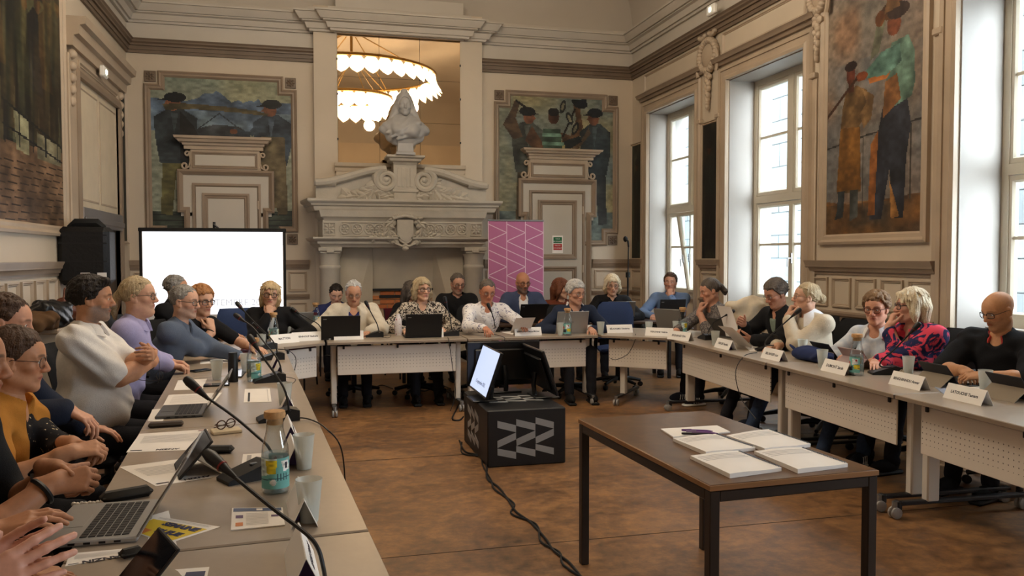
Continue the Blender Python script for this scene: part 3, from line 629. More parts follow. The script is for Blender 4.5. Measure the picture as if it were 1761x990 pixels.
# ---------------------------------------------------------------- mirror above the fireplace, nine panes
YM = YB-.15
def UM(x, y=180, Y=None): return W(x, y, Y=Y or YM).x
t = thing('wall_mirror', 'large mirror of joined panes behind the white bust', 'mirror', (UM(685), YM, 3.8)); o = t.location
us = [UM(580.5), UM(652.5), UM(722), UM(791.5)]; zs = [W(685, y, Y=YM).z for y in (284, 210, 136, 60)]
MIR = mat('mirror silvering', (250, 224, 190), .015, metal=1)
for i in range(3):
    for j in range(3): MB().b2((us[i]+.002-o.x, -.004, zs[j]+.002-o.z), (us[i+1]-.002-o.x, .004, zs[j+1]-.002-o.z)).obj('mirror_pane', MIR, t, smooth=0)
MB().b2((us[0]-o.x, .004, zs[0]-o.z), (us[3]-o.x, .008, zs[3]-o.z)).obj('backing', BLACK2, t)
for i in (1, 2):
    for j in (1, 2): MB().cyl((us[i]-o.x, -.01, zs[j]-o.z), (us[i]-o.x, 0, zs[j]-o.z), .012, n=10).obj('clip', BLACK, t)
for u in (us[0], us[3]):
    for z in (3.25, 3.9, 4.4): MB().box((u-o.x, -.006, z-o.z), (.02, .012, .03)).obj('clip', BLACK, t)
# ---------------------------------------------------------------- carved fireplace
FY = 11.62
def UF(x, y=380, Y=None): return W(x, y, Y=Y or FY).x
def ZF(y, x=690, Y=None): return W(x, y, Y=Y or FY).z
F = thing('fireplace', 'monumental carved stone fireplace with columns and scrolled pediment', 'fireplace', (UF(690), FY, 0)); fo = F.location
FM = Mx(((1, 0, 0, 0), (0, 0, -1, 0), (0, 1, 0, 0), (0, 0, 0, 1)))        # (u, v, w) local: w towards the room from FY
def fu(x): return UF(x)-fo.x
def slab(u0, u1, prof, name, mt=STONE, back=.54, splay=0, parent=F):
    "prof: (z, w) of the front; returned along both ends"
    mb = MB(FM); vs = []; k = len(prof); w0 = max(w for z, w in prof)
    for z, w in prof:
        e = w-w0; vs += [(u0-e-splay, z, -back), (u0-e, z, w), (u1+e, z, w), (u1+e+splay, z, -back)]
    fs = [(i*4+j, i*4+j+1, i*4+5+j, i*4+4+j) for i in range(k-1) for j in range(3)]+[(0, 1, 2, 3), tuple((k-1)*4+j for j in (3, 2, 1, 0))]
    return mb.add(vs, fs).obj(name, mt, parent, smooth=30)
za, zb_ = ZF(343.6), ZF(363.5)
slab(fu(529), fu(862), [(zb_, .0), (zb_+.03, .015), (zb_+.06, .02), (zb_+.075, .05), (zb_+.1, .055), (zb_+.115, .085), (za-.03, .1), (za, .1)], 'shelf', splay=.1)
z1, z2 = ZF(364), ZF(381)
slab(fu(549), fu(836), [(z2, .0), (z2+.04, .02), (z2+.06, .05), (z1+.01, .07)], 'bed_moulding', splay=.06)
zf0, zf1 = ZF(409), ZF(379)
slab(fu(555), fu(830), [(zf0, 0), (zf1, 0)], 'frieze', splay=.06)
z3, z4 = ZF(425), ZF(408)
slab(fu(538), fu(840), [(z3, -.02), (z3+.03, .0), (z3+.05, .03), (z3+.08, .035), (z3+.09, .06), (z4-.02, .09), (z4, .09)], 'architrave', splay=.1)
def frs(x): return fu(x)
yc = (zf0+zf1)/2
for x in (566, 818.5): 
    mb = MB(FM); mb.sweep(rect(fu(x)-.09, yc-.09, fu(x)+.09, yc+.09), [(0, 0), (0, .02), (.012, .02), (.016, 0)], closed=True)
    for k in range(8): mb.sph((fu(x)+.045*cos(k*pi/4), yc+.045*sin(k*pi/4), .012), (.034, .018, .016), 8, 5, 0, Mx.Rotation(k*pi/4, 4, 'Z'))
    mb.sph((fu(x), yc, .018), (.018, .018, .018), 8, 5); mb.obj('flower_panel', STONE, F)
for a, b in ((585, 660), (735, 803)):
    mb = MB(FM); mb.sweep(rect(fu(a), yc-.1, fu(b), yc+.1), [(0, 0), (0, .018), (.012, .018), (.018, 0)], closed=True); mb.obj('panel_border', STONE, F)
for x in (593, 614, 635.5, 652, 739, 754.5, 774.5, 794):
    mb = MB(FM); u = fu(x); mb.tube([(u+.07*cos(q), yc+.07*sin(q), .01) for q in np.linspace(0, 2*pi, 20, endpoint=False)], .012, 6, closed=True)
    for k in range(6): mb.sph((u+.032*cos(k*pi/3), yc+.032*sin(k*pi/3), .008), (.024, .014, .014), 7, 5, 0, Mx.Rotation(k*pi/3, 4, 'Z'))
    mb.sph((u, yc, .012), .013, 7, 5); mb.obj('rosette', STONE, F)
# coat of arms
mb = MB(FM); u = fu(696); s = [(-.115, .13), (.115, .13), (.115, -.1), (.08, -.17), (0, -.22), (-.08, -.17), (-.115, -.1)]
mb.prism([(u+a, yc+b) for a, b in s], 0, .09); mb.prism([(u+a*.86, yc+b*.86+.005) for a, b in s], .09, .1); mb.obj('shield', STONE, F)
mb = MB(FM)
for q in np.linspace(-1, 1, 15): mb.sph((u+.17*q, yc+.19-.03*q*q, .06), (.025, .03, .05), 7, 5)
mb.tube([(u-.17, yc+.15, .08), (u, yc+.19, .1), (u+.17, yc+.15, .08)], .025, 8); mb.obj('crest', STONE, F); mb = MB(FM); mb.sph((u, yc-.27, .06), (.05, .04, .04), 10, 6); mb.tube([(u-.14, yc-.2, .07), (u-.05, yc-.24, .08), (u, yc-.22, .08), (u+.05, yc-.24, .08), (u+.14, yc-.2, .07)], .018, 6); mb.obj('crest', STONE, F)
rnd = random.Random(4)
def leaf(mb, p, a, l, w, d=.045):
    "a carved leaf lying on the face, direction a"
    ca, sa = cos(a), sin(a); pts = []
    for t, ww, h in ((0, .1, .2), (.3, .8, .8), (.6, 1, 1), (.85, .6, .7), (1, .05, .3)):
        for sgn in (-1, 0, 1): pts.append((p[0]+ca*l*t-sa*w*ww*sgn*.5, p[1]+sa*l*t+ca*w*ww*sgn*.5, p[2]+d*h*(1 if sgn == 0 else .35)))
    fs = [(i*3+j, i*3+3+j, i*3+4+j, i*3+1+j) for i in range(4) for j in range(2)]
    mb.add(pts, fs)
def wreath(path, name, n, l, parent=F, w=.06, jit=.5):
    mb = MB(FM); k = len(path)-1
    for i in range(n):
        t = i/(n-1)*k; a = min(int(t), k-1); f = t-a; p = [path[a][q]*(1-f)+path[a+1][q]*f for q in range(3)]
        ang = atan2(path[a+1][1]-path[a][1], path[a+1][0]-path[a][0])
        for sgn in (-1, 0, 1): leaf(mb, (p[0], p[1], p[2]+rnd.random()*.02), ang+sgn*(.55+rnd.random()*jit), l*(.8+.5*rnd.random()), w*(.8+.4*rnd.random()))
    return mb.obj(name, STONE, parent)
for sg in (-1, 1):
    wreath([(u+sg*.14, yc+.14, .03), (u+sg*.24, yc+.05, .02), (u+sg*.22, yc-.06, .02), (u+sg*.16, yc-.14, .03)], 'acanthus', 7, .1)
    wreath([(u+sg*.2, yc-.13, .02), (u+sg*.32, yc-.09, .02), (u+sg*.42, yc-.11, .02)], 'acanthus', 5, .08)
# columns, jambs, hearth
for x0, x1 in ((547, 588), (799, 837)):
    cx = (fu(x0)+fu(x1))/2; zt_ = ZF(418); w2 = (fu(x1)-fu(x0))/2
    mb = MB(FM); mb.b2((cx-w2, z3-.055, -.5), (cx+w2, z3, .0), .006); mb.b2((cx-w2*.86, z3-.09, -.3), (cx+w2*.86, z3-.055, -.02), .01); mb.b2((cx-.05, z3-.08, -.02), (cx+.05, z3-.02, .02), .008); mb.obj('capital', STONE, F)
    rr = .145; T = Mx.Translation((cx, .17, 0))
    mb = MB(); mb.lathe([(rr*1.25, 0), (rr*1.25, .12), (rr*1.35, .15), (rr*1.1, .2), (rr*1.02, .24), (rr, .3), (rr*.96, z3-.32), (rr*1.04, z3-.3), (rr*1.04, z3-.27), (rr*.93, z3-.25), (rr*.95, z3-.15), (rr*1.15, z3-.09)], (cx, .17, 0), 28); mb.obj('column', STONE, F)
    MB(FM).b2((cx-w2*.8, 0, -.54), (cx+w2*.75, z3-.05, -.33)).obj('jamb', STONE, F)
HP = mat('hearth plaster', (186, 174, 154), .75, var=.08, vs=3, bump=.1)
a0, a1, b0, b1 = fu(585), fu(803), fu(640)+.03, fu(752); zh = ZF(425); zm = ZF(496, Y=12.0)
mb = MB(FM); vs = [(a0, zh, -.3), (a1, zh, -.3), (b0, zh, -.34), (b1, zh, -.34), (b0, zm, -.5), (b1, zm, -.5), (a0, 0, -.3), (a1, 0, -.3), (b0, 0, -.5), (b1, 0, -.5)]
mb.add(vs, [(0, 2, 4, 8, 6), (1, 7, 9, 5, 3), (2, 3, 5, 4), (0, 1, 3, 2)]); mb.obj('hearth_hood', HP, F, smooth=0)
mb = MB(FM); mb.b2((b0, zm-.03, -.5), (b1, zm, -.44)); mb.b2((b0+.1, zm-.14, -.5), (b1-.1, zm-.1, -.46)); mb.obj('iron_lintel', BLACK, F)
hb = MB(FM).b2((b0, 0, -.53), (b1, zm, -.5)).obj('fireback', mat('pale mortar', (176, 150, 122), .8), F)
bw, bh = .22, .065; BR = [mat('fire brick %d' % i, cc, .8, var=.15, vs=20) for i, cc in enumerate(((186, 110, 62), (172, 96, 52), (196, 124, 74)))]
ib = MB().box((0, 0, 0), (bw-.012, .03, bh-.01), .003); brick0 = None
for j in range(int(zm/bh)):
    for i in range(-1, int((b1-b0)/bw)+1):
        u = b0+bw*(i+.5+(j % 2)*.5); 
        if u-bw/2 < b0 or u+bw/2 > b1 or bh*j < .75: continue
        mm = rnd.choice(BR)
        if brick0 is None: brick0 = ib.obj('brick', BR[0], hb, loc=(u, .49, bh*(j+.5))); brick0.data.materials.clear(); brick0.data.materials.append(None); bo = brick0
        else: bo = meshcopy(brick0, hb, (u, .49+rnd.random()*.006, bh*(j+.5)))
        bo.material_slots[0].link = 'OBJECT'; bo.material_slots[0].material = mm
# pediment with two volutes, pedestal
zs0, zs1 = ZF(343), ZF(315)
YP = -.16                                                              # pediment face, set back from the shelf front
def fup(x): return W(x, 330, Y=FY+.16).x-fo.x
def zp(y): return W(690, y, Y=FY+.16).z
for sg, xs, name in ((-1, (543, 664, 676), 'volute'), (1, (836, 729, 717), 'volute')):
    e, cxx, inn = fup(xs[0]), fup(xs[1]), fup(xs[2]); cz = zp(310); R = .15
    top = []
    for t in np.linspace(0, 1, 12): 
        x = e+(cxx-e)*t; s = t*t*(3-2*t); top.append((x, zp(317)+(cz+R-zp(317))*s))
    mb = MB(FM); low = zs0
    poly = [(e, low)]+top+[(inn, cz), (inn, low)]
    n = len(poly); 
    mb.prism(poly, YP-.3, YP); mb.obj('pediment_field', STONE, F, smooth=0)
    sp = [(x, z, YP+.05) for x, z in top]
    for t in np.linspace(0, 1, 44)[1:]:
        a = pi/2+sg*-1*t*2.2*2*pi*1.0; r = R*(1-t)*1.0+.012
        sp.append((cxx+r*cos(a)*1.0, cz+r*sin(a), YP+.05))
    k0 = len(top); rad = [.055]*k0+[max(.016, .055*(1-.75*i/43)) for i in range(43)]
    mb = MB(FM); mb.tube(sp, rad, 8); mb.sph((cxx, cz, YP+.05), (.045, .045, .05), 12, 8); mb.obj(name, STONE, F)
    mb = MB(FM); mb.sweep([(e-.02 if sg < 0 else e-.28, 0), (e+.28 if sg < 0 else e+.02, 0)], [(zp(322), YP), (zp(322), YP+.05), (zp(318), YP+.09), (zp(315), YP+.1), (zp(315), YP)]); mb.obj('end_moulding', STONE, F, smooth=30)
PX = fup(696)
mb = MB(FM); zc0, zc1 = W(696, 283, Y=FY+.1).z, W(696, 268, Y=FY+.1).z
mb.b2((PX-.165, zs0, YP-.25), (PX+.165, zc0+.02, YP+.07), .008); mb.b2((PX-.185, zp(331), YP-.25), (PX+.185, zp(326), YP+.09), .006); mb.obj('pedestal', STONE, F)
mb = MB(FM)
for k in range(4): mb.b2((PX-.11+.06*k, zp(322), YP+.06), (PX-.07+.06*k, zc0-.05, YP+.078), .004)
mb.obj('fluting', STONE, F)
slab(PX-.27, PX+.27, [(zc0, YP+.08), (zc0+.03, YP+.1), (zc0+.045, YP+.14), (zc0+.08, YP+.15), (zc1-.03, YP+.19), (zc1, YP+.19)], 'pedestal_cap', back=.4)
for sg in (-1, 1):
    q = lambda x: fup(x); zq = zp
    c_ = fup(696)
    wreath([(c_, zq(340), YP), (c_+sg*.18, zq(338), YP), (c_+sg*.3, zq(326), YP+.02), (c_+sg*.36, zq(316), YP+.02)], 'garland', 12, .16, w=.1)
    wreath([(c_+sg*.36, zq(314), YP+.02), (c_+sg*.42, zq(326), YP), (c_+sg*.56, zq(336), YP), (c_+sg*.78, zq(340), YP)], 'garland', 12, .16, w=.1)
# moulded sill under the mirror, with curved brackets down to the pediment
zs_a, zs_b = W(685, 283, Y=YM).z, W(685, 297, Y=YM).z
r = thing('trim_31', None, None, kind='structure')
mb = MB(BACK); mb.sweep([(us[0]-.05, 0), (us[3]+.06, 0)], [(zs_b, .14), (zs_b, .2), (zs_b+.05, .21), (zs_b+.07, .25), (zs_a, .27), (zs_a, .14)]); mb.obj('mirror_sill', CREAM, r, smooth=30)
for sg, u in ((-1, us[0]-.03), (1, us[3]+.04)):
    mb = MB(BACK); mb.prism([(u, zs_b)]+[(u+sg*.25*(1-cos(a)), zs_b-.4*sin(a)) for a in np.linspace(0, pi/2, 8)]+[(u-sg*.3, zs_b-.4), (u-sg*.3, zs_b)], .14, .19); mb.obj('bracket', CREAM, r)
# ---------------------------------------------------------------- facade across the courtyard
FC = [mat('courtyard ashlar %d' % i, c_, .8, var=.08, vs=2) for i, c_ in enumerate(((70, 75, 75), (62, 67, 68), (77, 81, 80)))]
B = thing('courtyard_building', 'pale stone building across the courtyard, seen through the windows', 'building', (10.5, 15, -4))
MB().b2((0, -12, 0), (.5, 14, 11)).obj('wall', FC[0], B)
st0 = None
for j in range(18):
    for i in range(16):
        y = 10.2-1.15*i-(j % 2)*.55; z = 1.6+.52*j
        if i % 4 == 2 and 4.4 < z < 7.8: continue
        if st0 is None: st0 = MB().box((0, 0, 0), (.06, 1.135, .505), .012).obj('stone', FC[0], B, loc=(-.01, y, z)); st0.data.materials.clear(); st0.data.materials.append(None); so = st0
        else: so = meshcopy(st0, B, (-.01+rnd.random()*.01, y, z))
        so.material_slots[0].link = 'OBJECT'; so.material_slots[0].material = rnd.choice(FC)
for i in range(4):
    y = 10.2-1.15*(4*i+2.25)
    fr = MB(Mx(((0, 0, -1, -.02), (1, 0, 0, 0), (0, 1, 0, 0), (0, 0, 0, 1)))).sweep(rect(y-.75, 4.2, y+.75, 7.9), [(0, 0), (0, .12), (.1, .12), (.1, .02)], closed=True).obj('window_surround', WHITE, B)
    MB().b2((-.03, y-.7, 4.25), (.0, y+.7, 7.85)).obj('window_pane', mat('teal far glass', (30, 52, 58), .15), fr)
mb = MB(); mb.b2((-.35, -12, 10.9), (.2, 14, 11.3)); mb.obj('eaves', FC[1], B)
MB().b2((XR+.7, -12, -4.1), (40, 40, -4)).obj('courtyard', mat('courtyard paving', (120, 120, 116), .8, var=.1), kind='structure')
# ---------------------------------------------------------------- ring chandelier (seen in the mirror)
t = thing('ring_chandelier', 'two-tier ring chandelier of glowing glass petals, reflected in the mirror', 'chandelier', CHAND)
GLOW = mat('lit frosted glass', (255, 236, 200), .4, emit=(255, 240, 216), es=5)
BRASS = mat('aged brass', (140, 110, 60), .35, metal=1)
def petal_mesh():
    mb = MB()
    def fn(a, b): 
        ww = .16*sin(pi*min(1, b*.9+.1))**.7; x = (a-.5)*2*ww; return (x, .14*b*b-.06*(a-.5)**2, -.36*b)
    mb.grid(fn, 6, 8); return mb
pet = None
for R_, z_, n_, nm in ((1.8, 0, 40, 1), (.85, -.5, 22, 2)):
    MB().tube([(R_*cos(a), R_*sin(a), z_+.02) for a in np.linspace(0, 2*pi, 48, endpoint=False)], .035, 8, closed=True).obj('ring', BRASS, t)
    for k in range(n_):
        a = 2*pi*k/n_; Mm = Mx.Translation((R_*cos(a), R_*sin(a), z_)) @ Mx.Rotation(a-pi/2, 4, 'Z')
        if pet is None: pet = petal_mesh().obj('glass_petal', GLOW, t); pet.matrix_local = Mm
        else: meshcopy(pet, t, M=Mm)
    for k in range(5 if nm == 1 else 3):
        a = 2*pi*(k+.5)/(5 if nm == 1 else 3); l = bpy.data.lights.new('bulb', 'POINT'); l.energy = CHW*(1 if nm == 1 else .8); l.color = (1, .93, .84); l.shadow_soft_size = .12
        lo = bpy.data.objects.new('bulb', l); COL.objects.link(lo); lo.parent = t; lo.location = (R_*cos(a), R_*sin(a), z_-.45)
mb = MB()
for k in range(6): a = k*pi/3; mb.tube([(1.8*cos(a), 1.8*sin(a), .03), (0, 0, .95)], .012, 6); mb.tube([(.85*cos(a), .85*sin(a), -.47), (0, 0, .4)], .01, 6)
mb.cyl((0, 0, .3), (0, 0, 1.05), .03); mb.lathe([(.02, .85), (.2, .95), (.25, 1.05)], (0, 0, 0), 20); mb.obj('suspension', BRASS, t)
# ---------------------------------------------------------------- figures: smooth solids meshed on a grid
class Sdf:
    def __init__(s, lo, hi, h):
        s.h = h; s.o = np.array(lo, np.float32); n = np.ceil((np.array(hi)-s.o)/h).astype(int)+1
        s.n = n; s.F = np.full(n, .3, np.float32); s.ax = [s.o[i]+h*np.arange(n[i], dtype=np.float32) for i in range(3)]
    def blk(s, lo, hi, m):
        sl = []
        for i in range(3):
            a = int(max(0, floor((lo[i]-m-s.o[i])/s.h))); b = int(min(s.n[i], ceil((hi[i]+m-s.o[i])/s.h)+1))
            if b <= a: return None
            sl.append(slice(a, b))
        X = s.ax[0][sl[0]][:, None, None]; Y = s.ax[1][sl[1]][None, :, None]; Z_ = s.ax[2][sl[2]][None, None, :]
        return tuple(sl), X, Y, Z_
    def mix(s, sl, d, k, sub=False):
        A = s.F[sl]
        if sub:
            d = -d; h = np.clip(.5-.5*(A-d)/k, 0, 1); s.F[sl] = A*(1-h)+d*h+k*h*(1-h)
        else:
            h = np.clip(.5+.5*(A-d)/k, 0, 1); s.F[sl] = A*(1-h)+d*h-k*h*(1-h)
    def cone(s, a, b, ra, rb=None, k=.02, sub=False):
        rb = ra if rb is None else rb; a = np.array(a, float); b = np.array(b, float); r = max(ra, rb)
        q = s.blk(np.minimum(a, b)-r, np.maximum(a, b)+r, k+3*s.h)
        if q is None: return s
        sl, X, Y, Z_ = q; d = b-a; L2 = max(d@d, 1e-9)
        px, py, pz = X-a[0], Y-a[1], Z_-a[2]; t = np.clip((px*d[0]+py*d[1]+pz*d[2])/L2, 0, 1)
        D = np.sqrt((px-t*d[0])**2+(py-t*d[1])**2+(pz-t*d[2])**2)-(ra+(rb-ra)*t)
        s.mix(sl, D, k, sub); return s
    def ell(s, c, r, k=.02, R=None, sub=False):
        c = np.array(c, float); r = np.array(r, float)
        e = r if R is None else np.sqrt(((np.array(R)*r[None, :])**2).sum(1))
        q = s.blk(c-e, c+e, k+3*s.h)
        if q is None: return s
        sl, X, Y, Z_ = q; x, y, z = X-c[0], Y-c[1], Z_-c[2]
        if R is not None:
            R = np.array(R); x, y, z = [R[0, i]*x+R[1, i]*y+R[2, i]*z for i in range(3)]
        k0 = np.sqrt((x/r[0])**2+(y/r[1])**2+(z/r[2])**2); k1 = np.sqrt((x/r[0]**2)**2+(y/r[1]**2)**2+(z/r[2]**2)**2)+1e-9
        s.mix(sl, k0*(k0-1)/k1, k, sub); return s
    def coords(s): return s.ax[0][:, None, None], s.ax[1][None, :, None], s.ax[2][None, None, :]
    def cut(s, fn): s.F = np.maximum(s.F, fn(*s.coords()).astype(np.float32)); return s
    def folds(s, amp, f=1.0, ph=0):
        X, Y, Z_ = s.coords(); s.F += (amp*np.sin(f*(34*Z_+21*X*.7+17*Y)+3*np.sin(f*(13*X+9*Z_)+ph)+ph)*np.sin(f*(19*Y-16*X+8*Z_)+1.3*ph)).astype(np.float32); return s
    def mesh(s):
        F = s.F; F[0] = F[-1] = .3; F[:, 0] = F[:, -1] = .3; F[:, :, 0] = F[:, :, -1] = .3
        I = F < 0; n = s.n; c = I[:-1].astype(np.int8)+I[1:]; c = c[:, :-1]+c[:, 1:]; c = c[:, :, :-1]+c[:, :, 1:]
        act = (c > 0) & (c < 8); ijk = np.argwhere(act)
        if len(ijk) == 0: return np.zeros((0, 3)), np.zeros((0, 4), int)
        idx = np.full(act.shape, -1, np.int32); idx[act] = np.arange(len(ijk))
        i, j, k = ijk.T; cor = [(a, b, d) for a in (0, 1) for b in (0, 1) for d in (0, 1)]
        val = np.stack([F[i+a, j+b, k+d] for a, b, d in cor], 1); acc = np.zeros((len(ijk), 3), np.float32); cnt = np.zeros(len(ijk), np.float32)
        for p in range(8):
            for q in range(p+1, 8):
                df = [abs(cor[p][t]-cor[q][t]) for t in range(3)]
                if sum(df) != 1: continue
                a, b = val[:, p], val[:, q]; m = (a < 0) != (b < 0); t = np.where(m, a/np.where(m, a-b, 1), 0)
                P = np.array(cor[p], np.float32)+t[:, None]*(np.array(cor[q], np.float32)-np.array(cor[p], np.float32)); acc += P*m[:, None]; cnt += m
        pts = s.o+(ijk+acc/cnt[:, None])*s.h; Q = []
        for ax in range(3):
            o1, o2 = (ax+1) % 3, (ax+2) % 3
            A = np.take(I, range(n[ax]-1), ax); B = np.take(I, range(1, n[ax]), ax); e = np.argwhere(A != B)
            e = e[(e[:, o1] > 0) & (e[:, o2] > 0) & (e[:, o1] < n[o1]-1) & (e[:, o2] < n[o2]-1)]
            if len(e) == 0: continue
            def cell(d1, d2):
                f = e.copy(); f[:, o1] -= d1; f[:, o2] -= d2; return idx[f[:, 0], f[:, 1], f[:, 2]]
            q = np.stack([cell(1, 1), cell(0, 1), cell(0, 0), cell(1, 0)], 1); inside = I[e[:, 0], e[:, 1], e[:, 2]]
            q[~inside] = q[~inside][:, ::-1]; Q.append(q)
        return pts, np.concatenate(Q)
def nv(v): return np.array(v, float)
def unit(v): v = nv(v); return v/max(np.linalg.norm(v), 1e-9)
SKIN = mat('skin', (255, 255, 255), .48, attr=True, var=.06, vs=90, spec=.35)
MATS['skin'].node_tree.nodes['Principled BSDF'].inputs['Subsurface Weight'].default_value = .0
EYE = mat('eye white', (226, 220, 212), .2); IRIS = mat('eye iris', (48, 34, 26), .15)
def fabric(n, c, **k): return mat(n, c, k.pop('rough', .85), var=k.pop('var', .04), vs=k.pop('vs', 60), bump=k.pop('bump', .25), bs=k.pop('bs', 260), spec=.25, **k)
def pattern(n, c, c2, vs, lo=.48, hi=.54, dist=0, **k): return mat(n, c, .8, c2=c2, vs=vs, lo=lo, hi=hi, vdist=dist, spec=.25, **k)
HAIRM = mat('hair', (255, 255, 255), .5, attr=True, var=.18, vs=140, bump=.5, bs=160, spec=.35)
HAIRC = {k: (c, c2) for k, c, c2 in (
    ('dark', (24, 18, 15), (44, 34, 28)), ('brown', (52, 36, 26), (88, 62, 44)), ('grey', (112, 108, 104), (158, 154, 150)), ('darkgrey', (62, 54, 49), (110, 99, 90)), ('blond', (176, 146, 104), (214, 190, 150)),
    ('ash', (142, 122, 92), (196, 176, 142)), ('auburn', (84, 46, 28), (124, 72, 44)), ('chestnut', (92, 68, 48), (150, 118, 86)), ('ginger', (140, 92, 54), (182, 130, 84)), ('silver', (150, 148, 146), (206, 204, 202)), ('saltpepper', (84, 78, 72), (160, 156, 150)), ('whiteblond', (196, 176, 140), (232, 220, 196)))}
def hand(S, w, d, nrm, curl=(20, 25, 15), spread=6, thumb=(35, 20), side=1, sc=1.0, fing=None):
    "hand at wrist w, fingers along d, palm facing nrm; side = +1 right hand. Returns knuckle centre"
    w = nv(w); d = unit(d); n = nv(nrm); n = unit(n-d*(n@d)); x = np.cross(d, n)*side      # x points to the thumb side
    ln = [(.044, .027, .022), (.048, .031, .023), (.045, .028, .022), (.035, .021, .019)]; off = [.028, .009, -.0105, -.029]; kl = [.092, .096, .091, .083]; rr = [.0094, .0096, .0092, .0082]
    S.cone(w-d*.035*sc, w+d*.012*sc, .027*sc, .026*sc, .012)
    for f in range(4):
        k = w+(d*kl[f]+x*off[f])*sc; S.cone(w+(d*.018+x*off[f]*.62)*sc, k, .0165*sc, .0115*sc, .012)
        c = curl if fing is None else fing[f]; a = 0; p = k; sd = unit(d+x*tan(radians(spread))*(off[f]/.02)*.5)
        for q in range(3):
            a += radians(c[q]); v = sd*cos(a)+n*sin(a); e = p+v*ln[f][q]*sc; S.cone(p, e, rr[f]*sc*(1-.1*q), rr[f]*sc*(.92-.1*q), .004); p = e
    S.ell(w+(d*.05+n*.006)*sc, (.036*sc, .036*sc, .036*sc), .012, None) if False else None
    b = w+(d*.024+x*.026+n*.01)*sc; a1, a2 = radians(thumb[0]), radians(thumb[1]); v1 = unit(d*cos(a1)+x*sin(a1)+n*.35); m = b+v1*.045*sc; v2 = unit(d*cos(a1-a2)+x*sin(a1-a2)+n*.45)
    S.cone(w+(d*.012+x*.012)*sc, b, .02*sc, .017*sc, .012); S.cone(b, m, .016*sc, .0115*sc, .008); S.cone(m, m+v2*.03*sc, .0112*sc, .0098*sc, .004); S.cone(m+v2*.03*sc, m+v2*.05*sc, .0098*sc, .0082*sc, .003)
def head_sdf(h, Nl, sp):
    S = Sdf((-.112, -.135, min(-.19, Nl[2]-.03)), (.112, .14, .135), h); j = sp.get('jaw', 1.0); fat = sp.get('fat', 0)
    S.ell((0, -.012, .03), (.077, .097, .088), .01).ell((0, .02, -.028), (.063+fat*.4, .074, .088), .03).ell((0, .035, .035), (.06, .06, .055), .03)
    for q in (-1, 1):
        S.cone((q*.052*j, -.002, -.062), (q*.015, .07, -.1), .024+fat*.5, .02, .025).ell((q*.042, .058, -.022), (.026+fat*.3, .024, .02), .02)
        S.cone((q*.012, .089, .022), (q*.05, .072, .02), .0095, .008, .012)
        S.ell((q*.031, .1, .001), (.018, .019, .0125), .01, sub=True)
        S.cone((q*.018, .0872, .0075), (q*.046, .0785, .0045), .0062, .006, .006).cone((q*.018, .0855, -.0085), (q*.045, .078, -.009), .0055, .0055, .006)
        S.ell((q*.079, -.008, -.008), (.009, .02, .031), .006).ell((q*.088, -.002, -.004), (.006, .01, .016), .004, sub=True).ell((q*.074, .005, -.03), (.01, .01, .012), .006)
        S.ell((q*.012, .1, -.036), (.0095, .012, .0085), .006).ell((q*.006, .108, -.0455), (.0038, .004, .004), .003, sub=True)
    S.ell((0, .075, -.105), (.019, .017, .015), .02)
    S.cone((0, .09, .014), (0, .113, -.03), .0085, .0125, .012)
    S.ell((0, .082, -.066), (.027, .0145, .022), .014)
    S.cone((-.021, .0885, -.0615), (0, .0945, -.0595), .0042, .0058, .006).cone((.021, .0885, -.0615), (0, .0945, -.0595), .0042, .0058, .006).cone((-.015, .089, -.0705), (.015, .089, -.0705), .0058, .0058, .006)
    S.cone((-.024, .0915, -.0652), (.024, .0915, -.0652), .0018, .0018, .003, sub=True)
    if fat: S.ell((0, .04, -.115), (.045, .04, .02+fat), .03)
    S.cone((0, -.018, -.05), Nl, .05+fat*.5, .056+fat*.6, .03)
    return S
def skin_colour(P, sp, tone):
    x, y, z = P.T; c = np.tile(nv(lin(tone)), (len(P), 1)); ax = abs(x)
    def blend(k, col): c[:] = c+(nv(lin(col))-c)*np.clip(k, 0, 1)[:, None]
    t = nv(tone)
    blend(np.exp(-(((ax-.04)/.025)**2+((z+.03)/.02)**2))*(y > .03)*.35, t*nv((1.0, .76, .72))); blend(np.exp(-((x/.014)**2+((z+.035)/.016)**2))*(y > .09)*.3, t*nv((1.0, .78, .74)))
    if 'beard' in sp:
        bc, amt = sp['beard']; n = np.random.default_rng(3).random(len(x))*.3-.15
        b = np.clip((-.028-z-.25*np.clip(.03-y, -.02, .1))/.016, 0, 1)*(z > -.135)*(y > -.02)*np.clip((y+.03)/.05, 0, 1)*(1-np.exp(-((x/.02)**2+((z+.066)/.008)**2)*1.2))
        b *= np.where((z > -.05) & (ax > .02) & (y > .055), .15, 1); blend(b*(amt+n), bc)
    lipc = sp.get('lips', tuple(t*nv((.84, .60, .58)))); blend(np.exp(-((x/.024)**4+((z+.0655)/.0088)**4))*(y > .085)*.8, lipc)
    bw = sp.get('brow', (60, 45, 36)); zz = .026-8*(ax-.03)**2; blend(np.exp(-(((z-zz)/.0055)**4+((ax-.032)/.021)**4))*(y > .05)*sp.get('browamt', .75), bw)
    blend(np.exp(-(((z-.0015)/.012)**4+((ax-.031)/.018)**4))*(y > .055)*.28, t*nv((.72, .58, .55)))
    return c
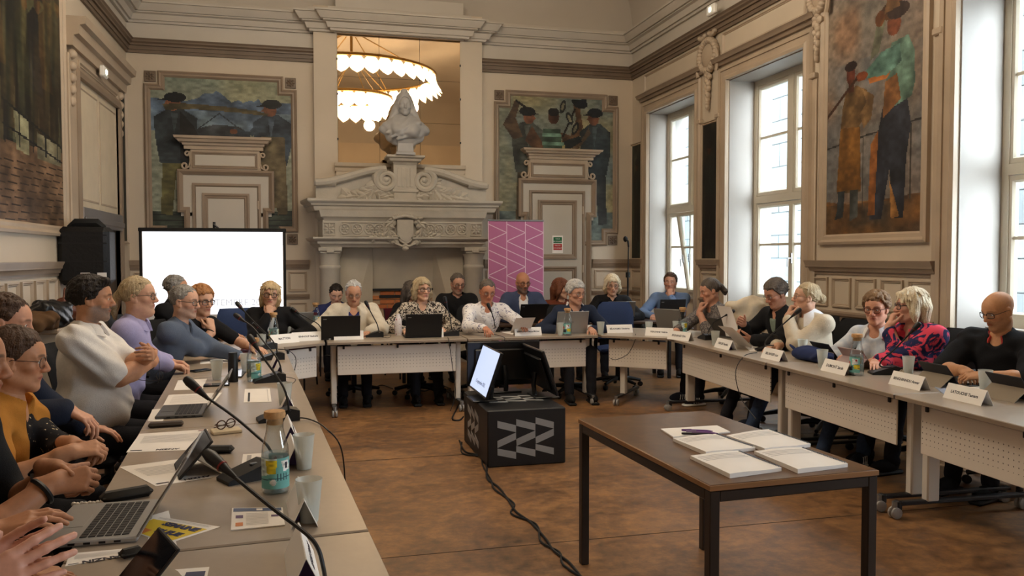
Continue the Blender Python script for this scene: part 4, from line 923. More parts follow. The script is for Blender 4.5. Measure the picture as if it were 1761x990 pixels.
def hair_sdf(h, st, sp):
    big = st in ('long', 'bob', 'pony', 'bun', 'curly', 'wavy', 'veil')
    S = Sdf((-.15, -.21, -.3 if big else -.14), (.15, .15, .17), h); t = sp.get('vol', 0); S.ell((0, -.014, .034+t*.4), (.0835+t*.7, .1035+t*.7, .0925+t), .01)
    hl = dict(short=[(-.2, -.1), (-.09, -.075), (-.03, -.05), (.0, -.012), (.025, .012), (.045, .052), (.07, .072), (.15, .078)], crop=[(-.2, -.1), (-.09, -.07), (-.03, -.045), (.0, .0), (.03, .03), (.05, .068), (.15, .09)],
              receding=[(-.2, -.1), (-.09, -.07), (-.03, -.045), (.0, .0), (.02, .035), (.04, .095), (.15, .16)], fringe=[(-.2, -.1), (-.09, -.075), (-.03, -.05), (.0, -.02), (.03, .02), (.15, .2)],
              bob=[(-.2, -.2), (-.02, -.2), (.02, -.1), (.05, .0), (.062, .05), (.075, .06), (.15, .06)], tight=[(-.2, -.12), (-.09, -.08), (-.02, -.05), (.012, -.005), (.04, .042), (.06, .066), (.15, .07)])
    if st in ('bob', 'long', 'wavy'):
        low = {'bob': -.105, 'long': -.23, 'wavy': -.15}[st]
        for q in (-1, 1):
            S.cone((q*.07, -.01, .04), (q*(.078+t), .01, -.06), .03+t*.5, .026+t, .02).cone((q*(.078+t), .01, -.06), (q*(.07+t), .0, low), .026+t, .018, .02).cone((q*.05, -.075, -.02), (q*.055, -.075, low), .045+t, .03, .03)
            S.cone((q*.03, .075, .085), (q*.075, .05, .0), .016+t*.3, .014, .02)
        S.cone((0, -.085, .0), (0, -.075, low), .05, .035, .03)
        S.ell((0, .02, -.06), (.055, .1, .085), .008, sub=True)
        if sp.get('bangs'): S.ell((0, .078, .066), (.06, .026, .03), .02)
    elif st == 'curly':
        r = random.Random(sp.get('seed', 1))
        for i in range(230):
            a = r.random()*2*pi; u = r.random()*1.35-.35; q = sqrt(max(0, 1-u*u)); p = (q*cos(a)*.088, -.014+q*sin(a)*.1, .04+u*.095)
            lim = np.interp(p[1], [-.2, -.02, .02, .05, .08], [-.07, -.04, .02, .062, .075])
            if p[2] > lim: S.ell(p, (.019, .019, .017), .004)
    hk = {'short': 'short', 'crop': 'crop', 'receding': 'receding', 'fringe': 'fringe', 'bob': 'bob', 'long': 'bob', 'wavy': 'bob', 'pony': 'tight', 'bun': 'tight', 'curly': 'tight'}[st]
    xs, zs_ = zip(*hl[hk])
    def line(X, Y, Z_):
        a = np.interp(Y[0, :, 0], xs, zs_)[None, :, None].astype(np.float32); part = (.006*np.sin(70*X+2+55*Y)+.004*np.sin(190*X+110*Y)).astype(np.float32)
        return (a-Z_)*.75+part
    keep = S.F.copy() if False else None
    S.cut(lambda X, Y, Z_: line(X, Y, Z_)*1.0+0*X)
    rr = random.Random(sp.get('seed', 1)*7+3); nT = dict(short=150, crop=60, receding=70, fringe=70, bob=120, long=120, wavy=160).get(st, 26); tl = dict(crop=.010, bob=.05, long=.06, wavy=.04).get(st, .024)
    for i in range(nT):
        a = rr.random()*2*pi; u = rr.random()*1.5-.5; q = sqrt(max(0, 1-min(1, u*u))); n_ = nv((q*cos(a), q*sin(a), u)); p_ = nv((0, -.014, .034))+n_*nv((.082+t*.7, .102+t*.7, .09+t))
        if p_[2] < np.interp(p_[1], xs, zs_)+.004: continue
        d_ = nv((n_[0]*.25+(rr.random()-.5)*.7, -.75 if st not in ('bob', 'long', 'wavy') else -.15, -.35 if st not in ('bob', 'long', 'wavy') else -1)); d_ -= n_*(d_@n_)*.92; d_ = unit(d_)
        S.cone(p_, p_+d_*tl*(.6+.8*rr.random())+n_*.003, .0085, .004, .007)
    if st == 'fringe': S.ell((0, .02, .1), (.068, .1, .062), .006, sub=True)
    if st == 'short' and sp.get('quiff'): S.cone((-.045, .07, .095), (.045, .07, .1), .022, .022, .02)
    if st == 'pony':
        S.cone((0, -.1, .03), (0, -.125, .0), .03, .022, .02).cone((0, -.125, .0), (0, -.15, -.06), .028, .03, .02).cone((0, -.15, -.06), (0, -.145, -.14 if sp.get('tail', 1) > .9 else -.09), .03, .012, .02)
    if st == 'bun': S.ell((0, -.125, -.005), (.042, .036, .04), .012)
    X, Y, Z_ = S.coords(); ang = np.arctan2(X, Y+.02+0*X); f = 60 if st not in ('long', 'bob', 'pony') else 44
    S.F += (.0013*np.sin(f*ang+9*Z_+2*np.sin(5*ang)) + .0009*np.sin(17*ang-14*Z_) + .0006*np.sin(90*Y+30*X)).astype(np.float32)
    return S
GLM = {}
def glasses(kind, parent, M):
    "spectacles in the head frame: kind = (colour, rim radius, half width, half height, round)"
    col, r, hw, hh, pw = kind; m = mat('spectacle frame %d %d %d' % col, col, .35); mb = MB(M); lens = MB(M)
    for q in (-1, 1):
        pts = []
        for a in np.linspace(0, 2*pi, 22, endpoint=False):
            c_, s_ = cos(a), sin(a); e = 2/pw; x = abs(c_)**e*hw*(1 if c_ > 0 else -1); z = abs(s_)**e*hh*(1 if s_ > 0 else -1); pts.append((q*.033+x, .104-abs(q*.033+x)**2*3.2, z-.002))
        mb.tube(pts, r, 5, closed=True); lens.add([(p[0], p[1]+.0003, p[2]) for p in pts], [tuple(range(22))])
        mb.tube([(q*(.033+hw), .104-(.033+hw)**2*3.2, .004), (q*.078, .075, .006), (q*.083, .0, .004), (q*.082, -.02, -.008)], r*.9, 5)
    mb.tube([(-.033+hw, .102, .003), (0, .107, .006), (.033-hw, .102, .003)], r, 5)
    g = mb.obj('glasses', m, parent); lens.obj('lens', GLASS, g, smooth=0); return g
PEOPLE = {}
def person(sp):
    """sp: label, head=(px, py, depth) or world point, face=(torso yaw, head yaw, pitch down, roll) in degrees (0 = towards the camera end, 90 = +x),
    lean, arms=[right, left] each dict(w=wrist point, e=elbow hint, d=finger dir, n=palm normal, ...), top/jacket/trousers specs"""
    hd = sp['head']; Hc = nv(W(hd[0], hd[1], d=hd[2]) if hd[0] > 20 or hd[2] > 1.6 else hd) if not sp.get('hw') else nv(sp['hw'])
    ty, hy, pt, rl = [radians(a) for a in sp['face']]; near = sp.get('near', 0); hb = sp.get('res', .0095 if not near else .008); hh = .0038 if not near else .003
    f = nv((sin(ty), -cos(ty), 0)); z = nv((0, 0, 1)); r = np.cross(f, z)
    hf = nv((sin(hy)*cos(pt), -cos(hy)*cos(pt), -sin(pt))); hr = np.cross(hf, z); hr = unit(hr); hu = np.cross(hr, hf); hr, hu = hr*cos(rl)+hu*sin(rl), hu*cos(rl)-hr*sin(rl)
    HM = Mx(((hr[0], hf[0], hu[0], Hc[0]), (hr[1], hf[1], hu[1], Hc[1]), (hr[2], hf[2], hu[2], Hc[2]), (0, 0, 0, 1))); hs = sp.get('hscale', 1.0)
    HM = HM @ Mx.Scale(hs, 4)
    HR = nv([[HM[i][j] for j in range(3)] for i in range(3)])
    N = Hc-z*.165-f*(.025+.05*max(0, sin(pt)))+nv(sp.get('noff', (0, 0, 0))); lean = sp.get('lean', .1); P = nv((N[0]-f[0]*lean, N[1]-f[1]*lean, 0))-r*sp.get('slean', 0); P[2] = sp.get('hipz', .56)
    ax = unit(N-P); tr = r; tf = unit(np.cross(ax, tr)); tf = tf if tf@f > 0 else -tf; TR = np.stack([tr, tf, ax], 1); Lt = np.linalg.norm(N-P)
    sw = sp.get('sw', .165 if sp.get('fem') else .182); sx = sp.get('sx', 1.0); bel = sp.get('belly', 0); loc = V((P[0], P[1], 0)); lo = nv(loc)
    root = thing('person', sp['label'], 'person', loc)
    Ss = [N-ax*.055+r*sw-f*.01, N-ax*.055-r*sw-f*.01]
    arms = []
    for i, a in enumerate(sp.get('arms', [])):
        if a is None: arms.append(None); continue
        a = dict(a); rl_ = lambda q: r*q[0]+f*q[1]+z*q[2]
        if 'chin' in a:
            cx, cy, cz = a['chin']; a['w'] = Hc+hf*(.10+cy)-z*(.205-cz)+hr*cx; a.setdefault('d', z*.95-hf*.3+hr*(-cx*2)); a.setdefault('n', -hf+z*.1); a.setdefault('curl', (75, 80, 40)); a.setdefault('e', (0, .35, -1)); a.setdefault('thumb', (30, 25))
        if 'rel' in a: q = a['rel']; a['w'] = nv((N[0], N[1], 0))+r*q[0]+f*q[1]+z*q[2]
        if 'dr' in a: a['d'] = rl_(a['dr'])
        if 'nr' in a: a['n'] = rl_(a['nr'])
        w = nv(W(*a['w'][:2], d=a['w'][2])) if len(a['w']) == 3 and a['w'][0] > 20 else nv(a['w'])
        S0 = Ss[i]; la, lf = .29*a.get('l', 1), .255*a.get('l', 1); v = w-S0; L = np.linalg.norm(v)
        if L > la+lf-.005: la *= L/(la+lf-.005); lf *= L/(.29*a.get('l', 1)+lf-.005) if False else L/(.545*a.get('l', 1)-.005)
        L = min(L, la+lf-.002); v = unit(v); c = (la*la+L*L-lf*lf)/(2*la*L); c = max(-1, min(1, c)); hint = nv(a.get('e', (0, 0, -1))); hint = hint[0]*r+hint[1]*f+hint[2]*z; hp = unit(hint-v*(hint@v))
        E = S0+v*la*c+hp*la*sqrt(max(0, 1-c*c)); arms.append((S0, E, w, a))
    body = []; cols = []; quads = []; nb = 0; tone = sp['skin']
    def addp(p, q, c):
        nonlocal nb
        body.append(p); quads.append(q+nb); cols.append(c); nb += len(p)
    # head
    Nl = np.linalg.solve(HR, N+ax*.0-Hc); S = head_sdf(hh, Nl, sp); p, q = S.mesh(); cl = skin_colour(p, sp, tone); addp((p @ HR.T)+Hc, q, cl)
    # trunk, arms, legs
    def bounds(extra=()):
        pts = [P, N, *Ss]+[x for a in arms if a for x in a[:3]]+list(extra); pts = np.array(pts); return pts.min(0)-.3, pts.max(0)+.3
    H2 = [P+r*.09-z*.0, P-r*.09]; legs = sp.get('legs', [(.42, .05, 0), (.42, .05, 0)]); K = []; A = []
    for i, (kl, ko, ks) in enumerate(legs):
        k_ = H2[i]+f*kl+r*ks*(1 if i == 0 else -1)+r*(.03 if i == 0 else -.03)-z*.03; K.append(k_); a_ = k_+f*ko; a_ = nv((a_[0], a_[1], .09)); A.append(a_)
    def trunk(S, g, k=.04, fem=sp.get('fem', 0)):
        c = lambda t, df=0: P+(N-P)*t+tf*df
        S.ell(c(.66, .005), (.155*sx+g, .105*sx+g+bel*.3, .19+g), k, TR).ell(c(.30, .02+bel*.4), (.145*sx+g+bel*.5, .105*sx+g+bel, .17+g), k, TR).ell(c(.02, 0), (.165*sx+g, .125+g, .13+g), k, TR)
        if fem:
            for q in (-1, 1): S.ell(c(.6, .085*sx)+r*q*.075, (.068+g, .06+g, .066+g), .03, TR)
        for s_ in Ss: S.cone(N-ax*.04, s_, .052+g, .06*min(1.1, sx)+g, k)
        S.cone(N-ax*.06, N+ax*.015, .07+g, .055+g, .03)
    def sleeve(S, i, g, t1, k=.03, t0=0, flare=1.0):
        if i >= len(arms) or arms[i] is None: return
        S0, E, w, a = arms[i]; fat = a.get('fat', sp.get('armfat', 1))
        if t1 <= 1: S.cone(S0, S0+(E-S0)*t1, .058*fat+g, (.058-.012*t1)*fat+g*flare, k)
        else:
            S.cone(S0, E, (.05 if sp.get('fem') else .055)*fat+g, .043*fat+g, k); S.cone(E, E+(w-E)*(t1-1), .045*fat+g, (.045-.017*(t1-1))*fat+g*flare, k)
    lo_, hi_ = bounds(K+A); S = Sdf(lo_, hi_, hb*1.25); trunk(S, -.004); S.cone(N-ax*.05, Hc-hu*.08-hf*.02, .056, .05, .02)
    for i in range(len(arms)):
        if arms[i]: S.cone(arms[i][0], arms[i][1], .054*sp.get('armfat', 1), .04*sp.get('armfat', 1), .03)
    for i in (0, 1): S.cone(H2[i], K[i], .08, .058, .04).cone(K[i], A[i], .055, .04, .02)
    p, q = S.mesh(); S1 = S
    addp(p, q, np.tile(nv(lin(tone)), (len(p), 1)))
    for i in range(len(arms)):                                        # forearms and hands on a finer grid
        if arms[i] is None: continue
        S0, E, w, a = arms[i]; fat = a.get('fat', sp.get('armfat', 1)); pts = np.array([E, w]); S = Sdf(np.minimum(E, w)-.2, np.maximum(E, w)+.2, a.get('h', .0045 if not near else .0038))
        if a.get('sl', 9) < 1.4: S.cone(S0+(E-S0)*.45, E, .05*fat, .042*fat, .02)
        dd = nv(a['d']) if 'd' in a else w-E; d_ = dd
        S.cone(E, E+(w-E)*.35, .043*fat, .044*fat, .015).cone(E+(w-E)*.35, w, .043*fat, .0285, .015)
        hand(S, w, d_, a.get('n', (0, 0, -1)), a.get('curl', (22, 28, 18)), a.get('spread', 6), a.get('thumb', (35, 20)), 1 if i == 0 else -1, a.get('s', 1.0)*sp.get('hs', .97), a.get('f'))
        p, q = S.mesh(); addp(p, q, np.tile(nv(lin(a.get('tone', tone))), (len(p), 1)))
    b = npmesh('body', np.concatenate(body)-lo, np.concatenate(quads), SKIN, root, vcol=np.concatenate(cols))
    # eyes
    for s_ in (-1, 1):
        mb = MB(Mx.Translation(-loc) @ HM); c = (s_*.0315, .0775, .0005); mb.sph(c, .0128, 12, 8); mb.sph((c[0]+sp.get('gx', 0), c[1]+.0078, c[2]+sp.get('gz', -.0005)), (.0058, .0058, .0058), 10, 6, 1); mb.obj('eye', [EYE, IRIS], root)
    # hair
    hstyle = sp.get('hair')
    if hstyle:
        S = hair_sdf(.0045 if not near else .004, hstyle[0], sp); p, q = S.mesh(); x, y, z_ = p.T; an = np.arctan2(x, y+.02)
        k = .5+.16*np.sin(53*an+9*z_+3*np.sin(7*an))+.14*np.sin(131*an-14*z_+2*np.sin(19*an))+.18*np.sin(60*x+40*y+50*z_)+.12*np.sin(400*x+310*y); k = np.clip(k*.9+.1*(z_/.1), 0, 1)[:, None]
        c1, c2 = HAIRC[hstyle[1]]; npmesh('hair', (p @ HR.T)+Hc-lo, q, HAIRM, root, vcol=nv(lin(c1))*(1-k)+nv(lin(c2))*k)
    if 'glasses' in sp: glasses(sp['glasses'], root, Mx.Translation(-loc) @ HM)
    # clothes
    def garment(nm, g, mt, sl=(2, 2), neck=.06, vee=0, openw=0, low=0, fold=.003, t0=0, flare=1.0, hem=-.12):
        S = Sdf(*bounds(), hb); trunk(S, g)
        for i in (0, 1): sleeve(S, i, g+.002, sl[i], flare=flare)
        if fold: S.folds(fold, 1, sp['seed']*1.7)
        if neck: S.cone(N-ax*.015+f*.01, N+ax*.15+f*.02, neck, neck+.03, .008, sub=True)
        if vee: S.cone(N+tf*(.1+g), N-ax*vee+tf*(.16+g), .06, .008, .006, sub=True)
        if openw:
            S.cone(N+tf*.13, N-ax*.2+tf*.2, .05+openw*.3, .035+openw*.5, .006, sub=True); S.cone(N-ax*.2+tf*.2, P+tf*(.24+bel), .035+openw*.5, .02+openw, .006, sub=True)
        S.cut(lambda X, Y, Z_: (P[2]+hem)-Z_+0*X+0*Y)
        p, q = S.mesh(); return npmesh(nm, p-lo, q, mt, root)
    for nm, kw in sp['clothes']: garment(nm, **kw)
    if 'collar' in sp:                                                # turned-down shirt collar: a band open at the throat
        mt, hgt, wd, op = sp['collar']; pts = []; n = 26; vs = []
        for j, (rr, zz) in enumerate(((.06, .022*hgt/.04), (.066, .032*hgt/.04), (.08*wd, .014), (.098*wd, -.022), (.09*wd, -.026), (.064, .01))):
            for i in range(n):
                t = -pi+op+(2*pi-2*op)*i/(n-1); a = t+pi/2+pi; drop = .05*max(0, cos(t))**1 if False else 0
                fr = abs(t)/pi; dz = -.03*fr**3-(.02*fr**6 if j in (2, 3, 4) else 0)
                vs.append(N+r*sin(t+pi)*-rr*1.0+tf*(-cos(t))*rr*1.02+ax*(zz+dz+.005)+tf*.012)
        k = 6; fs = [(j*n+i, j*n+i+1, ((j+1) % k)*n+i+1, ((j+1) % k)*n+i) for j in range(k) for i in range(n-1)]+[tuple(j*n for j in range(k)), tuple(j*n+n-1 for j in range(k))[::-1]]
        MB().add([x-lo for x in vs], fs).obj('collar', mt, root, smooth=60)
    S = Sdf(np.minimum.reduce([P, *K, *A])-.2, np.maximum.reduce([P, *K, *A])+.2, .013)
    S.ell(P-z*.01, (.175*sx+bel*.4, .135+bel*.3, .11), .03, np.stack([r, f, z], 1))
    for i in (0, 1): S.cone(H2[i], K[i], .092, .068, .04).cone(K[i], A[i]+z*.02, .064, .052, .02)
    S.folds(.004, 1, sp['seed']); p, q = S.mesh(); npmesh('trousers', p-lo, q, sp.get('trousers', fabric('dark trousers', (30, 30, 36))), root)
    st = sp.get('shoe', 'dark')
    for i in (0, 1):
        a_ = A[i]; mb = MB(axes(tuple(nv((a_[0], a_[1], 0))-lo), r, f)); m_ = {'dark': fabric('black shoe', (24, 22, 22), bump=0), 'trainer': fabric('navy trainer', (36, 40, 52), bump=.1)}[st]
        mb.sph((0, .06, .055), (.045, .13, .052), 14, 8); mb.sph((0, -.01, .085), (.042, .06, .06), 12, 7); mb.box((0, .055, .014), (.088, .27, .028), .012, 1); sh = mb.obj('shoe', [m_, WHITE if st == 'trainer' else BLACK2], root)
        if st == 'trainer':
            for sd in (-1, 1):
                mb = MB(axes(tuple(nv((a_[0], a_[1], 0))-lo), r, f))
                for q in range(3): mb.tube([(sd*.043, .03+.028*q, .035), (sd*.036, .018+.028*q, .085)], .006, 5)
                mb.obj('stripes', WHITE, sh)
    PEOPLE[sp['label']] = dict(root=root, lo=loc, HM=HM, arms=arms, P=P, N=N, f=f, r=r, tf=tf, ax=ax)
    return root
def bracelet(pn, i, mt, name, t=.93, rr=.034, th=.006, face=None):
    "band round wrist i of person pn"
    R = PEOPLE[pn]; S0, E, w, a = R['arms'][i]; c = E+(w-E)*t; d = unit(w-E); x, y, _ = frame_of(d); mb = MB(Mx.Translation(-R['lo'])); mb.tube([V(c)+(x*cos(q)+y*sin(q))*rr for q in np.linspace(0, 2*pi, 20, endpoint=False)], th, 6, closed=True)
    o = mb.obj(name, mt, R['root'])
    if face is not None:
        n = unit(nv(face)-d*(nv(face)@d)); MB(axes(tuple(V(c)+V(n)*rr-R['lo']), V(d), V(np.cross(d, n))*-1 if False else V(np.cross(n, d)))).box((0, 0, 0), (.034, .04, .012), .004).obj('watch_face', BLACK, o)
    return o
# ---------------------------------------------------------------- marble bust on the pedestal
p = W(693, 268, Y=FY+.1); BZ = zc1; t = thing('bust', 'white marble bust of a veiled woman on the fireplace pedestal', 'bust', (W(696, 268, Y=FY+.06).x, FY+.06, BZ))
BM = nv([[-1, 0, 0], [0, -1, 0], [0, 0, 1]])
S = head_sdf(.0055, nv((0, -.02, -.2)), dict(jaw=.95)); p_, q_ = S.mesh(); npmesh('head', (p_*1.18) @ BM.T+nv((0, -.01, .70)), q_, MARBLE, t)
S = Sdf((-.42, -.3, -.02), (.42, .3, .75), .009)
S.ell((0, .0, .36), (.27, .17, .17), .05).cone((-.1, 0, .47), (-.29, -.01, .36), .1, .07, .06).cone((.1, 0, .47), (.29, -.01, .36), .1, .07, .06).ell((-.09, .12, .33), (.1, .08, .09), .05).ell((.09, .12, .33), (.1, .08, .09), .05).cone((0, -.02, .45), (0, -.015, .68), .085, .07, .05)
for k, (a, b) in enumerate((((-.26, .05, .40), (.2, .17, .24)), ((-.3, .04, .36), (.12, .17, .21)), ((-.2, .1, .45), (.27, .1, .3)), ((.28, .03, .42), (.05, .16, .27)))): S.cone(a, b, .03, .02, .02)
S.cone((-.18, .0, .26), (-.06, .05, .12), .09, .03, .05).cone((.18, 0, .26), (.06, .05, .12), .09, .03, .05).folds(.006, 1.2, 2)
p_, q_ = S.mesh(); npmesh('draped_shoulders', p_ @ BM.T, q_, MARBLE, t)
S = Sdf((-.3, -.3, .3), (.3, .3, 1.08), .009); S.ell((0, -.03, .75), (.125, .14, .155), .02).cone((-.09, -.04, .73), (-.17, -.02, .47), .05, .07, .04).cone((.09, -.04, .73), (.17, -.02, .47), .05, .07, .04).cone((0, -.1, .76), (0, -.12, .46), .1, .12, .05).ell((0, .01, .895), (.05, .05, .045), .03)
S.ell((0, .1, .69), (.085, .16, .125), .012, sub=True).cone((0, .12, .66), (0, .14, .36), .075, .1, .02, sub=True).folds(.005, 1.5, 1); p_, q_ = S.mesh(); npmesh('veil', p_ @ BM.T, q_, MARBLE, t)
mb = MB(); mb.lathe([(.19, 0), (.19, .03), (.16, .045), (.15, .16), (.17, .2), (.18, .22)], (0, 0, 0), 4, 0, Mx.Rotation(pi/4, 4, 'Z')); mb.obj('socle', MARBLE, t, smooth=20)
# ---------------------------------------------------------------- conference tables
TOP = mat('grey-beige laminate', (160, 145, 128), .32, var=.03, vs=30)
EDGE = mat('table edge band', (138, 122, 106), .45)
STEEL = mat('pale painted steel', (214, 208, 200), .4, var=.02)
def perf_mat():
    m = mat('perforated white steel', (226, 218, 208), .45); nt = m.node_tree; N = nt.nodes; L = nt.links; b = N['Principled BSDF']; tc = N.new('ShaderNodeTexCoord'); sp = N.new('ShaderNodeSeparateXYZ'); L.new(tc.outputs['Object'], sp.inputs[0])
    def M_(op, a, b_=None, v=None):
        n = N.new('ShaderNodeMath'); n.operation = op
        for i, x in enumerate((a, b_)):
            if x is None: continue
            if isinstance(x, (int, float)): n.inputs[i].default_value = x
            else: L.new(x, n.inputs[i])
        return n.outputs[0]
    ds = []
    for ax_, o in ((0, 0), (2, .66)):
        f = M_('FRACT', M_('DIVIDE', M_('ADD', sp.outputs[ax_], 9.9), .033)); d = M_('SUBTRACT', f, .5); ds.append(M_('MULTIPLY', d, d))
    dot = M_('LESS_THAN', M_('ADD', ds[0], ds[1]), .014)
    inz = M_('MULTIPLY', M_('LESS_THAN', sp.outputs[2], .60), M_('GREATER_THAN', sp.outputs[2], .445))
    k = M_('MULTIPLY', dot, inz); mx = N.new('ShaderNodeMix'); mx.data_type = 'RGBA'; L.new(k, mx.inputs['Factor']); mx.inputs['A'].default_value = lin((226, 218, 208))+(1,); mx.inputs['B'].default_value = lin((118, 110, 104))+(1,); L.new(mx.outputs['Result'], b.inputs['Base Color'])
    return m
PERF = perf_mat(); CASTG = mat('grey caster wheel', (150, 148, 146), .4); DKMET = mat('dark grey metal', (52, 52, 56), .4, metal=.5)
def tabletop(poly, parent, z=.72, th=.025):
    n = len(poly); mb = MB(); e = .004; c = V((sum(p[0] for p in poly)/n, sum(p[1] for p in poly)/n))
    ins = [(p[0]+(c.x-p[0])*.006, p[1]+(c.y-p[1])*.006) for p in poly]
    vs = [(*p, z-th) for p in poly]+[(*p, z-e) for p in poly]+[(*p, z) for p in ins]
    mb.add(vs, [tuple(range(n))[::-1]]+[(i, (i+1) % n, n+(i+1) % n, n+i) for i in range(n)], 1); mb.add(vs, [(n+i, n+(i+1) % n, 2*n+(i+1) % n, 2*n+i) for i in range(n)]+[tuple(range(2*n, 3*n))])
    return mb.obj('tabletop', [TOP, EDGE], parent, smooth=0)
def caster(parent, p, r=.034):
    mb = MB(); mb.b2((p[0]-.008, p[1]-.012, .05), (p[0]+.008, p[1]+.012, .1), .003); mb.tube([(p[0], p[1]+.01*0, .1), (p[0], p[1], .06)], .018, 8); c = mb.obj('caster', SILVER, parent)
    mb = MB()
    for s in (-1, 1): mb.lathe([(.004, -.011), (r*.8, -.011), (r, -.006), (r, .006), (r*.8, .011), (.004, .011)], (0, 0, 0), 18, 0, Mx.Translation((p[0]+s*.016, p[1], r)) @ Mx.Rotation(pi/2, 4, 'Y'))
    mb.obj('wheel', CASTG, c); return c
def table_legs(r, x, dep, y0=.2):
    MB().b2((x-.028, y0-.04, .09), (x+.028, y0+.045, .695), .008).obj('leg', STEEL, r)
    mb = MB(); mb.b2((x-.022, -.02, .075), (x+.022, dep-.02, .1), .006); mb.b2((x-.024, -.03, .05), (x+.024, .0, .105), .006); mb.obj('foot_bar', DKMET, r); MB().b2((x-.05, y0-.1, .68), (x+.05, dep-.1, .695), .003).obj('bracket', DKMET, r)
    caster(r, (x, -.035)); caster(r, (x, dep-.06))
def conf_table(label, p, ang, L, dep=.78):
    r = thing('conference_table', label, 'table', (p[0], p[1], 0), radians(ang), 'pale conference tables set in a U'); tabletop(rect(0.002, 0, L-.002, dep), r)
    MB().b2((.1, .1, .385), (L-.1, .112, .668), .004).obj('modesty_panel', PERF, r)
    for x in (.16, L/2, L-.16): MB().b2((x-.01, .085, .64), (x+.01, .1, .672), .003).obj('panel_clip', BLACK, r)
    for x in (.065, L-.065): table_legs(r, x, dep)
    MB().b2((.07, .36, .66), (L-.07, .41, .69), .004).obj('beam', STEEL, r)
    return r
conf_table('pale conference table below the two black laptops of the back row', (.19, 8.0), 0, 1.37)
conf_table('pale conference table behind the black cube and its monitors', (1.57, 8.0), 0, 1.38)
ra = -92.4
def redge(Y): return 3.345+.042*(Y-3.2)
conf_table('pale conference table on the right, next to the blue chair corner', (redge(7.52), 7.52), ra, 1.9, .9)
conf_table('pale conference table on the right with the dark blue bag', (redge(5.6), 5.6), ra, 1.48, .9)
conf_table('pale conference table at the right edge, nearest on its side', (redge(4.11), 4.11), ra, 1.7, .9)
la_ = 94.1
def ledge(Y): return .175-.072*(Y-2.45)
conf_table('pale conference table at the bottom left under the nearest name card', (ledge(.75), .75), la_, 1.7, .82)
conf_table('pale conference table on the left under the large silver laptop', (ledge(2.455), 2.455), la_, 1.75, .82)
conf_table('pale conference table on the left in front of the lavender blouse', (ledge(4.21), 4.21), la_, 1.75, .82)
conf_table('pale conference table on the left, farthest of its row', (ledge(5.97), 5.97), la_, 1.74, .82)
def corner_table(label, poly):
    r = thing('corner_table', label, 'table', (*poly[0], 0)); q = [(a-poly[0][0], b-poly[0][1]) for a, b in poly]; tabletop(q, r)
    d = V(q[1]); L = d.length; a = atan2(d.y, d.x); M = Mx.Rotation(a, 4, 'Z')
    pm = MB(); pm.b2((.04, .1, .385), (L-.02, .112, .668), .004); o = pm.obj('modesty_panel', PERF, r); o.matrix_local = M
    for x in (.1, L-.1): o = MB().b2((x-.01, .085, .64), (x+.01, .1, .672), .003).obj('panel_clip', BLACK, r); o.matrix_local = M
    o = MB().b2((L*.25-.03, .17, .09), (L*.25+.03, .25, .695), .008).obj('leg', STEEL, r); o.matrix_local = M
    mb = MB(); mb.b2((L*.25-.022, -.02, .075), (L*.25+.022, .7, .1), .006); o = mb.obj('foot_bar', DKMET, r); o.matrix_local = M
    for y in (-.035, .66): c = caster(r, (L*.25, y)); c.matrix_local = M
    return r
corner_table('pale corner table in front of the empty blue chair', [(2.99, 8.0), (3.51, 7.56), (4.30, 7.50), (4.34, 8.1), (3.62, 8.78), (2.99, 8.78)])
corner_table('pale corner table at the far left, before the blonde woman', [(-.19, 7.72), (.17, 8.0), (.17, 8.78), (-.55, 8.78), (-1.05, 8.35), (-1.03, 7.66)])
# second row of dark tables against the back
DKW = mat('dark brown wood', (66, 46, 34), .4, var=.15, vs=8)
for k, (a, b) in enumerate(((-.35, 1.2), (1.25, 2.8), (2.85, 4.5))):
    r = thing('back_table', ['dark wooden table of the second row, left one near the cream jacket', 'dark wooden table of the second row, before the pink banner', 'dark wooden table of the second row, near the far window'][k], 'table', (a, 9.42, 0))
    MB().b2((0, 0, .70), (b-a, .58, .73), .004).obj('tabletop', DKW, r)
    for x in (.05, b-a-.05):
        for y in (.06, .52): MB().b2((x-.02, y-.02, 0), (x+.02, y+.02, .7), .004).obj('leg', BLACK, r)
    MB().b2((.03, .08, .64), (b-a-.03, .1, .7)).obj('apron', BLACK, r)
# ---------------------------------------------------------------- brown table with the booklets
WOOD = mat('brown table laminate', (92, 64, 42), .34, c2=(112, 80, 52), vs=5, lo=.35, hi=.7, vdist=2); WOODE = mat('table wood edge', (140, 98, 58), .5)
FRM = mat('dark brown square tube', (42, 34, 30), .4, var=.1)
bc = [W(995, 716, Z=.73), W(1213, 712, Z=.73), W(1515, 805, Z=.73), W(1222, 830, Z=.73)]
ctr = (bc[0]+bc[1]+bc[2]+bc[3])/4; bang = atan2(bc[0].y-bc[3].y, bc[0].x-bc[3].x)-pi/2
BT = thing('wooden_table', 'brown laminate table on dark square legs, in the middle of the floor', 'table', (ctr.x, ctr.y, 0), bang); bw_, bl_ = .72, 1.25
mb = MB(); mb.box((0, 0, .718), (bw_, bl_, .024), .003); mb.obj('tabletop', WOOD, BT)
mb = MB(); mb.sweep(rect(-bw_/2-.001, -bl_/2-.001, bw_/2+.001, bl_/2+.001), [(0, .708), (-.002, .709), (-.002, .727), (0, .728)], closed=True); mb.obj('edge_band', WOODE, BT)
for sx in (-1, 1):
    for sy in (-1, 1): MB().b2((sx*(bw_/2-.02)-.02, sy*(bl_/2-.02)-.02, 0), (sx*(bw_/2-.02)+.02, sy*(bl_/2-.02)+.02, .706), .003).obj('leg', FRM, BT)
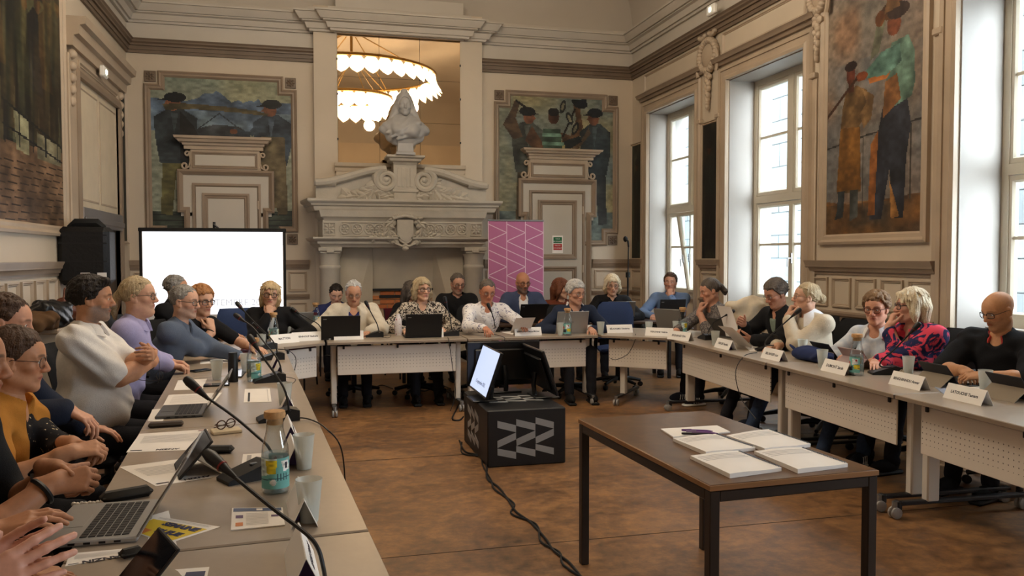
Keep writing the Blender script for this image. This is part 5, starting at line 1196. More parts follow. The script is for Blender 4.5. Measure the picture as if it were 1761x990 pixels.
for s in (-1, 1):
    MB().b2((s*(bw_/2-.02)-.019, -bl_/2+.04, .666), (s*(bw_/2-.02)+.019, bl_/2-.04, .706), .003).obj('frame_rail', FRM, BT)
    MB().b2((-bw_/2+.04, s*(bl_/2-.02)-.019, .666), (bw_/2-.04, s*(bl_/2-.02)+.019, .706), .003).obj('frame_rail', FRM, BT)
# ---------------------------------------------------------------- chairs
def office_chair(label, fabric_m, loc, rz, group=None):
    "seat faces local -y"
    r = thing('office_chair', label, 'chair', loc, rz, group)
    mb = MB(); mb.grid(lambda a, b: ((a-.5)*.48*(1-.12*(2*b-1)**4), (b-.5)*.46*(1-.12*(2*a-1)**4), .47+.018*(1-(2*a-1)**2)-.02*(1-b)**3), 9, 9); mb.box((0, 0, .44), (.46, .44, .06), .025); mb.obj('seat', fabric_m, r)
    def bk(off, n=10):
        def fn(a, b):
            t = 2*a-1; w = .225*(1-.22*max(0, 2*b-1)**3-.1*(1-b)**3); return (t*w, .235+.03*(1-t*t)*1+off*(1-(abs(t)**4))*(1-abs(2*b-1)**5)+.10*b*b, .55+.44*b)
        return fn
    mb = MB(); mb.grid(bk(-.045), 12, 12); mb.grid(bk(.02), 12, 12); mb.obj('backrest', fabric_m, r)
    mb = MB(); mb.tube([(0, .12, .43), (0, .26, .44), (0, .31, .5), (0, .3, .66)], .022, 8); mb.obj('back_bracket', BLACK, r)
    for s in (-1, 1):
        mb = MB(); mb.tube([(s*.24, .1, .45), (s*.315, .1, .46), (s*.315, .06, .66), (s*.315, .05, .70)], .016, 8); ar = mb.obj('armrest', BLACK, r)
        mb = MB(); mb.tube([(s*.315, .17, .695), (s*.315, .1, .71), (s*.31, -.08, .71), (s*.29, -.13, .69)], [.02, .028, .029, .02], 8); mb.obj('arm_pad', BLACK2, ar)
    mb = MB(); mb.cyl((0, 0, .1), (0, 0, .26), .03); mb.cyl((0, 0, .26), (0, 0, .42), .02); mb.b2((-.1, -.1, .395), (.1, .12, .415), .005); mb.obj('column', BLACK, r)
    mb = MB()
    for k in range(5): a = 2*pi*k/5+.3; mb.tube([(0, 0, .11), (.15*cos(a), .15*sin(a), .105), (.29*cos(a), .29*sin(a), .075)], [.03, .024, .017], 8)
    bs = mb.obj('star_base', BLACK, r)
    for k in range(5):
        a = 2*pi*k/5+.3; mb = MB(); mb.lathe([(.004, -.02), (.027, -.018), (.03, -.008), (.03, .008), (.027, .018), (.004, .02)], (0, 0, 0), 14, 0, Mx.Translation((.29*cos(a), .29*sin(a), .03)) @ Mx.Rotation(a, 4, 'Z') @ Mx.Rotation(pi/2, 4, 'X')); mb.obj('caster', BLACK, bs)
    return r
BLUEF = fabric('blue chair fabric', (44, 58, 92)); BLACKF = fabric('black chair fabric', (26, 26, 28)); BURG = fabric('burgundy chair fabric', (84, 24, 36))
p = W(1102, 560, d=8.95)
blue0 = office_chair('empty blue office chair turned to the corner table', BLUEF, (p.x, 8.98, 0), radians(-14))
p = W(437, 560, d=8.35); dup(blue0, (-.62, 8.95, 0), radians(20), 'blue office chair under the blonde woman at the left corner')
black0 = None
def bchair(label, x, y, rz):
    global black0
    if black0 is None: black0 = office_chair(label, BLACKF, (x, y, 0), radians(rz), 'black office chairs around the tables')
    else: dup(black0, (x, y, 0), radians(rz), label)
def visitor_chair():
    r = thing('visitor_chair', 'burgundy', 'chair', (0, 0, 0), 0, 'burgundy chairs of the second row')
    MB().box((0, 0, .455), (.44, .42, .045), .018).obj('seat', BURG, r); mb = MB(); mb.grid(lambda a, b: ((a-.5)*.43, .22+.04*(2*a-1)**2*-1+.06*b, .6+.27*b), 8, 6); mb.grid(lambda a, b: ((a-.5)*.43, .25+.04*(2*a-1)**2*-1+.06*b, .6+.27*b), 8, 6); mb.obj('backrest', BURG, r)
    for s in (-1, 1):
        mb = MB(); mb.tube([(s*.21, -.2, 0), (s*.2, -.18, .43)], .011, 6); mb.obj('leg', BLACK, r)
        mb = MB(); mb.tube([(s*.21, .24, 0), (s*.2, .18, .43), (s*.2, .27, .85)], .011, 6); mb.obj('leg', BLACK, r)
    return r
vis0 = visitor_chair()
# ---------------------------------------------------------------- black cube with chevrons, three monitors
CX0, CX1, CY0, CY1, CHT = 1.271, 1.868, 5.76, 6.67, .42
cb = thing('display_cube', 'black cube with grey chevrons carrying the three monitors', 'cube', ((CX0+CX1)/2, (CY0+CY1)/2, 0)); o = cb.location
MB().b2((CX0-o.x, CY0-o.y, 0), (CX1-o.x, CY1-o.y, CHT), .008).obj('cube_body', mat('black painted wood', (26, 25, 27), .5, var=.15, vs=10), cb)
GREYP = mat('grey chevron print', (150, 150, 150), .5, var=.05)
CH_ = [[(310, 568), (448, 608), (448, 660), (310, 620)], [(450, 562), (594, 603), (594, 655), (450, 612)], [(596, 556), (735, 598), (735, 648), (596, 605)], [(310, 718), (448, 662), (448, 714), (310, 770)], [(450, 712), (594, 655), (594, 708), (453, 763)], [(596, 705), (735, 648), (735, 700), (598, 755)],
       [(310, 775), (448, 808), (448, 860), (310, 825)], [(450, 763), (594, 800), (594, 852), (450, 810)], [(596, 757), (735, 795), (735, 845), (596, 802)]]
def chevs(fn, name='chevron'):
    for q in CH_:
        pts = [fn((x-310)/425, (y-708)/304) for x, y in q]; n = (pts[1]-pts[0]).cross(pts[3]-pts[0]).normalized()*.0015
        MB().add([tuple(p+n-o) for p in pts]+[tuple(p-n-o) for p in pts], [(0, 1, 2, 3), (7, 6, 5, 4), (0, 4, 5, 1), (1, 5, 6, 2), (2, 6, 7, 3), (3, 7, 4, 0)]).obj(name, GREYP, cb, smooth=0)
chevs(lambda u, v: V((1.345+.43*u, CY0-.001, .205-.30*v)))
chevs(lambda u, v: V((CX0-.001, 6.5-.42*u, .205-.30*v)))
chevs(lambda u, v: V((1.36+.43*u, 6.2-.3*v, CHT+.001)))
BEZ = mat('monitor plastic', (20, 20, 22), .35); 
def monitor(label, c, ang, tilt, w=.54, h=.32, lit=False):
    "screen faces local -y"
    r = thing('monitor', label, 'monitor', c, radians(ang), 'monitors on the black cube'); T = Mx.Translation((0, 0, .05)) @ Mx.Rotation(radians(-tilt), 4, 'X')
    MB(T).b2((-w/2, -.012, 0), (w/2, .012, h), .006).b2((-w/2+.06, .012, .04), (w/2-.06, .035, h-.06), .01).obj('case', BEZ, r)
    MB(T).b2((-w/2+.01, -.0135, .018), (w/2-.01, -.0125, h-.01)).obj('screen', mat('lit screen', (120, 130, 160), .3, emit=(164, 176, 206), es=.75) if lit else mat('dark screen', (12, 12, 14), .12), r)
    mb = MB(); mb.box((0, .03, .008), (.26, .2, .014), .006); mb.obj('foot', BEZ, r); mb = MB(); q_ = T @ V((0, .045, .17)); mb.tube([(0, .1, .01), (0, .11, .1), q_], .02, 8); mb.obj('stand', BEZ, r)
    if lit:
        M = T @ Mx.Translation((0, -.0142, 0)) @ Mx.Rotation(pi/2, 4, 'X'); text('15 septembre 2025', .042, mat('screen lettering', (70, 74, 96), .5), r, M @ Mx.Translation((.01, .085, 0)))
    return r
monitor('lit monitor on the left of the black cube, showing a date', (1.30, 6.225, CHT), -90, 19, .62, .37, lit=True)
monitor('black monitor seen from behind at the back of the cube', (1.59, 6.60, CHT), 180, 4, .62, .37)
monitor('black monitor tilted to the right on the cube, seen from its back', (1.87, 6.26, CHT), 90, 19, .6, .37)
# ---------------------------------------------------------------- screen, banner, stands
sc0 = W(241, 393, Y=9.5); sc1 = W(489, 398, Y=9.5); scb = W(489, 538, Y=9.5)
t = thing('projection_screen', 'white projection screen on a tripod in front of the left door', 'screen', ((sc0.x+sc1.x)/2, 9.5, 0)); o = t.location; hw = (sc1.x-sc0.x)/2; zt, zb2 = sc0.z, scb.z
MB().b2((-hw+.02, -.004, zb2+.0), (hw-.02, 0, zt-.03)).obj('screen_cloth', mat('projected white light', (238, 238, 240), .7, emit=(245, 247, 255), es=.8), t)
for s in (-1, 1): MB().b2((s*hw-.014, -.006, zb2-.02), (s*hw+.014, .0, zt)).obj('border', BLACK, t)
MB().b2((-hw-.02, -.02, zt-.03), (hw+.02, .02, zt+.012), .008).obj('top_bar', BLACK, t); MB().b2((-hw+.014, -.0045, zb2-.42), (hw-.014, 0, zb2)).obj('lower_cloth', mat('white screen cloth', (222, 220, 222), .8), t)
mb = MB(); mb.cyl((0, .05, .1), (0, .05, zt+.08), .015); mb.tube([(0, .05, zt+.06), (0, .0, zt+.05), (.05, 0, zt+.01)], .012, 6); mb.obj('pole', BLACK, t)
for k in range(3): a = k*2*pi/3+.5; MB().tube([(0, .05, .5), (.45*cos(a), .05+.45*sin(a), .015)], .013, 6).obj('leg', BLACK, t)
text('SEPTEMBRE 2025', .1, mat('pale grey lettering', (150, 152, 158), .6, emit=(206, 208, 216), es=.3), t, Mx.Translation((W(405, 520, Y=9.49).x-o.x, -.006, W(425, 520, Y=9.49).z)) @ Mx.Rotation(pi/2, 4, 'X'))
PINK = mat('pink banner print', (184, 108, 148), .55, var=.03); WL = mat('white print line', (226, 196, 212), .6)
BY = 11.1; b0, b1 = W(839, 400, Y=BY), W(935, 400, Y=BY); bt = W(887, 379, Y=BY).z
t = thing('roll_up_banner', 'pink roll-up banner with white zigzag lines before the right door', 'banner', ((b0.x+b1.x)/2, BY, 0)); hw = (b1.x-b0.x)/2
MB().b2((-hw, -.002, .06), (hw, .002, bt)).obj('banner_sheet', PINK, t); MB().b2((-hw, -.012, bt-.012), (hw, .012, bt+.012), .004).obj('top_rail', SILVER, t); MB().b2((-hw-.02, -.08, 0), (hw+.02, .08, .07), .02).obj('base', SILVER, t); MB().cyl((0, .03, .05), (0, .03, bt), .012).obj('pole', SILVER, t)
mb = MB(); cw = 2*hw/3
def pl(a, b, w=.0055):
    d = V((b[0]-a[0], b[1]-a[1])).normalized(); n = V((-d.y, d.x))*w; mb.add([(a[0]+n.x, -.0028, a[1]+n.y), (b[0]+n.x, -.0028, b[1]+n.y), (b[0]-n.x, -.0028, b[1]-n.y), (a[0]-n.x, -.0028, a[1]-n.y)], [(0, 1, 2, 3)])
for i in range(1, 3): pl((-hw+cw*i, .1), (-hw+cw*i, bt))
pl((-hw+.006, .1), (-hw+.006, bt)); pl((hw-.006, .1), (hw-.006, bt))
for i in range(3):
    x0, x1 = -hw+cw*i, -hw+cw*(i+1)
    z = bt-.04+.0*i
    seq = [(.16, 0), (.0, .0)]
    k = 0; zz = bt-.05
    while zz > .35:
        for a, b in (((0, .0), (1, -.12)), ((1, -.12), (0, -.24)), ((0, -.24), (1, -.36)), ((0, -.36), (1, -.48))): 
            p, q = (x0+cw*a[0], zz+a[1]), (x0+cw*b[0], zz+b[1])
            if min(p[1], q[1]) > .1: pl(p, q)
        zz -= .48
mb.obj('zigzag_lines', WL, t, smooth=0)['kind'] = 'stuff'
p = W(1080, 411, Y=11.7)
t = thing('microphone_stand', 'black microphone stand in the far right corner', 'microphone stand', (p.x+.0, 11.7, 0))
mb = MB(); mb.cyl((0, 0, .03), (0, 0, 1.25), .014); mb.cyl((0, 0, 1.2), (.01, 0, p.z-.05), .009); mb.obj('pole', BLACK, t); mb = MB(); mb.cyl((0, 0, 1.22), (0, 0, 1.3), .035); mb.obj('clutch', BLACK, t)
mb = MB(); mb.sph((-.05, -.02, p.z), (.035, .035, .045), 12, 8); mb.tube([(-.05, -.02, p.z), (-.0, 0, p.z-.03), (.01, 0, p.z-.12)], .014, 8); mb.obj('microphone', BLACK2, t)
for k in range(3): a = k*2*pi/3; MB().tube([(0, 0, .12), (.2*cos(a), .2*sin(a), .01)], .01, 6).obj('leg', BLACK, t)
# loudspeaker in its cover
p = W(150, 440, Y=9.0); t = thing('loudspeaker', 'black loudspeaker in a padded cover, on a stand by the left wall', 'loudspeaker', (p.x, 9.0, 0)); zc_ = p.z
mb = MB(); mb.box((0, 0, zc_), (.47, .34, .58), .05); mb.obj('cover', mat('black nylon cover', (16, 15, 17), .6, bump=.4, bs=30, var=.2), t)
mb = MB(); mb.tube([(-.16, 0, zc_+.28), (-.1, 0, zc_+.33), (.1, 0, zc_+.33), (.16, 0, zc_+.28)], [.03, .045, .045, .03], 8); mb.obj('handle', BLACK2, t)
for x in (.02, .17): MB().box((x+.0, -.172, zc_-.2), (.085, .004, .07)).obj('sticker', PAPER, t)
MB().b2((-.02, -.174, zc_-.18), (.04, -.1745, zc_-.172)).obj('red_mark', mat('red print', (170, 50, 46), .6), t)
for z_ in (.12, .2, -.06): MB().b2((-.22, -.173, zc_+z_), (.22, -.17, zc_+z_+.012)).obj('strap', mat('dark strap', (30, 29, 31), .7), t)
MB().cyl((0, 0, .1), (0, 0, zc_-.28), .018).obj('pole', BLACK, t)
for k in range(3): a = k*2*pi/3+.4; MB().tube([(0, 0, .55), (.22*cos(a), .22*sin(a), .012)], .012, 6).obj('leg', BLACK, t)
# radiator cover with coats and bags
p = W(97, 568, X=-2.0); q = W(129, 560, X=-2.0); ry0, ry1 = p.y, 8.5; rz_ = p.z
t = thing('radiator_cover', 'cream radiator cover with a grille along the left wall', 'radiator cover', (-2.18, (ry0+ry1)/2, 0)); o = t.location
MB().b2((-2.36-o.x, ry0-o.y, 0), (-2.0-o.x, ry1-o.y, rz_), .01).obj('casing', DOORW, t); MB().b2((-2.365-o.x, ry0-.02-o.y, rz_-.03), (-1.98-o.x, ry1+.02-o.y, rz_+.01), .008).obj('top_board', TAUPE2, t)
MB().b2((-2.0-o.x, ry0+.1-o.y, .12), (-1.995-o.x, ry1-.1-o.y, rz_-.1)).obj('grille_backing', mat('dark grille', (70, 60, 50), .7), t)
for k in range(22): MB().b2((-1.998-o.x, ry0+.1-o.y, .14+k*(rz_-.26)/22), (-1.985-o.x, ry1-.1-o.y, .155+k*(rz_-.26)/22)).obj('slat', TAUPE2, t, smooth=0)
def heap(name, label, cat, px, d, size, mt, seed, strap=None):
    c = W(*px, X=-2.12); S = Sdf((-size[0]-.1, -size[1]-.1, -size[2]-.1), (size[0]+.1, size[1]+.1, size[2]+.1), .012); r = random.Random(seed)
    S.ell((0, 0, -.0), (size[0]*.85, size[1]*.85, size[2]*.8), .05)
    for k in range(9): a = r.random()*2*pi; S.cone((cos(a)*size[0]*.5, sin(a)*size[1]*.6, -size[2]*.5), (cos(a+1)*size[0]*.7, sin(a+1)*size[1]*.75, size[2]*.5*r.random()), .04+.03*r.random(), .05, .03)
    S.folds(.012, 1.1, seed); S.cut(lambda X, Y, Z_: (-size[2]*.8-Z_)+0*X+0*Y); p_, q_ = S.mesh(); t = thing(name, label, cat, (c.x, c.y, rz_+size[2]*.8+.012)); npmesh('cloth', p_, q_, mt, t)
    if strap: MB().tube(strap[0], strap[1], 8).obj('handle', strap[2], t)
    return t
heap('coat', 'brown coat heaped on the radiator cover', 'coat', (62, 548), 0, (.17, .4, .1), fabric('brown coat cloth', (92, 66, 42)), 3)
heap('jacket', 'black leather jacket heaped between brown coat and rust bag', 'jacket', (85, 535), 0, (.18, .34, .14), mat('black leather', (20, 19, 20), .35, bump=.5, bs=30), 5)
heap('handbag', 'rust leather handbag at the far end of the coats', 'bag', (118, 538), 0, (.16, .26, .13), mat('rust leather', (104, 54, 34), .4, bump=.3, bs=60), 8, ([(0, -.15, .08), (0, -.1, .2), (0, .1, .2), (0, .15, .08)], .012, mat('rust leather', (104, 54, 34))))
# ---------------------------------------------------------------- cables on the floor
def gcurve(pts, r, name, label, mt=None, n=6, cat='cable', parent=None, group=None):
    P_ = [V(p) for p in pts]; out = []
    for i in range(len(P_)-1):
        a, b, c, d = P_[max(i-1, 0)], P_[i], P_[i+1], P_[min(i+2, len(P_)-1)]
        for t in np.linspace(0, 1, 8, endpoint=False): out.append(.5*((2*b)+(c-a)*t+(2*a-5*b+4*c-d)*t*t+(3*b-a-3*c+d)*t**3))
    out.append(P_[-1]); o0 = V(P_[0]) if parent is None else V((0, 0, 0))
    return MB().tube([p-o0 for p in out], r, n).obj(name, mt or BLACK, parent, loc=o0 if parent is None else None, label=label if parent is None else None, cat=cat if parent is None else None, group=group)
cpx = [(790, 757), (800, 776), (820, 782), (836, 797), (838, 822), (858, 838), (876, 862), (888, 880), (913, 898), (940, 928), (952, 946), (980, 968), (1004, 998)]
gcurve([W(x, y, Z=.008) for x, y in cpx], .007, 'floor_cable', 'black cable snaking from the cube towards the viewer, right strand')
gcurve([W(x+(-1)**i*(4+i*.6), y+3, Z=.008) for i, (x, y) in enumerate(cpx)], .006, 'floor_cable', 'black cable twisted along the first, left strand from the cube')
gcurve([W(x, y, Z=.008) for x, y in ((792, 690), (784, 705), (778, 720), (790, 722), (797, 716))], .008, 'plug_cable', 'black cable with plug lying left of the cube')
for sx_, lab in ((600, 'left'), (700, 'right')):
    gcurve([W(x, y, Z=.008) for x, y in ((sx_-20, 672), (sx_+5, 664), (sx_+30, 672), (sx_+55, 662), (sx_+75, 668))], .006, 'floor_cable', 'loose black cable under the back table, %s of its middle' % lab)
# ---------------------------------------------------------------- things on the tables
TZ = .72
def tcol(px, X):
    'point of the table plane in photo column px at depth X'
    return min((W(px, 560+.5*k, Z=TZ) for k in range(400)), key=lambda q: abs(q.x-X))
def T0(x, y, z=TZ): return W(x, y, Z=z)
CLEAR = bpy.data.materials.new('clear carafe glass'); CLEAR.use_nodes = True; nt = CLEAR.node_tree; nt.nodes.remove(nt.nodes['Principled BSDF'])
a_ = nt.nodes.new('ShaderNodeBsdfTransparent'); a_.inputs[0].default_value = (.88, .91, .91, 1); b_ = nt.nodes.new('ShaderNodeBsdfGlossy'); b_.inputs['Roughness'].default_value = .03; x_ = nt.nodes.new('ShaderNodeMixShader'); lw = nt.nodes.new('ShaderNodeLayerWeight'); lw.inputs[0].default_value = .25
for p, q in ((lw.outputs['Facing'], x_.inputs[0]), (a_.outputs[0], x_.inputs[1]), (b_.outputs[0], x_.inputs[2]), (x_.outputs[0], nt.nodes['Material Output'].inputs[0])): nt.links.new(p, q)
def transl(name, c, alpha, rough=.5):
    m = mat(name, c, rough, alpha=alpha); m.node_tree.nodes['Principled BSDF'].inputs['Transmission Weight'].default_value = 0; return m
WATER = transl('still water', (186, 206, 208), .28, .05); FROST = transl('frosted plastic', (222, 226, 220), .42, .4); CORK = mat('cork', (196, 152, 104), .8, var=.15, vs=80)
def carafe():
    r = thing('carafe', 'x', 'carafe', (0, 0, 0), 0, 'water carafes with cork stoppers')
    MB().lathe([(.0, .004), (.044, .004), (.0465, .012), (.0465, .135), (.044, .165), (.033, .205), (.029, .225), (.029, .258), (.031, .262)], (0, 0, 0), 28).obj('glass', CLEAR, r)
    MB().lathe([(.0, .008), (.0425, .008), (.0435, .14), (.0, .14)], (0, 0, 0), 24).obj('water', WATER, r)
    mb = MB(); mb.lathe([(.0265, .24), (.0275, .262), (.036, .263), (.037, .275), (.035, .286), (.0, .287)], (0, 0, 0), 24); mb.obj('cork', CORK, r)
    c = Canvas(64, 34, (.45, .72, .70), 21); teal = (.42, .70, .68); yel = (.82, .74, .16)
    c.poly([(0, 0), (.3, 0), (.22, .5), (0, .62)], (.80, .86, .84)); c.poly([(.12, .05), (.3, .05), (.28, .5), (.15, .5)], yel); c.poly([(.36, .1), (.5, .06), (.52, .4), (.4, .45)], (.9, .9, .86)); c.poly([(.42, .15), (.47, .15), (.47, .35), (.42, .35)], (.12, .14, .2))
    c.poly([(.55, .3), (.7, .25), (.72, .5), (.56, .5)], (.70, .16, .14)); c.poly([(.6, .55), (.8, .55), (.8, .85), (.6, .85)], (.14, .16, .2)); c.poly([(.78, .1), (.95, .1), (.95, .4), (.78, .5)], (.88, .9, .9)); c.poly([(.82, .5), (1, .45), (1, .8), (.84, .75)], yel)
    for k in range(6): c.line([(.3+.05*k, .5), (.3+.05*k, .75)], .012, (.15, .25, .3))
    c.line([(.0, .7), (.6, .62), (1, .72)], .03, (.16, .3, .34)); c.ell(.24, .78, .05, .1, (.9, .92, .9)); c.ell(.9, .2, .03, .07, (.7, .2, .2))
    c.wrap('label', lambda u, v: np.stack([.0471*np.cos(-2.9+u*5.0), .0471*np.sin(-2.9+u*5.0), .128-.105*v], -1), PRINT, r)
    return r
car0 = carafe(); first = True
for x, y, lab, rz in ((474, 846, 'nearest water carafe, beside the black microphone base on the left table', 0), (437, 655, 'water carafe beside the black flask on the left table', 1), (471, 588, 'water carafe by the silver laptop of the blonde woman', 2),
                  (976, 577, 'water carafe between the floral shirt and the silver laptop', 3), (1174, 575, 'water carafe in front of the woman with the grey ponytail', .6), (1473, 645, 'water carafe on the right table before the curly-haired woman', 2.4)):
    p = T0(x, y)
    if first: car0.location = p; car0.rotation_euler[2] = rz; car0['label'] = lab; first = False
    else: dup(car0, p, rz, lab)
for x, y, lab in ((543, 9.6, 'small water carafe on the back table left of the cream jacket'), (987, 9.62, 'water carafe on the back table behind the floral shirt')):
    p = W(x, 540, Y=y); dup(car0, (p.x, y, .732), 1.2, lab)
def cup():
    r = thing('cup', 'x', 'cup', (0, 0, 0), 0, 'frosted plastic cups')
    mb = MB(); mb.lathe([(.0, .002), (.027, .002), (.0405, .131), (.0415, .135), (.040, .135), (.0258, .006), (.0, .006)], (0, 0, 0), 24); mb.obj('cup_wall', FROST, r)
    MB().lathe([(.0, .007), (.026, .007), (.030, .05), (.0, .05)], (0, 0, 0), 20).obj('water', WATER, r); return r
cup0 = cup(); first = True
for x, y, lab in ((532, 897, 'nearest frosted cup, above the foremost name card'), (523, 806, 'frosted cup just behind the nearest one'), (490, 700, 'frosted cup in front of the boxy microphone base'), (373, 653, 'frosted cup between the two phones'), (423, 640, 'frosted cup touching the carafe by the flask'), (450, 600, 'frosted cup behind the far left carafe'),
                  (494, 578, 'frosted cup before the blonde woman\'s silver laptop'), (567, 584, 'frosted cup left of the name card of the cream jacket'), (706, 580, 'frosted cup beside the white flowered bottle'), (964, 577, 'frosted cup before the silver laptop of the grey-haired woman'),
                  (1033, 575, 'frosted cup between the last two cards of the back row'), (1116, 575, 'frosted cup before the empty blue chair'), (1163, 574, 'frosted cup hidden beside the carafe of the ponytail woman'), (1230, 594, 'frosted cup beside the open laptop on the right'), (1380, 611, 'frosted cup behind the blue bag'), (1414, 632, 'frosted cup in front of the blue bag'), (1562, 646, 'frosted cup before the pink and navy cardigan'), (1694, 674, 'frosted cup before the bald man')):
    p = T0(x, y)
    if first: cup0.location = p; cup0['label'] = lab; first = False
    else: dup(cup0, p, 0, lab)
# name cards
CARD = mat('name card', (240, 236, 232), .6); PURP = mat('purple card back', (92, 70, 128), .6); INK = mat('dark ink', (44, 40, 52), .6)
def namecard(label, p, rz, a, b, L=.29, H=.085):
    "front face looks along local -y"
    r = thing('name_card', label, 'name card', p, rz, 'folded name cards'); w = .04
    for s in (-1, 1): MB().add([(-L/2, s*w, 0), (L/2, s*w, 0), (L/2, s*.0012, H), (-L/2, s*.0012, H), (-L/2, s*(w-.0012), 0), (L/2, s*(w-.0012), 0), (L/2, 0, H-.002), (-L/2, 0, H-.002)], [(0, 1, 2, 3), (7, 6, 5, 4), (0, 4, 5, 1), (1, 5, 6, 2), (2, 6, 7, 3), (3, 7, 4, 0)]).obj('card_face', CARD, r, smooth=0)
    MB().add([(L/2-.08, -w+.003, .001), (L/2-.08, w-.003, .001), (L/2-.08, 0, H-.006)], [(0, 1, 2)]).obj('fold', PURP, r, smooth=0); MB().add([(-L/2+.08, -w+.003, .001), (-L/2+.08, w-.003, .001), (-L/2+.08, 0, H-.006)], [(0, 1, 2)]).obj('fold', PURP, r, smooth=0)
    t = atan2(H, w)
    M = Mx.Translation((0, -w*.5-.001, H*.5)) @ Mx.Rotation(t, 4, 'X')
    text(a+' '+b, .029 if len(a+b) < 14 else .024, INK, r, M, bold=.0006)
    return r
row = radians(0); rr_ = radians(ra); lr = radians(la_)
for x, y, rz, a, b, lab in ((527, 586, radians(16), 'KHENNOUF', 'Nathalie', 'name card before the silver laptop of the blonde woman'), (488, 590, radians(30), 'MATTON', '', 'name card half hidden, leftmost at the corner table'), (600, 584, 0, 'TETTINI', 'Aziz', 'name card before the man in the cream jacket'), (739, 580, 0, 'BERNARD', 'Aurore', 'name card before the woman in leopard print'),
    (909, 577, radians(1), 'BERNARD', 'Pierre-Michel', 'name card before the man in the floral shirt'), (998, 573, radians(1), 'DUTRIEUX', 'Isabelle', 'name card before the grey-haired woman in navy'), (1067, 572, radians(-3), 'BÉLAXAMO', 'Dimitrios', 'name card before the empty blue chair'),
    (1137, 578, radians(-42), 'PERONNE', 'Valérie', 'name card at the right corner beside the empty chair'), (1173, 585, radians(-70), 'BIGNAND', 'Eric', 'name card under the carafe of the ponytail woman'), (1251, 600, rr_, 'FARGES', 'Sandra', 'name card beside the cup on the right'), (1336, 619, rr_, 'BELANGER', 'Luc', 'name card touching the navy bag on the right'),
    (1446, 642, rr_, 'DUMONT', 'Sarah', 'name card left of the carafe of the curly-haired woman'), (1571, 667, rr_, 'BENGHENNOU', 'Anwar', 'name card before the pink and navy cardigan'), (1673, 692, rr_, 'LATOUCHE', 'Tamara', 'name card before the bald man'),
    (520, 992, lr, 'LEFORT', 'Patrick', 'foremost name card, seen end-on at the bottom'), (503, 797, lr, 'VARLET', 'Anne', 'name card behind the nearest carafe'), (497, 757, lr, 'MOREAU', 'Denis', 'name card just behind the nearest carafe, farther one'), (518, 890, lr, 'DELCOURT', 'Marie', 'name card behind the nearest frosted cup'), (492, 700, lr, 'CARLIER', 'Jean', 'name card beside the cup of the boxy microphone'), (479, 648, lr, 'DUBOIS', 'Claire', 'name card beside the microphone base near the black flask'), (474, 632, lr, 'MASSON', 'Hugo', 'name card behind the microphone base near the black flask')):
    namecard(lab, T0(x, y)+V((0, .04, 0)), rz, a, b)
# microphones
MIC = mat('microphone plastic', (24, 23, 25), .45, var=.1); RED = mat('red ring', (120, 30, 26), .4)
def mic(label, bp, rz, pts, headlen=.075, blen=.2):
    "pts: (px, py, depth) from the base to the head tip"
    r = thing('microphone', label, 'microphone', bp, rz, 'gooseneck table microphones'); R_ = Mx.Rotation(-rz, 4, 'Z')
    P_ = [V(W(x, y, d=d)) for x, y, d in pts]; loc = [R_ @ (p-V(bp)) for p in P_]
    mb = MB(); l = blen/2; prof = [(-l, 0), (l, 0), (l, .05), (l*.55, .062), (-l*.8, .022), (-l, .012)]
    mb.prism([(a, b) for a, b in prof], -.055, .055, 0, Mx.Rotation(pi/2, 4, 'X')); mb.obj('base', MIC, r, smooth=25)
    MB().box((l*.2, 0, .052), (.03, .02, .006), .002).obj('button', mat('grey button', (96, 96, 98), .4), r)
    out = []
    q = [V((l*.7, 0, .05))]+loc
    for i in range(len(q)-1):
        a, b, c, d = q[max(i-1, 0)], q[i], q[i+1], q[min(i+2, len(q)-1)]
        for t in np.linspace(0, 1, 6, endpoint=False): out.append(.5*((2*b)+(c-a)*t+(2*a-5*b+4*c-d)*t*t+(3*b-a-3*c+d)*t**3))
    out.append(q[-1]); tip = q[-1]; dr = (q[-1]-q[-2]).normalized()
    MB().tube(out, [.0055]*len(out), 8).obj('gooseneck', MIC, r)
    mb = MB(); hl = headlen; mb.tube([tip-dr*hl*.9, tip-dr*hl*.5, tip-dr*hl*.1, tip+dr*hl*.25, tip+dr*hl*.48, tip+dr*hl*.55], [.006, .011, .017, .0185, .014, .004], 14); h = mb.obj('microphone_head', MIC, r)
    mb = MB(); mb.tube([tip-dr*hl*.3, tip-dr*hl*.25], [.0155, .0165], 14); mb.obj('ring', RED, h); return r
p = T0(566, 1090); mic('foremost gooseneck microphone, its base below the picture edge', p, lr-.3, [(566, 1040, 1.98), (560, 1000, 2.03), (556, 975, 2.06), (547, 943, 2.07), (526, 917, 2.09), (468, 873, 2.14), (406, 822, 2.2), (372, 793, 2.24)], .095)
p = T0(428, 822); mic('gooseneck microphone with its wedge base left of the nearest carafe', p, radians(28), [(474, 800, 2.98), (462, 769, 3.0), (440, 748, 3.03), (401, 715, 3.06), (353, 681, 3.09), (333, 663, 3.1)], .09, .2)
p = T0(478, 722); mic('gooseneck microphone with the boxy base behind the nearest carafe', p, radians(10), [(497, 706, 4.05), (495, 689, 4.06), (488, 667, 4.08), (476, 647, 4.12), (456, 619, 4.16), (434, 586, 4.2)])
p = T0(463, 656); mic('gooseneck microphone right of the carafe by the black flask', p, radians(10), [(484, 647, 5.4), (482, 629, 5.4), (474, 612, 5.42), (455, 589, 5.45), (435, 563, 5.5), (410, 545, 5.55)])
p = T0(466, 618); mic('gooseneck microphone seen against the projection screen', p, radians(10), [(477, 608, 6.5), (475, 598, 6.5), (466, 582, 6.52), (437, 553, 6.55), (411, 525, 6.6)])
p = T0(455, 600); mic('short black microphone at the far end of the left tables', p, radians(20), [(459, 592, 7.3), (457, 580, 7.3), (452, 570, 7.3), (441, 560, 7.3)])
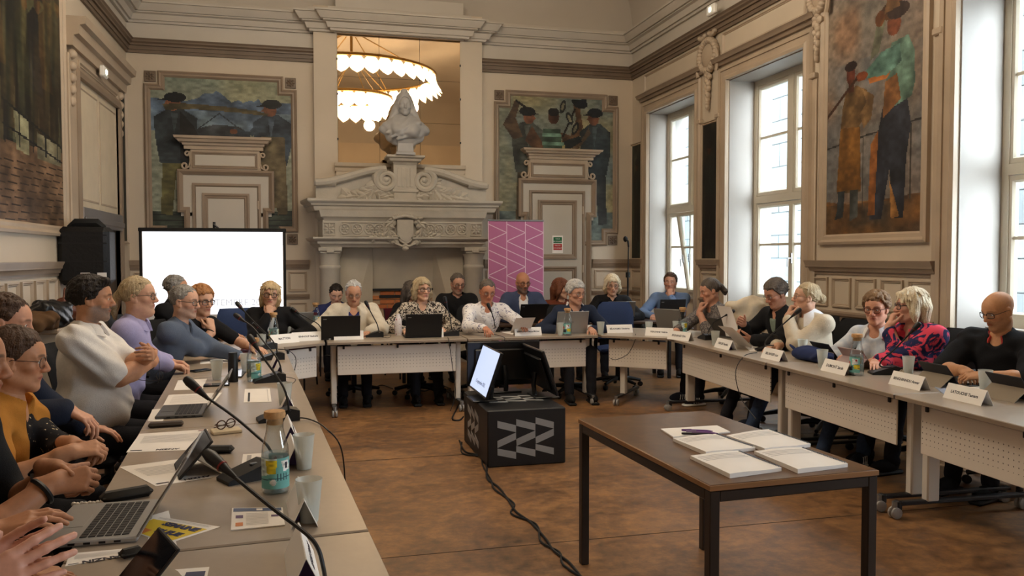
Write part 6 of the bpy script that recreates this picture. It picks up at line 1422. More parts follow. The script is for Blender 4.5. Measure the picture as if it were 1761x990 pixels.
p = T0(556, 583); mic('gooseneck microphone bending left between blonde woman and cream jacket', p, radians(180), [(553, 570, 8.2), (548, 558, 8.2), (532, 548, 8.2), (513, 538, 8.2), (506, 533, 8.2)])
p = T0(642, 579); mic('gooseneck microphone before the man in the cream jacket', p, 0, [(652, 570, 8.1), (648, 556, 8.1), (640, 541, 8.1), (631, 523, 8.1)])
p = T0(772, 577); mic('gooseneck microphone before the woman in leopard print', p, 0, [(777, 565, 8.0), (774, 545, 8.0), (769, 528, 8.0), (766, 516, 8.0)])
p = T0(843, 570); mic('gooseneck microphone before the man in the floral shirt', p, 0, [(851, 560, 8.1), (849, 548, 8.1), (845, 536, 8.1), (841, 527, 8.1)])
p = T0(1215, 583); mic('gooseneck microphone before the open laptop of the ponytail woman', p, radians(-95), [(1218, 571, 7.5), (1226, 556, 7.45), (1241, 546, 7.4), (1257, 537, 7.35)])
p = T0(1320, 603); mic('gooseneck microphone beside the card of the cream jumper woman', p, radians(-20), [(1316, 593, 6.6), (1322, 580, 6.55), (1345, 559, 6.5), (1371, 536, 6.45)])
p = T0(1522, 643); mic('gooseneck microphone before the pink and navy cardigan', p, radians(-20), [(1515, 630, 5.55), (1517, 619, 5.5), (1540, 599, 5.45), (1575, 562, 5.4)])
for pts, lab in (([T0(503, 718, .735), T0(530, 720, .73), T0(560, 736, .72), V((.16, 4.0, .6)), V((.18, 4.05, .3))], 'black cable dropping off the left table beside the nearest cup'), ([T0(485, 650, .725), T0(500, 660), T0(508, 652), T0(490, 648)], 'short cable loop at the microphone by the black flask'),
                 ([T0(848, 574, .73), T0(862, 578), T0(868, 583), V((1.87, 7.96, .6)), V((1.9, 8.1, .35))], 'black cable dropping in front of the floral shirt'), ([T0(660, 577, .725), T0(672, 576), T0(668, 581), T0(652, 579)], 'short cable beside the microphone of the cream jacket'),
                 ([T0(770, 580, .73), V((1.37, 7.97, .7)), V((1.40, 7.95, .45)), V((1.42, 7.9, .2)), V((1.36, 7.85, .03))], 'black cable hanging in front of the left back table'), ([T0(1302, 606, .73), T0(1280, 612), W(1265, 640, X=3.3), W(1275, 685, X=3.32), W(1300, 720, X=3.34)], 'black cable hanging off the right table'), ([T0(1093, 574, .73), W(1092, 585, Y=7.85), W(1080, 608, Y=7.85), W(1060, 618, Y=7.9), W(1050, 616, Y=7.95)], 'black cable sagging before the corner table panel'),
                 ([T0(478, 600, .725), T0(495, 602), T0(507, 612), W(509, 625, Y=7.2), W(505, 640, Y=7.2)], 'cable curling off the far left table corner')):
    gcurve(pts, .0035, 'cable', lab, cat='cable')
# laptops: user on local -y, hinge on +y
KEY = mat('keyboard key', (34, 34, 38), .5); SCR = mat('dark glossy screen', (20, 20, 26), .08, spec=.6)
def laptop(label, p, rz, w, d, op, body, lid, scr=None, keys=True, logo=None):
    r = thing('laptop', label, 'laptop', p, rz, 'open laptops'); h = .016
    MB().box((0, 0, h/2+.001), (w, d, h), .004).obj('base', body, r)
    if keys:
        mb = MB(); kw_ = (w*.86)/14
        for j in range(6):
            for i in range(14): mb.box((-w*.43+kw_*(i+.5), d*.36-j*d*.085, h+.0022), (kw_*.84, d*.07, .0022))
        mb.obj('keyboard', KEY, r, smooth=0)['kind'] = 'stuff'; MB().box((0, -d*.3, h+.0014), (w*.3, d*.28, .001)).obj('touchpad', body, r)
        for q in range(4): MB().box((w/2, d*.3-.04*q, h*.55), (.002, .018, .006)).obj('port', BLACK, r)
    T = Mx.Translation((0, d/2-.004, h)) @ Mx.Rotation(radians(90-op), 4, 'X')
    L = MB(T).box((0, .003, d/2), (w, .007, d), .003).obj('lid', lid, r); MB(T).box((0, -.0012, d/2+.004), (w*.95, .001, d*.88)).obj('screen', scr or SCR, r)
    if logo:
        mb = MB(T)
        for k, (a, b, c_) in enumerate(logo): mb.box((a*w, .0068, b*d), (c_[0], .0006, c_[1]), 0, 0)
        mb.obj('logo', SILVER, L)
    return r
SILV = mat('silver laptop shell', (168, 168, 168), .38, metal=.55, var=.02); GREYL = mat('grey laptop shell', (126, 124, 122), .4, metal=.4); BLKL = mat('black laptop shell', (20, 19, 20), .5, var=.1)
R180 = pi
def at(x, y, z=TZ): return T0(x, y, z)
p = (T0(113, 877)+T0(250, 868)+T0(263, 929)+T0(78, 945))/4
laptop('large silver laptop nearest the viewer on the left table', p, radians(-90), .385, .265, 122, SILV, SILV)
p = (T0(272, 701)+T0(353, 697)+T0(361, 719)+T0(269, 721))/4
laptop('dark grey laptop beside the brown wallet on the left table', p, radians(-88), .33, .23, 125, mat('dark grey laptop shell', (86, 84, 82), .4, metal=.3), GREYL)
p = T0(425, 583); laptop('dark laptop used by the orange-haired woman at the far left', p, radians(-72), .32, .22, 118, GREYL, mat('dim grey shell', (84, 82, 82), .45))
p = T0(505, 572); laptop('silver laptop of the blonde woman, seen from behind', p+V((0, .1, 0)), radians(196), .33, .23, 112, SILV, SILV, logo=[(0, .5, (.03, .02))])
tl = [(.4, .86, (.035, .008))]
p = W(586, 572, Y=8.22); laptop('black laptop before the man in the cream jacket', (p.x, 8.36, TZ), R180, .38, .24, 108, BLKL, BLKL, logo=tl)
p = W(729, 570, Y=8.2); laptop('black laptop before the woman in leopard print', (p.x, 8.34, TZ), R180, .37, .24, 106, BLKL, BLKL, logo=tl)
p = W(982, 566, Y=8.25); laptop('silver laptop before the grey-haired woman in navy', (p.x, 8.36, TZ), R180, .35, .24, 108, SILV, SILV, logo=[(0, .5, (.03, .02))])
p = W(919, 544, Y=9.55); laptop('black laptop before the bald man in the blue blazer', (p.x, 9.72, .73), R180, .36, .24, 112, BLKL, BLKL, logo=tl)
p = W(1073, 546, Y=9.55); laptop('grey laptop before the blonde woman at the back right', (p.x, 9.72, .73), R180-.2, .35, .25, 110, GREYL, GREYL)
p = W(1160, 534, Y=9.55); laptop('black laptop before the man at the far window', (p.x, 9.74, .73), R180-.1, .34, .26, 105, BLKL, BLKL, logo=tl)
p = T0(1153, 567); laptop('grey laptop facing the ponytail woman at the corner', p+V((.1, .08, 0)), radians(125), .33, .24, 112, GREYL, GREYL)
p = T0(1258, 580); laptop('grey laptop open before the man reading papers', p+V((.05, -.02, 0)), radians(98), .34, .24, 128, GREYL, mat('dark lid shell', (58, 56, 56), .4))
# tablets standing in folding cases, user on local -y
CASE = mat('dark tablet case', (36, 34, 36), .6); TAUPC = mat('taupe tablet case', (136, 122, 104), .6); PINKC = mat('rose tablet case', (164, 142, 140), .5)
def tablet(label, p, rz, tilt=35, w=.26, h=.18, back=CASE, flap=TAUPC):
    r = thing('tablet', label, 'tablet', p, rz, 'tablets propped in folding cases'); T = Mx.Translation((0, 0, .002)) @ Mx.Rotation(radians(-tilt), 4, 'X')
    MB(T).box((0, .004, h/2), (w, .008, h), .003).obj('case', back, r); MB(T).box((0, -.0006, h/2), (w-.014, .001, h-.014)).obj('screen', SCR, r)
    q = T @ V((0, .008, h*.55)); y1 = q.y+.09
    MB().add([(-w/2, q.y, q.z), (w/2, q.y, q.z), (w/2, y1, .001), (-w/2, y1, .001), (-w/2, q.y-.004, q.z-.004), (w/2, q.y-.004, q.z-.004), (w/2, y1-.006, .001), (-w/2, y1-.006, .001)], [(0, 1, 2, 3), (7, 6, 5, 4), (0, 4, 5, 1), (1, 5, 6, 2), (2, 6, 7, 3), (3, 7, 4, 0)]).obj('stand_flap', flap, r, smooth=0)
    return r
tablet('tablet standing on the printed sheet, left table', T0(302, 812), radians(-78), 42, .25, .18)
tablet('tablet at the bottom left corner with dark reflecting screen', T0(205, 1030), radians(-68), 42, .2, .17)
tablet('dark tablet before the man reading papers', tcol(1342, 4.05), rr_+pi, 38)
tablet('dark tablet between cup and blue bag on the right', tcol(1430, 4.02), rr_+pi, 38)
tablet('rose tablet behind the carafe of the curly-haired woman', tcol(1482, 4.0), rr_+pi+.1, 38, back=PINKC, flap=PINKC)
tablet('dark tablet between the pink cardigan and the bald man', tcol(1628, 3.96), rr_+pi, 38)
tablet('dark tablet at the right edge before the bald man', tcol(1752, 3.98), rr_+pi, 38)
# sheets of paper, magazines
def sheet(label, px, z=TZ, name='paper_sheet', cat='paper', mt=PAPER, th=.0012, deco=None, group=None, lift=0):
    c = [T0(x, y, z+lift) for x, y in px]; m = sum(c, V((0, 0, 0)))/4; r = thing(name, label, cat, (m.x, m.y, z+lift), 0, group)
    q = [(p.x-m.x, p.y-m.y) for p in c]; MB().prism(q[::-1], .0004, th).obj('page', mt, r, smooth=0)
    P4 = [V((a, b, th+.0004)) for a, b in q]
    def uv(u, v): return P4[0]*(1-u)*(1-v)+P4[1]*u*(1-v)+P4[2]*u*v+P4[3]*(1-u)*v
    if deco: deco(r, uv)
    return r
NAVYI = mat('navy print', (40, 44, 84), .6); REDI = mat('red print', (170, 44, 44), .6); GREYI = mat('grey print', (176, 170, 170), .7)
def quad(uv, u0, v0, u1, v1, mt, r, name='print_block', dz=.0003): return MB().add([uv(u0, v0)+V((0, 0, dz)), uv(u1, v0)+V((0, 0, dz)), uv(u1, v1)+V((0, 0, dz)), uv(u0, v1)+V((0, 0, dz))], [(0, 1, 2, 3)]).obj(name, mt, r, smooth=0)
def lines(uv, r, u0, u1, vs, mt=GREYI):
    mb = MB()
    for v in vs: mb.add([uv(u0, v)+V((0, 0, .0002)), uv(u1, v)+V((0, 0, .0002)), uv(u1, v+.012)+V((0, 0, .0002)), uv(u0, v+.012)+V((0, 0, .0002))], [(0, 1, 2, 3)])
    mb.obj('text_lines', mt, r, smooth=0)['kind'] = 'stuff'
def anzin(r, uv):
    lines(uv, r, .1, .9, [.2+.05*k for k in range(8)])
    o = uv(.55, .93); x = (uv(0, .9)-uv(1, .9)).normalized(); y = (uv(.5, 1)-uv(.5, 0)).normalized()
    text('ANZIN', .03, INK, r, axes(o+V((0, 0, .0005)), x, y), bold=.001); quad(uv, .04, .91, .2, .95, INK, r)
    quad(uv, .86, .03, .97, .05, REDI, r); quad(uv, .86, .07, .97, .09, NAVYI, r)
sheet('white sheet headed ANZIN beside the dark grey laptop', [(240, 746), (358, 738), (343, 773), (217, 778)], deco=anzin, group='printed sheets on the left tables')
sheet('white sheet headed ANZIN under the standing tablet', [(205, 803), (335, 786), (402, 815), (268, 836)], deco=anzin, group='printed sheets on the left tables')
sheet('white sheet lying behind the dark grey laptop', [(290, 679), (382, 675), (366, 694), (280, 698)], deco=lambda r, uv: lines(uv, r, .1, .9, [.15+.08*k for k in range(9)]), group='printed sheets on the left tables')
sheet('white sheet under the farther phone on the left table', [(306, 654), (356, 651), (348, 669), (299, 671)], group='printed sheets on the left tables')
sheet('white sheet under the front of the dark laptop', [(262, 704), (290, 702), (280, 724), (254, 724)], group='printed sheets on the left tables')
sheet('white sheet under the large silver laptop with ANZIN print', [(120, 952), (232, 942), (222, 955), (112, 974)], deco=anzin, group='printed sheets on the left tables')
sheet('white sheet with red and purple print at the bottom edge', [(268, 982), (360, 975), (352, 1012), (240, 1016)], deco=lambda r, uv: (quad(uv, .2, .15, .4, .4, REDI, r), quad(uv, .6, .2, .95, .5, NAVYI, r)))
def qr(r, uv): quad(uv, .14, .3, .22, .95, BLACK, r, 'pen'); quad(uv, .88, .05, .9, .95, GREYI, r)
sheet('small framed card beside the microphone near the flask', [(421, 669), (464, 668), (467, 691), (419, 692)], deco=qr)
sheet('pale sheet between microphone wedge and nearest carafe', [(418, 781), (455, 779), (455, 806), (414, 808)], deco=lambda r, uv: quad(uv, .2, .1, .4, .9, GREYI, r))
YEL = mat('yellow print', (222, 190, 40), .5)
def bleue(r, uv):
    quad(uv, .03, .2, .95, .97, YEL, r)
    x = (uv(1, .3)-uv(0, .3)).normalized(); y = (uv(.5, 0)-uv(.5, 1)).normalized()
    text('SEMAINE', .036, NAVYI, r, axes(uv(.60, .33)+V((0, 0, .001)), x, y), bold=.002); text('BLEUE', .036, NAVYI, r, axes(uv(.66, .66)+V((0, 0, .001)), x, y), bold=.002)
    quad(uv, .08, .72, .38, .95, mat('orange print', (206, 120, 50), .5), r, dz=.0006); lines(uv, r, .05, .9, [.05, .1])
sheet('yellow leaflet reading SEMAINE BLEUE beside the silver laptop', [(272, 888), (379, 906), (288, 935), (215, 910)], name='leaflet', cat='leaflet', deco=bleue)
sheet('white leaflet corner with purple mark under the yellow one', [(262, 886), (290, 878), (306, 945), (250, 952)], name='leaflet', cat='leaflet', lift=-.0003)
def broch(r, uv):
    quad(uv, .03, .03, .97, .2, mat('slate blue print', (70, 84, 120), .5), r); quad(uv, .48, .06, .6, .16, PAPER, r, dz=.0006); quad(uv, .08, .38, .22, .52, mat('violet print', (86, 56, 100), .5), r); quad(uv, .08, .72, .22, .88, mat('orange print', (206, 120, 50), .5), r); quad(uv, .76, .42, .9, .52, mat('violet print', (86, 56, 100), .5), r)
    lines(uv, r, .28, .7, [.3+.06*k for k in range(10)])
sheet('folded brochure with a slate blue heading, before the nearest carafe', [(399, 875), (486, 874), (490, 904), (397, 913)], name='brochure', cat='brochure', th=.004, deco=broch)
sheet('pale sheets before the grey-shirted man at the far left table', [(345, 618), (400, 610), (412, 622), (344, 626)], group='printed sheets on the left tables')
sheet('burgundy folder behind the sheets of the grey-shirted man', [(415, 600), (440, 596), (444, 606), (410, 610)], name='folder', cat='folder', mt=BURG, th=.006)
sheet('white papers lying before the man reading, on the right table', [(1275, 590), (1325, 588), (1335, 600), (1290, 604)], group='loose papers on the right tables')
sheet('white papers beside the navy bag on the right', [(1385, 606), (1440, 612), (1420, 622), (1385, 616)], group='loose papers on the right tables')
sheet('white papers with a pen before the bald man', [(1630, 660), (1700, 652), (1725, 668), (1650, 674)], group='loose papers on the right tables', deco=lambda r, uv: lines(uv, r, .1, .9, [.2+.08*k for k in range(8)]))
sheet('bluish clipboard under the papers of the bald man', [(1605, 664), (1640, 660), (1668, 672), (1628, 682)], name='clipboard', cat='clipboard', mt=mat('blue grey board', (150, 158, 178), .5), th=.004)
sheet('white paper under the floral shirt man\'s hand, with red folder', [(862, 571), (900, 566), (912, 570), (880, 575)], group='loose papers on the back tables')
sheet('red folder beside the card of the floral shirt man', [(895, 570), (925, 567), (932, 570), (900, 574)], name='folder', cat='folder', mt=mat('red folder', (150, 36, 44), .5), th=.008)
sheet('white papers before the man in black at the back', [(768, 557), (790, 555), (795, 560), (772, 562)], z=.73, group='loose papers on the back tables')
sheet('small paper under the cream jacket man\'s hand', [(617, 574), (640, 573), (640, 578), (616, 579)], group='loose papers on the back tables')
# small things on the left tables
def lump(name, label, cat, p, rz, size, mt, b=.012, extra=None):
    r = thing(name, label, cat, p, rz); MB().box((0, 0, size[2]/2+.0005), size, b).obj('body', mt, r)
    if extra: extra(r)
    return r
CASEM = mat('black soft case', (28, 27, 26), .5, var=.15, vs=20)
def zipf(L, w, h): return lambda r: MB().box((0, 0, h*.55), (L*.94, w*1.01, .004), .001).obj('seam', mat('dark seam', (52, 48, 44), .6), r)
def caseat(label, a, b, w, h, mt=CASEM, name='spectacle_case', cat='case'):
    A, B = T0(*a), T0(*b); d = B-A; return lump(name, label, cat, (A+B)/2, atan2(d.y, d.x), (d.length, w, h), mt, min(h, w)*.42, zipf(d.length, w, h))
caseat('black spectacle case behind the large silver laptop', (172, 866), (262, 850), .055, .035)
caseat('black spectacle case behind the standing tablet', (328, 779), (402, 778), .05, .03)
caseat('brown wallet in front of the dark grey laptop', (255, 735), (316, 731), .06, .022, mat('brown leather', (58, 46, 36), .5, var=.15), 'wallet', 'wallet')
caseat('black key pouch beside the bottom tablet', (205, 962), (246, 952), .035, .025, CASEM, 'key_pouch', 'pouch')
A = T0(168, 868); r = thing('bead_string', 'string of white beads beside the spectacle case', 'beads', A)
for k in range(7): MB().sph((-.012*k, -.006*(k % 2), .008), .008, 8, 6).obj('bead', PAPER, r)
P4 = [T0(*q) for q in ((364, 743), (388, 737), (414, 743), (390, 750))]; m = sum(P4, V((0, 0, 0)))/4
r = thing('wooden_box', 'small flat beige box under folded spectacles', 'box', m, .25); MB().box((0, 0, .008), (.13, .09, .015), .003).obj('body', mat('beige card', (214, 196, 164), .6), r)
r = thing('spectacles', 'folded brown spectacles on the beige box', 'spectacles', m+V((0, 0, .016)), .6); bm_ = mat('tortoise frame', (74, 46, 34), .3)
for s in (-1, 1): MB().tube([(s*.026+.022*cos(a), .004*s, .024+.02*sin(a)) for a in np.linspace(0, 2*pi, 18, endpoint=False)], .003, 6, closed=True).obj('rim', bm_, r); MB().add([(s*.026+.02*cos(a), .004*s, .024+.018*sin(a)) for a in np.linspace(0, 2*pi, 16, endpoint=False)], [tuple(range(16))]).obj('lens', GLASS, r, smooth=0); MB().tube([(s*.048, 0, .03), (s*.04, .03, .02), (-s*.04, .04, .006)], .0025, 6).obj('temple', bm_, r)
r = thing('flask', 'slim black flask beside the second carafe', 'flask', T0(401, 656)); mb = MB(); mb.lathe([(.03, 0), (.032, .004), (.032, .15), (.029, .155), (.029, .19), (.026, .194), (0, .194)], (0, 0, 0), 22); mb.obj('body', BLACK, r)
r = thing('flowered_bottle', 'white bottle with tiny flowers between the two black laptops', 'bottle', T0(685, 577)); mb = MB(); mb.lathe([(.034, 0), (.037, .006), (.037, .15), (.03, .185), (.02, .2), (.021, .225), (.0, .228)], (0, 0, 0), 22); mb.obj('body', mat('flowered white', (226, 220, 222), .4, c2=(176, 96, 110), vs=55, lo=.62, hi=.66), r)
def phone(label, px, z=TZ, mt=None):
    c = [T0(x, y) for x, y in px]; m = (c[0]+c[1])/2; d = c[1]-c[0]; r = thing('phone', label, 'phone', (m.x, m.y, z+.0012), atan2(d.y, d.x), 'phones on the tables'); MB().box((0, 0, .005), (d.length, .08, .009), .003).obj('case', BLACK, r); MB().box((0, 0, .0098), (d.length*.95, .074, .0006)).obj('screen', SCR, r)
phone('phone on the sheet before the lavender blouse', ((330, 640), (360, 636))); phone('phone behind the dark laptop\'s screen', ((350, 664), (395, 662))); phone('phone leaning behind the black flask', ((405, 650), (418, 636))); phone('phone under the floral shirt man\'s hand', ((822, 571), (838, 572))); phone('dark phone on the papers of the bald man', ((1655, 664), (1690, 662)))
r = thing('computer_mouse', 'grey computer mouse beyond the black flask', 'mouse', T0(407, 610)); MB().sph((0, 0, .0), (.055, .032, .035), 14, 8).obj('shell', GREYL, r)
# navy bag and patterned purse on the right table
S = Sdf((-.3, -.2, -.02), (.3, .2, .2), .01); S.ell((0, 0, .045), (.2, .1, .055), .02).ell((.1, .02, .055), (.11, .09, .05), .03).ell((-.12, 0, .04), (.1, .08, .045), .03); S.folds(.008, 1.2, 2); S.cut(lambda X, Y, Z_: (.002-Z_)+0*X+0*Y); p_, q_ = S.mesh()
r = thing('pouch_bag', 'soft navy blue bag lying on the right table', 'bag', T0(1396, 622)+V((.05, .05, 0)), rr_+pi); npmesh('cloth', p_, q_, fabric('navy bag cloth', (38, 48, 84)), r); MB().tube([(.2, .03, .05), (.26, .05, .1), (.3, .0, .08), (.27, -.05, .02), (.2, -.04, .04)], .008, 6).obj('strap', fabric('navy bag cloth', (38, 48, 84)), r)
lump('purse', 'patterned beige purse behind the right microphone base', 'purse', tcol(1545, 4.0), rr_, (.2, .1, .04), pattern('checked purse', (176, 166, 150), (120, 104, 88), 90), .015)
# booklets and pens on the brown table
def booklet(label, px, z=.73, th=.014):
    c = [W(x, y, Z=z+th) for x, y in px]; m = sum(c, V((0, 0, 0)))/4; r = thing('booklet', label, 'booklet', (m.x, m.y, z), 0, 'spiral-bound booklets on the brown table'); q = [V((p.x-m.x, p.y-m.y, 0)) for p in c]
    def uv(u, v, h): w = q[0]*(1-u)*(1-v)+q[1]*u*(1-v)+q[2]*u*v+q[3]*(1-u)*v; return w+V((0, 0, h))
    def top(u, v): return uv(u, v, th+.006*sin(2.6*u+1.2*v)**2*(1-abs(2*v-1)*.3))
    n = 12; vs = []; mb = MB(); mb.grid(lambda a, b: top(a, b), n, n); mb.grid(lambda a, b: uv(a, b, .0006), n, n)
    for e in range(4):
        f = [lambda t: (t, 0), lambda t: (1, t), lambda t: (1-t, 1), lambda t: (0, 1-t)][e]
        mb.grid(lambda a, b: top(*f(a)) if b > .5 else uv(*f(a), .0006), n, 2)
    mb.obj('pages', PAPER, r, smooth=30); mb = MB()
    for k in range(4): mb.grid(lambda a, b: top(a*.86+.06, .12+.07*k+.018*b)+V((0, 0, .0006)), 8, 2)
    mb.obj('text_lines', GREYI, r)['kind'] = 'stuff'
    pts = []; L = 30
    for i in range(L*6+1): a = 2*pi*i/6; p_ = uv(1.0, .03+.94*i/(L*6), th*.6); o_ = (q[1]-q[0]).normalized(); pts.append(p_+o_*.008*cos(a)+V((0, 0, .009*sin(a))))
    mb = MB(); mb.tube(pts, .0016, 4); mb.obj('spiral', BLACK, r); return r
booklet('spiral booklet on the left, pens at its far edge', [(1157, 753), (1231, 746), (1299, 769), (1214, 778)]); booklet('spiral booklet at the far right of the brown table', [(1249, 748), (1322, 738), (1394, 763), (1315, 772)])
booklet('spiral booklet nearest the viewer on the brown table', [(1187, 783), (1269, 775), (1344, 804), (1255, 816)]); booklet('spiral booklet at the near right of the brown table', [(1297, 775), (1378, 769), (1458, 797), (1372, 808)])
sheet('loose white sheets under the pens on the brown table', [(1136, 739), (1233, 733), (1256, 744), (1158, 753)], z=.73, th=.006)
for (a, b), col, lab in ((((1172, 739), (1222, 741)), (110, 60, 140), 'purple pen lying on the loose sheets'), (((1180, 742), (1240, 745)), (126, 84, 150), 'light purple pen lying in front of the purple one'), (((1172, 745), (1236, 747)), (40, 36, 44), 'black and silver pen in front of the purple pens')):
    A, B = W(*a, Z=.745), W(*b, Z=.745); d = B-A; r = thing('pen', lab, 'pen', A, atan2(d.y, d.x), 'pens on the brown table'); L = .14
    mb = MB(); mb.tube([(0, 0, 0), (.01, 0, 0), (L*.8, 0, 0), (L, 0, 0)], [.004, .0055, .0055, .0015], 8); mb.obj('barrel', mat('pen barrel %d' % col[0], col, .35), r); mb = MB(); mb.tube([(.0, 0, .004), (.045, 0, .006)], .0015, 5); mb.obj('clip', SILVER, r)
# ---------------------------------------------------------------- the people
FV = lambda n, c, **k: fabric(n, c, **k)
WPOLO = FV('white polo cloth', (226, 221, 216)); LAV = FV('lavender cotton', (168, 164, 206)); CHAMB = FV('blue grey chambray', (88, 98, 116), var=.12, vs=200); BLKC = FV('black cloth', (24, 23, 25)); NAVYC = FV('navy suit cloth', (34, 40, 56)); WSH = FV('white shirt cotton', (222, 221, 222))
MUST = FV('mustard cotton', (178, 118, 46)); DOTS = pattern('black blouse with pale dots', (26, 22, 24), (212, 190, 150), 62, .66, .70); FLOR = pattern('burgundy flowered cloth', (112, 38, 52), (206, 186, 180), 85, .5, .56, 1)
CREAMF = FV('cream fleece', (214, 204, 186), bump=.5, bs=150); ROYAL = FV('royal blue polo', (40, 44, 96)); LEO = pattern('leopard print cloth', (206, 194, 178), (44, 36, 34), 46, .47, .52, 1.2); WFLOR = pattern('white shirt with navy flowers', (228, 224, 224), (104, 100, 130), 15, .56, .64, 3)
NAVYB = FV('navy blouse', (38, 46, 66)); BLZ = FV('blue blazer wool', (66, 76, 104)); RUST = FV('rust jumper', (104, 52, 34)); BLSH = FV('blue shirt cotton', (106, 128, 164)); GRP = pattern('grey patterned blouse', (128, 120, 114), (76, 70, 72), 60, .46, .54, 1); GREEN = FV('grey green shirt', (118, 130, 116)); CRJ = FV('cream jumper', (202, 188, 166), bump=.4, bs=200)
SHEER = pattern('pale blue white shirt', (212, 216, 222), (188, 198, 212), 20, .4, .6); PINKN = pattern('pink and navy camouflage knit', (36, 40, 78), (222, 74, 96), 9, .50, .54, 2.2); BPOLO = FV('black polo cloth', (26, 27, 31)); REDC = FV('red collar trim', (186, 66, 60)); JEAN = FV('blue jeans', (52, 66, 92), var=.15)
DG = (30, 26, 26); G1 = (DG, .0022, .025, .019, 3.2); GR = (DG, .002, .025, .023, 2); GT = ((60, 58, 58), .0014, .024, .018, 2.6); GB = ((34, 26, 24), .003, .027, .02, 3); GRED = ((96, 50, 36), .003, .027, .021, 2.6)
S_L, S_T, S_D = (208, 162, 136), (190, 138, 106), (160, 108, 76)
flat = dict(curl=(18, 22, 14), spread=7)
def tab(a, b, zz=.765, dr=(0, 1, -.12), **k): return dict(dict(rel=(a, b, zz), dr=dr, nr=(0, 0, -1), e=(.8 if a > 0 else -.8, -.2, -.4)), **dict(flat, **k))
def P(label, **k): k['label'] = label; k.setdefault('seed', len(PEOPLE)+1); person(k)
LT = lambda x, y, zz=.79: tuple(W(x, y, Z=zz))
# left row, far to near
P('man in a dark jacket in profile before the projection screen', head=(303, 495, 7.8), face=(80, 92, 4, 0), skin=S_T, hair=('short', 'saltpepper'), lean=.18, arms=[dict(w=LT(392, 574, .80), dr=(0, 1, -.1), nr=(0, 0, -1), e=(.5, 0, -.8), curl=(15, 25, 15), spread=14), tab(-.2, .35)], clothes=[('jacket', dict(g=.022, mt=BLKC, sl=(2, 2)))])
P('orange-haired woman in black with her hand at her chin', head=(347, 517, 6.95), face=(55, 42, 6, 0), skin=S_L, fem=1, hair=('curly', 'ginger'), vol=.004, glasses=GB, lean=.18, sx=.92, sw=.17, arms=[dict(chin=(.0, .03, -.02), e=(.2, .5, -1)), tab(-.16, .42, .77)], clothes=[('black_top', dict(g=.011, mt=BLKC, sl=(.75, .75), vee=.06))], lips=(170, 84, 76))
P('grey-haired man in a blue grey shirt leaning on the left table', head=(317, 518, 6.15), face=(82, 72, 6, 0), skin=S_L, hair=('crop', 'saltpepper'), glasses=G1, beard=((150, 146, 142), .35), lean=.24, armfat=1.1, sx=1.05, arms=[dict(w=LT(364, 604, .78), dr=(-.1, 1, -.1), nr=(0, 0, -1), e=(.7, .1, -.5), curl=(40, 50, 25)), tab(-.2, .38)], clothes=[('shirt', dict(g=.013, mt=CHAMB, sl=(1.95, 1.95), vee=.05, fold=.004))], collar=(CHAMB, .04, 1.05, .45))
P('blonde woman in a lavender blouse with round glasses', head=(238, 509, 5.3), face=(88, 84, 0, 0), near=1, skin=S_L, fem=1, fat=.006, hair=('pony', 'ash'), vol=.004, glasses=GR, lean=.14, sx=1.1, armfat=1.15, arms=[dict(w=LT(290, 628, .785), dr=(-.15, 1, -.1), nr=(0, 0, -1), e=(.7, -.1, -.6), curl=(35, 45, 25)), dict(w=LT(292, 622, .80), dr=(.1, 1, -.05), nr=(.2, 0, -1), e=(-.7, 0, -.6), curl=(35, 45, 25))], clothes=[('blouse', dict(g=.016, mt=LAV, sl=(1.9, 1.9), vee=.12, fold=.006))], collar=(LAV, .04, 1.15, .55), lips=(188, 116, 110), browamt=.45, brow=(130, 104, 80))
P('bearded man in a white polo with crossed arms', head=(157, 513, 4.5), face=(92, 100, 3, 0), near=1, skin=S_T, hair=('short', 'dark'), vol=.006, quiff=1, beard=((112, 104, 98), .75), lean=.02, hipz=.55, belly=.065, sx=1.1, sw=.2, armfat=1.25, seed=3, brow=(36, 28, 24),
  arms=[dict(rel=(-.06, .33, .95), dr=(-.9, .0, .25), nr=(0, -1, .1), e=(.6, .1, -1), curl=(40, 50, 30)), dict(rel=(.10, .34, 1.0), dr=(.9, .1, .2), nr=(0, -1, -.1), e=(-.6, .1, -1), curl=(30, 40, 30))], clothes=[('polo_shirt', dict(g=.016, mt=WPOLO, sl=(.78, .78), vee=.09, fold=.009, flare=1.6))], collar=(WPOLO, .045, 1.12, .5))
P('man in a navy suit behind the woman with mustard cardigan', head=(9, 553, 3.65), face=(90, 97, 12, 0), near=1, skin=(206, 152, 124), hair=('short', 'brown'), beard=((90, 66, 52), .3), lean=.16, arms=[dict(w=tuple(W(116, 705, d=3.45)), dr=(.1, .9, -.45), nr=(-.1, -.3, -1), e=(.8, -.3, -.6), curl=(28, 36, 24), spread=9), tab(-.2, .3, .72)], clothes=[('shirt', dict(g=.012, mt=FV('pale blue shirt', (176, 190, 214)), sl=(1.96, 1.96), vee=.12)), ('suit_jacket', dict(g=.026, mt=NAVYC, sl=(1.9, 1.9), openw=.05, fold=.004))], collar=(MATS['pale blue shirt'], .04, 1.0, .5))
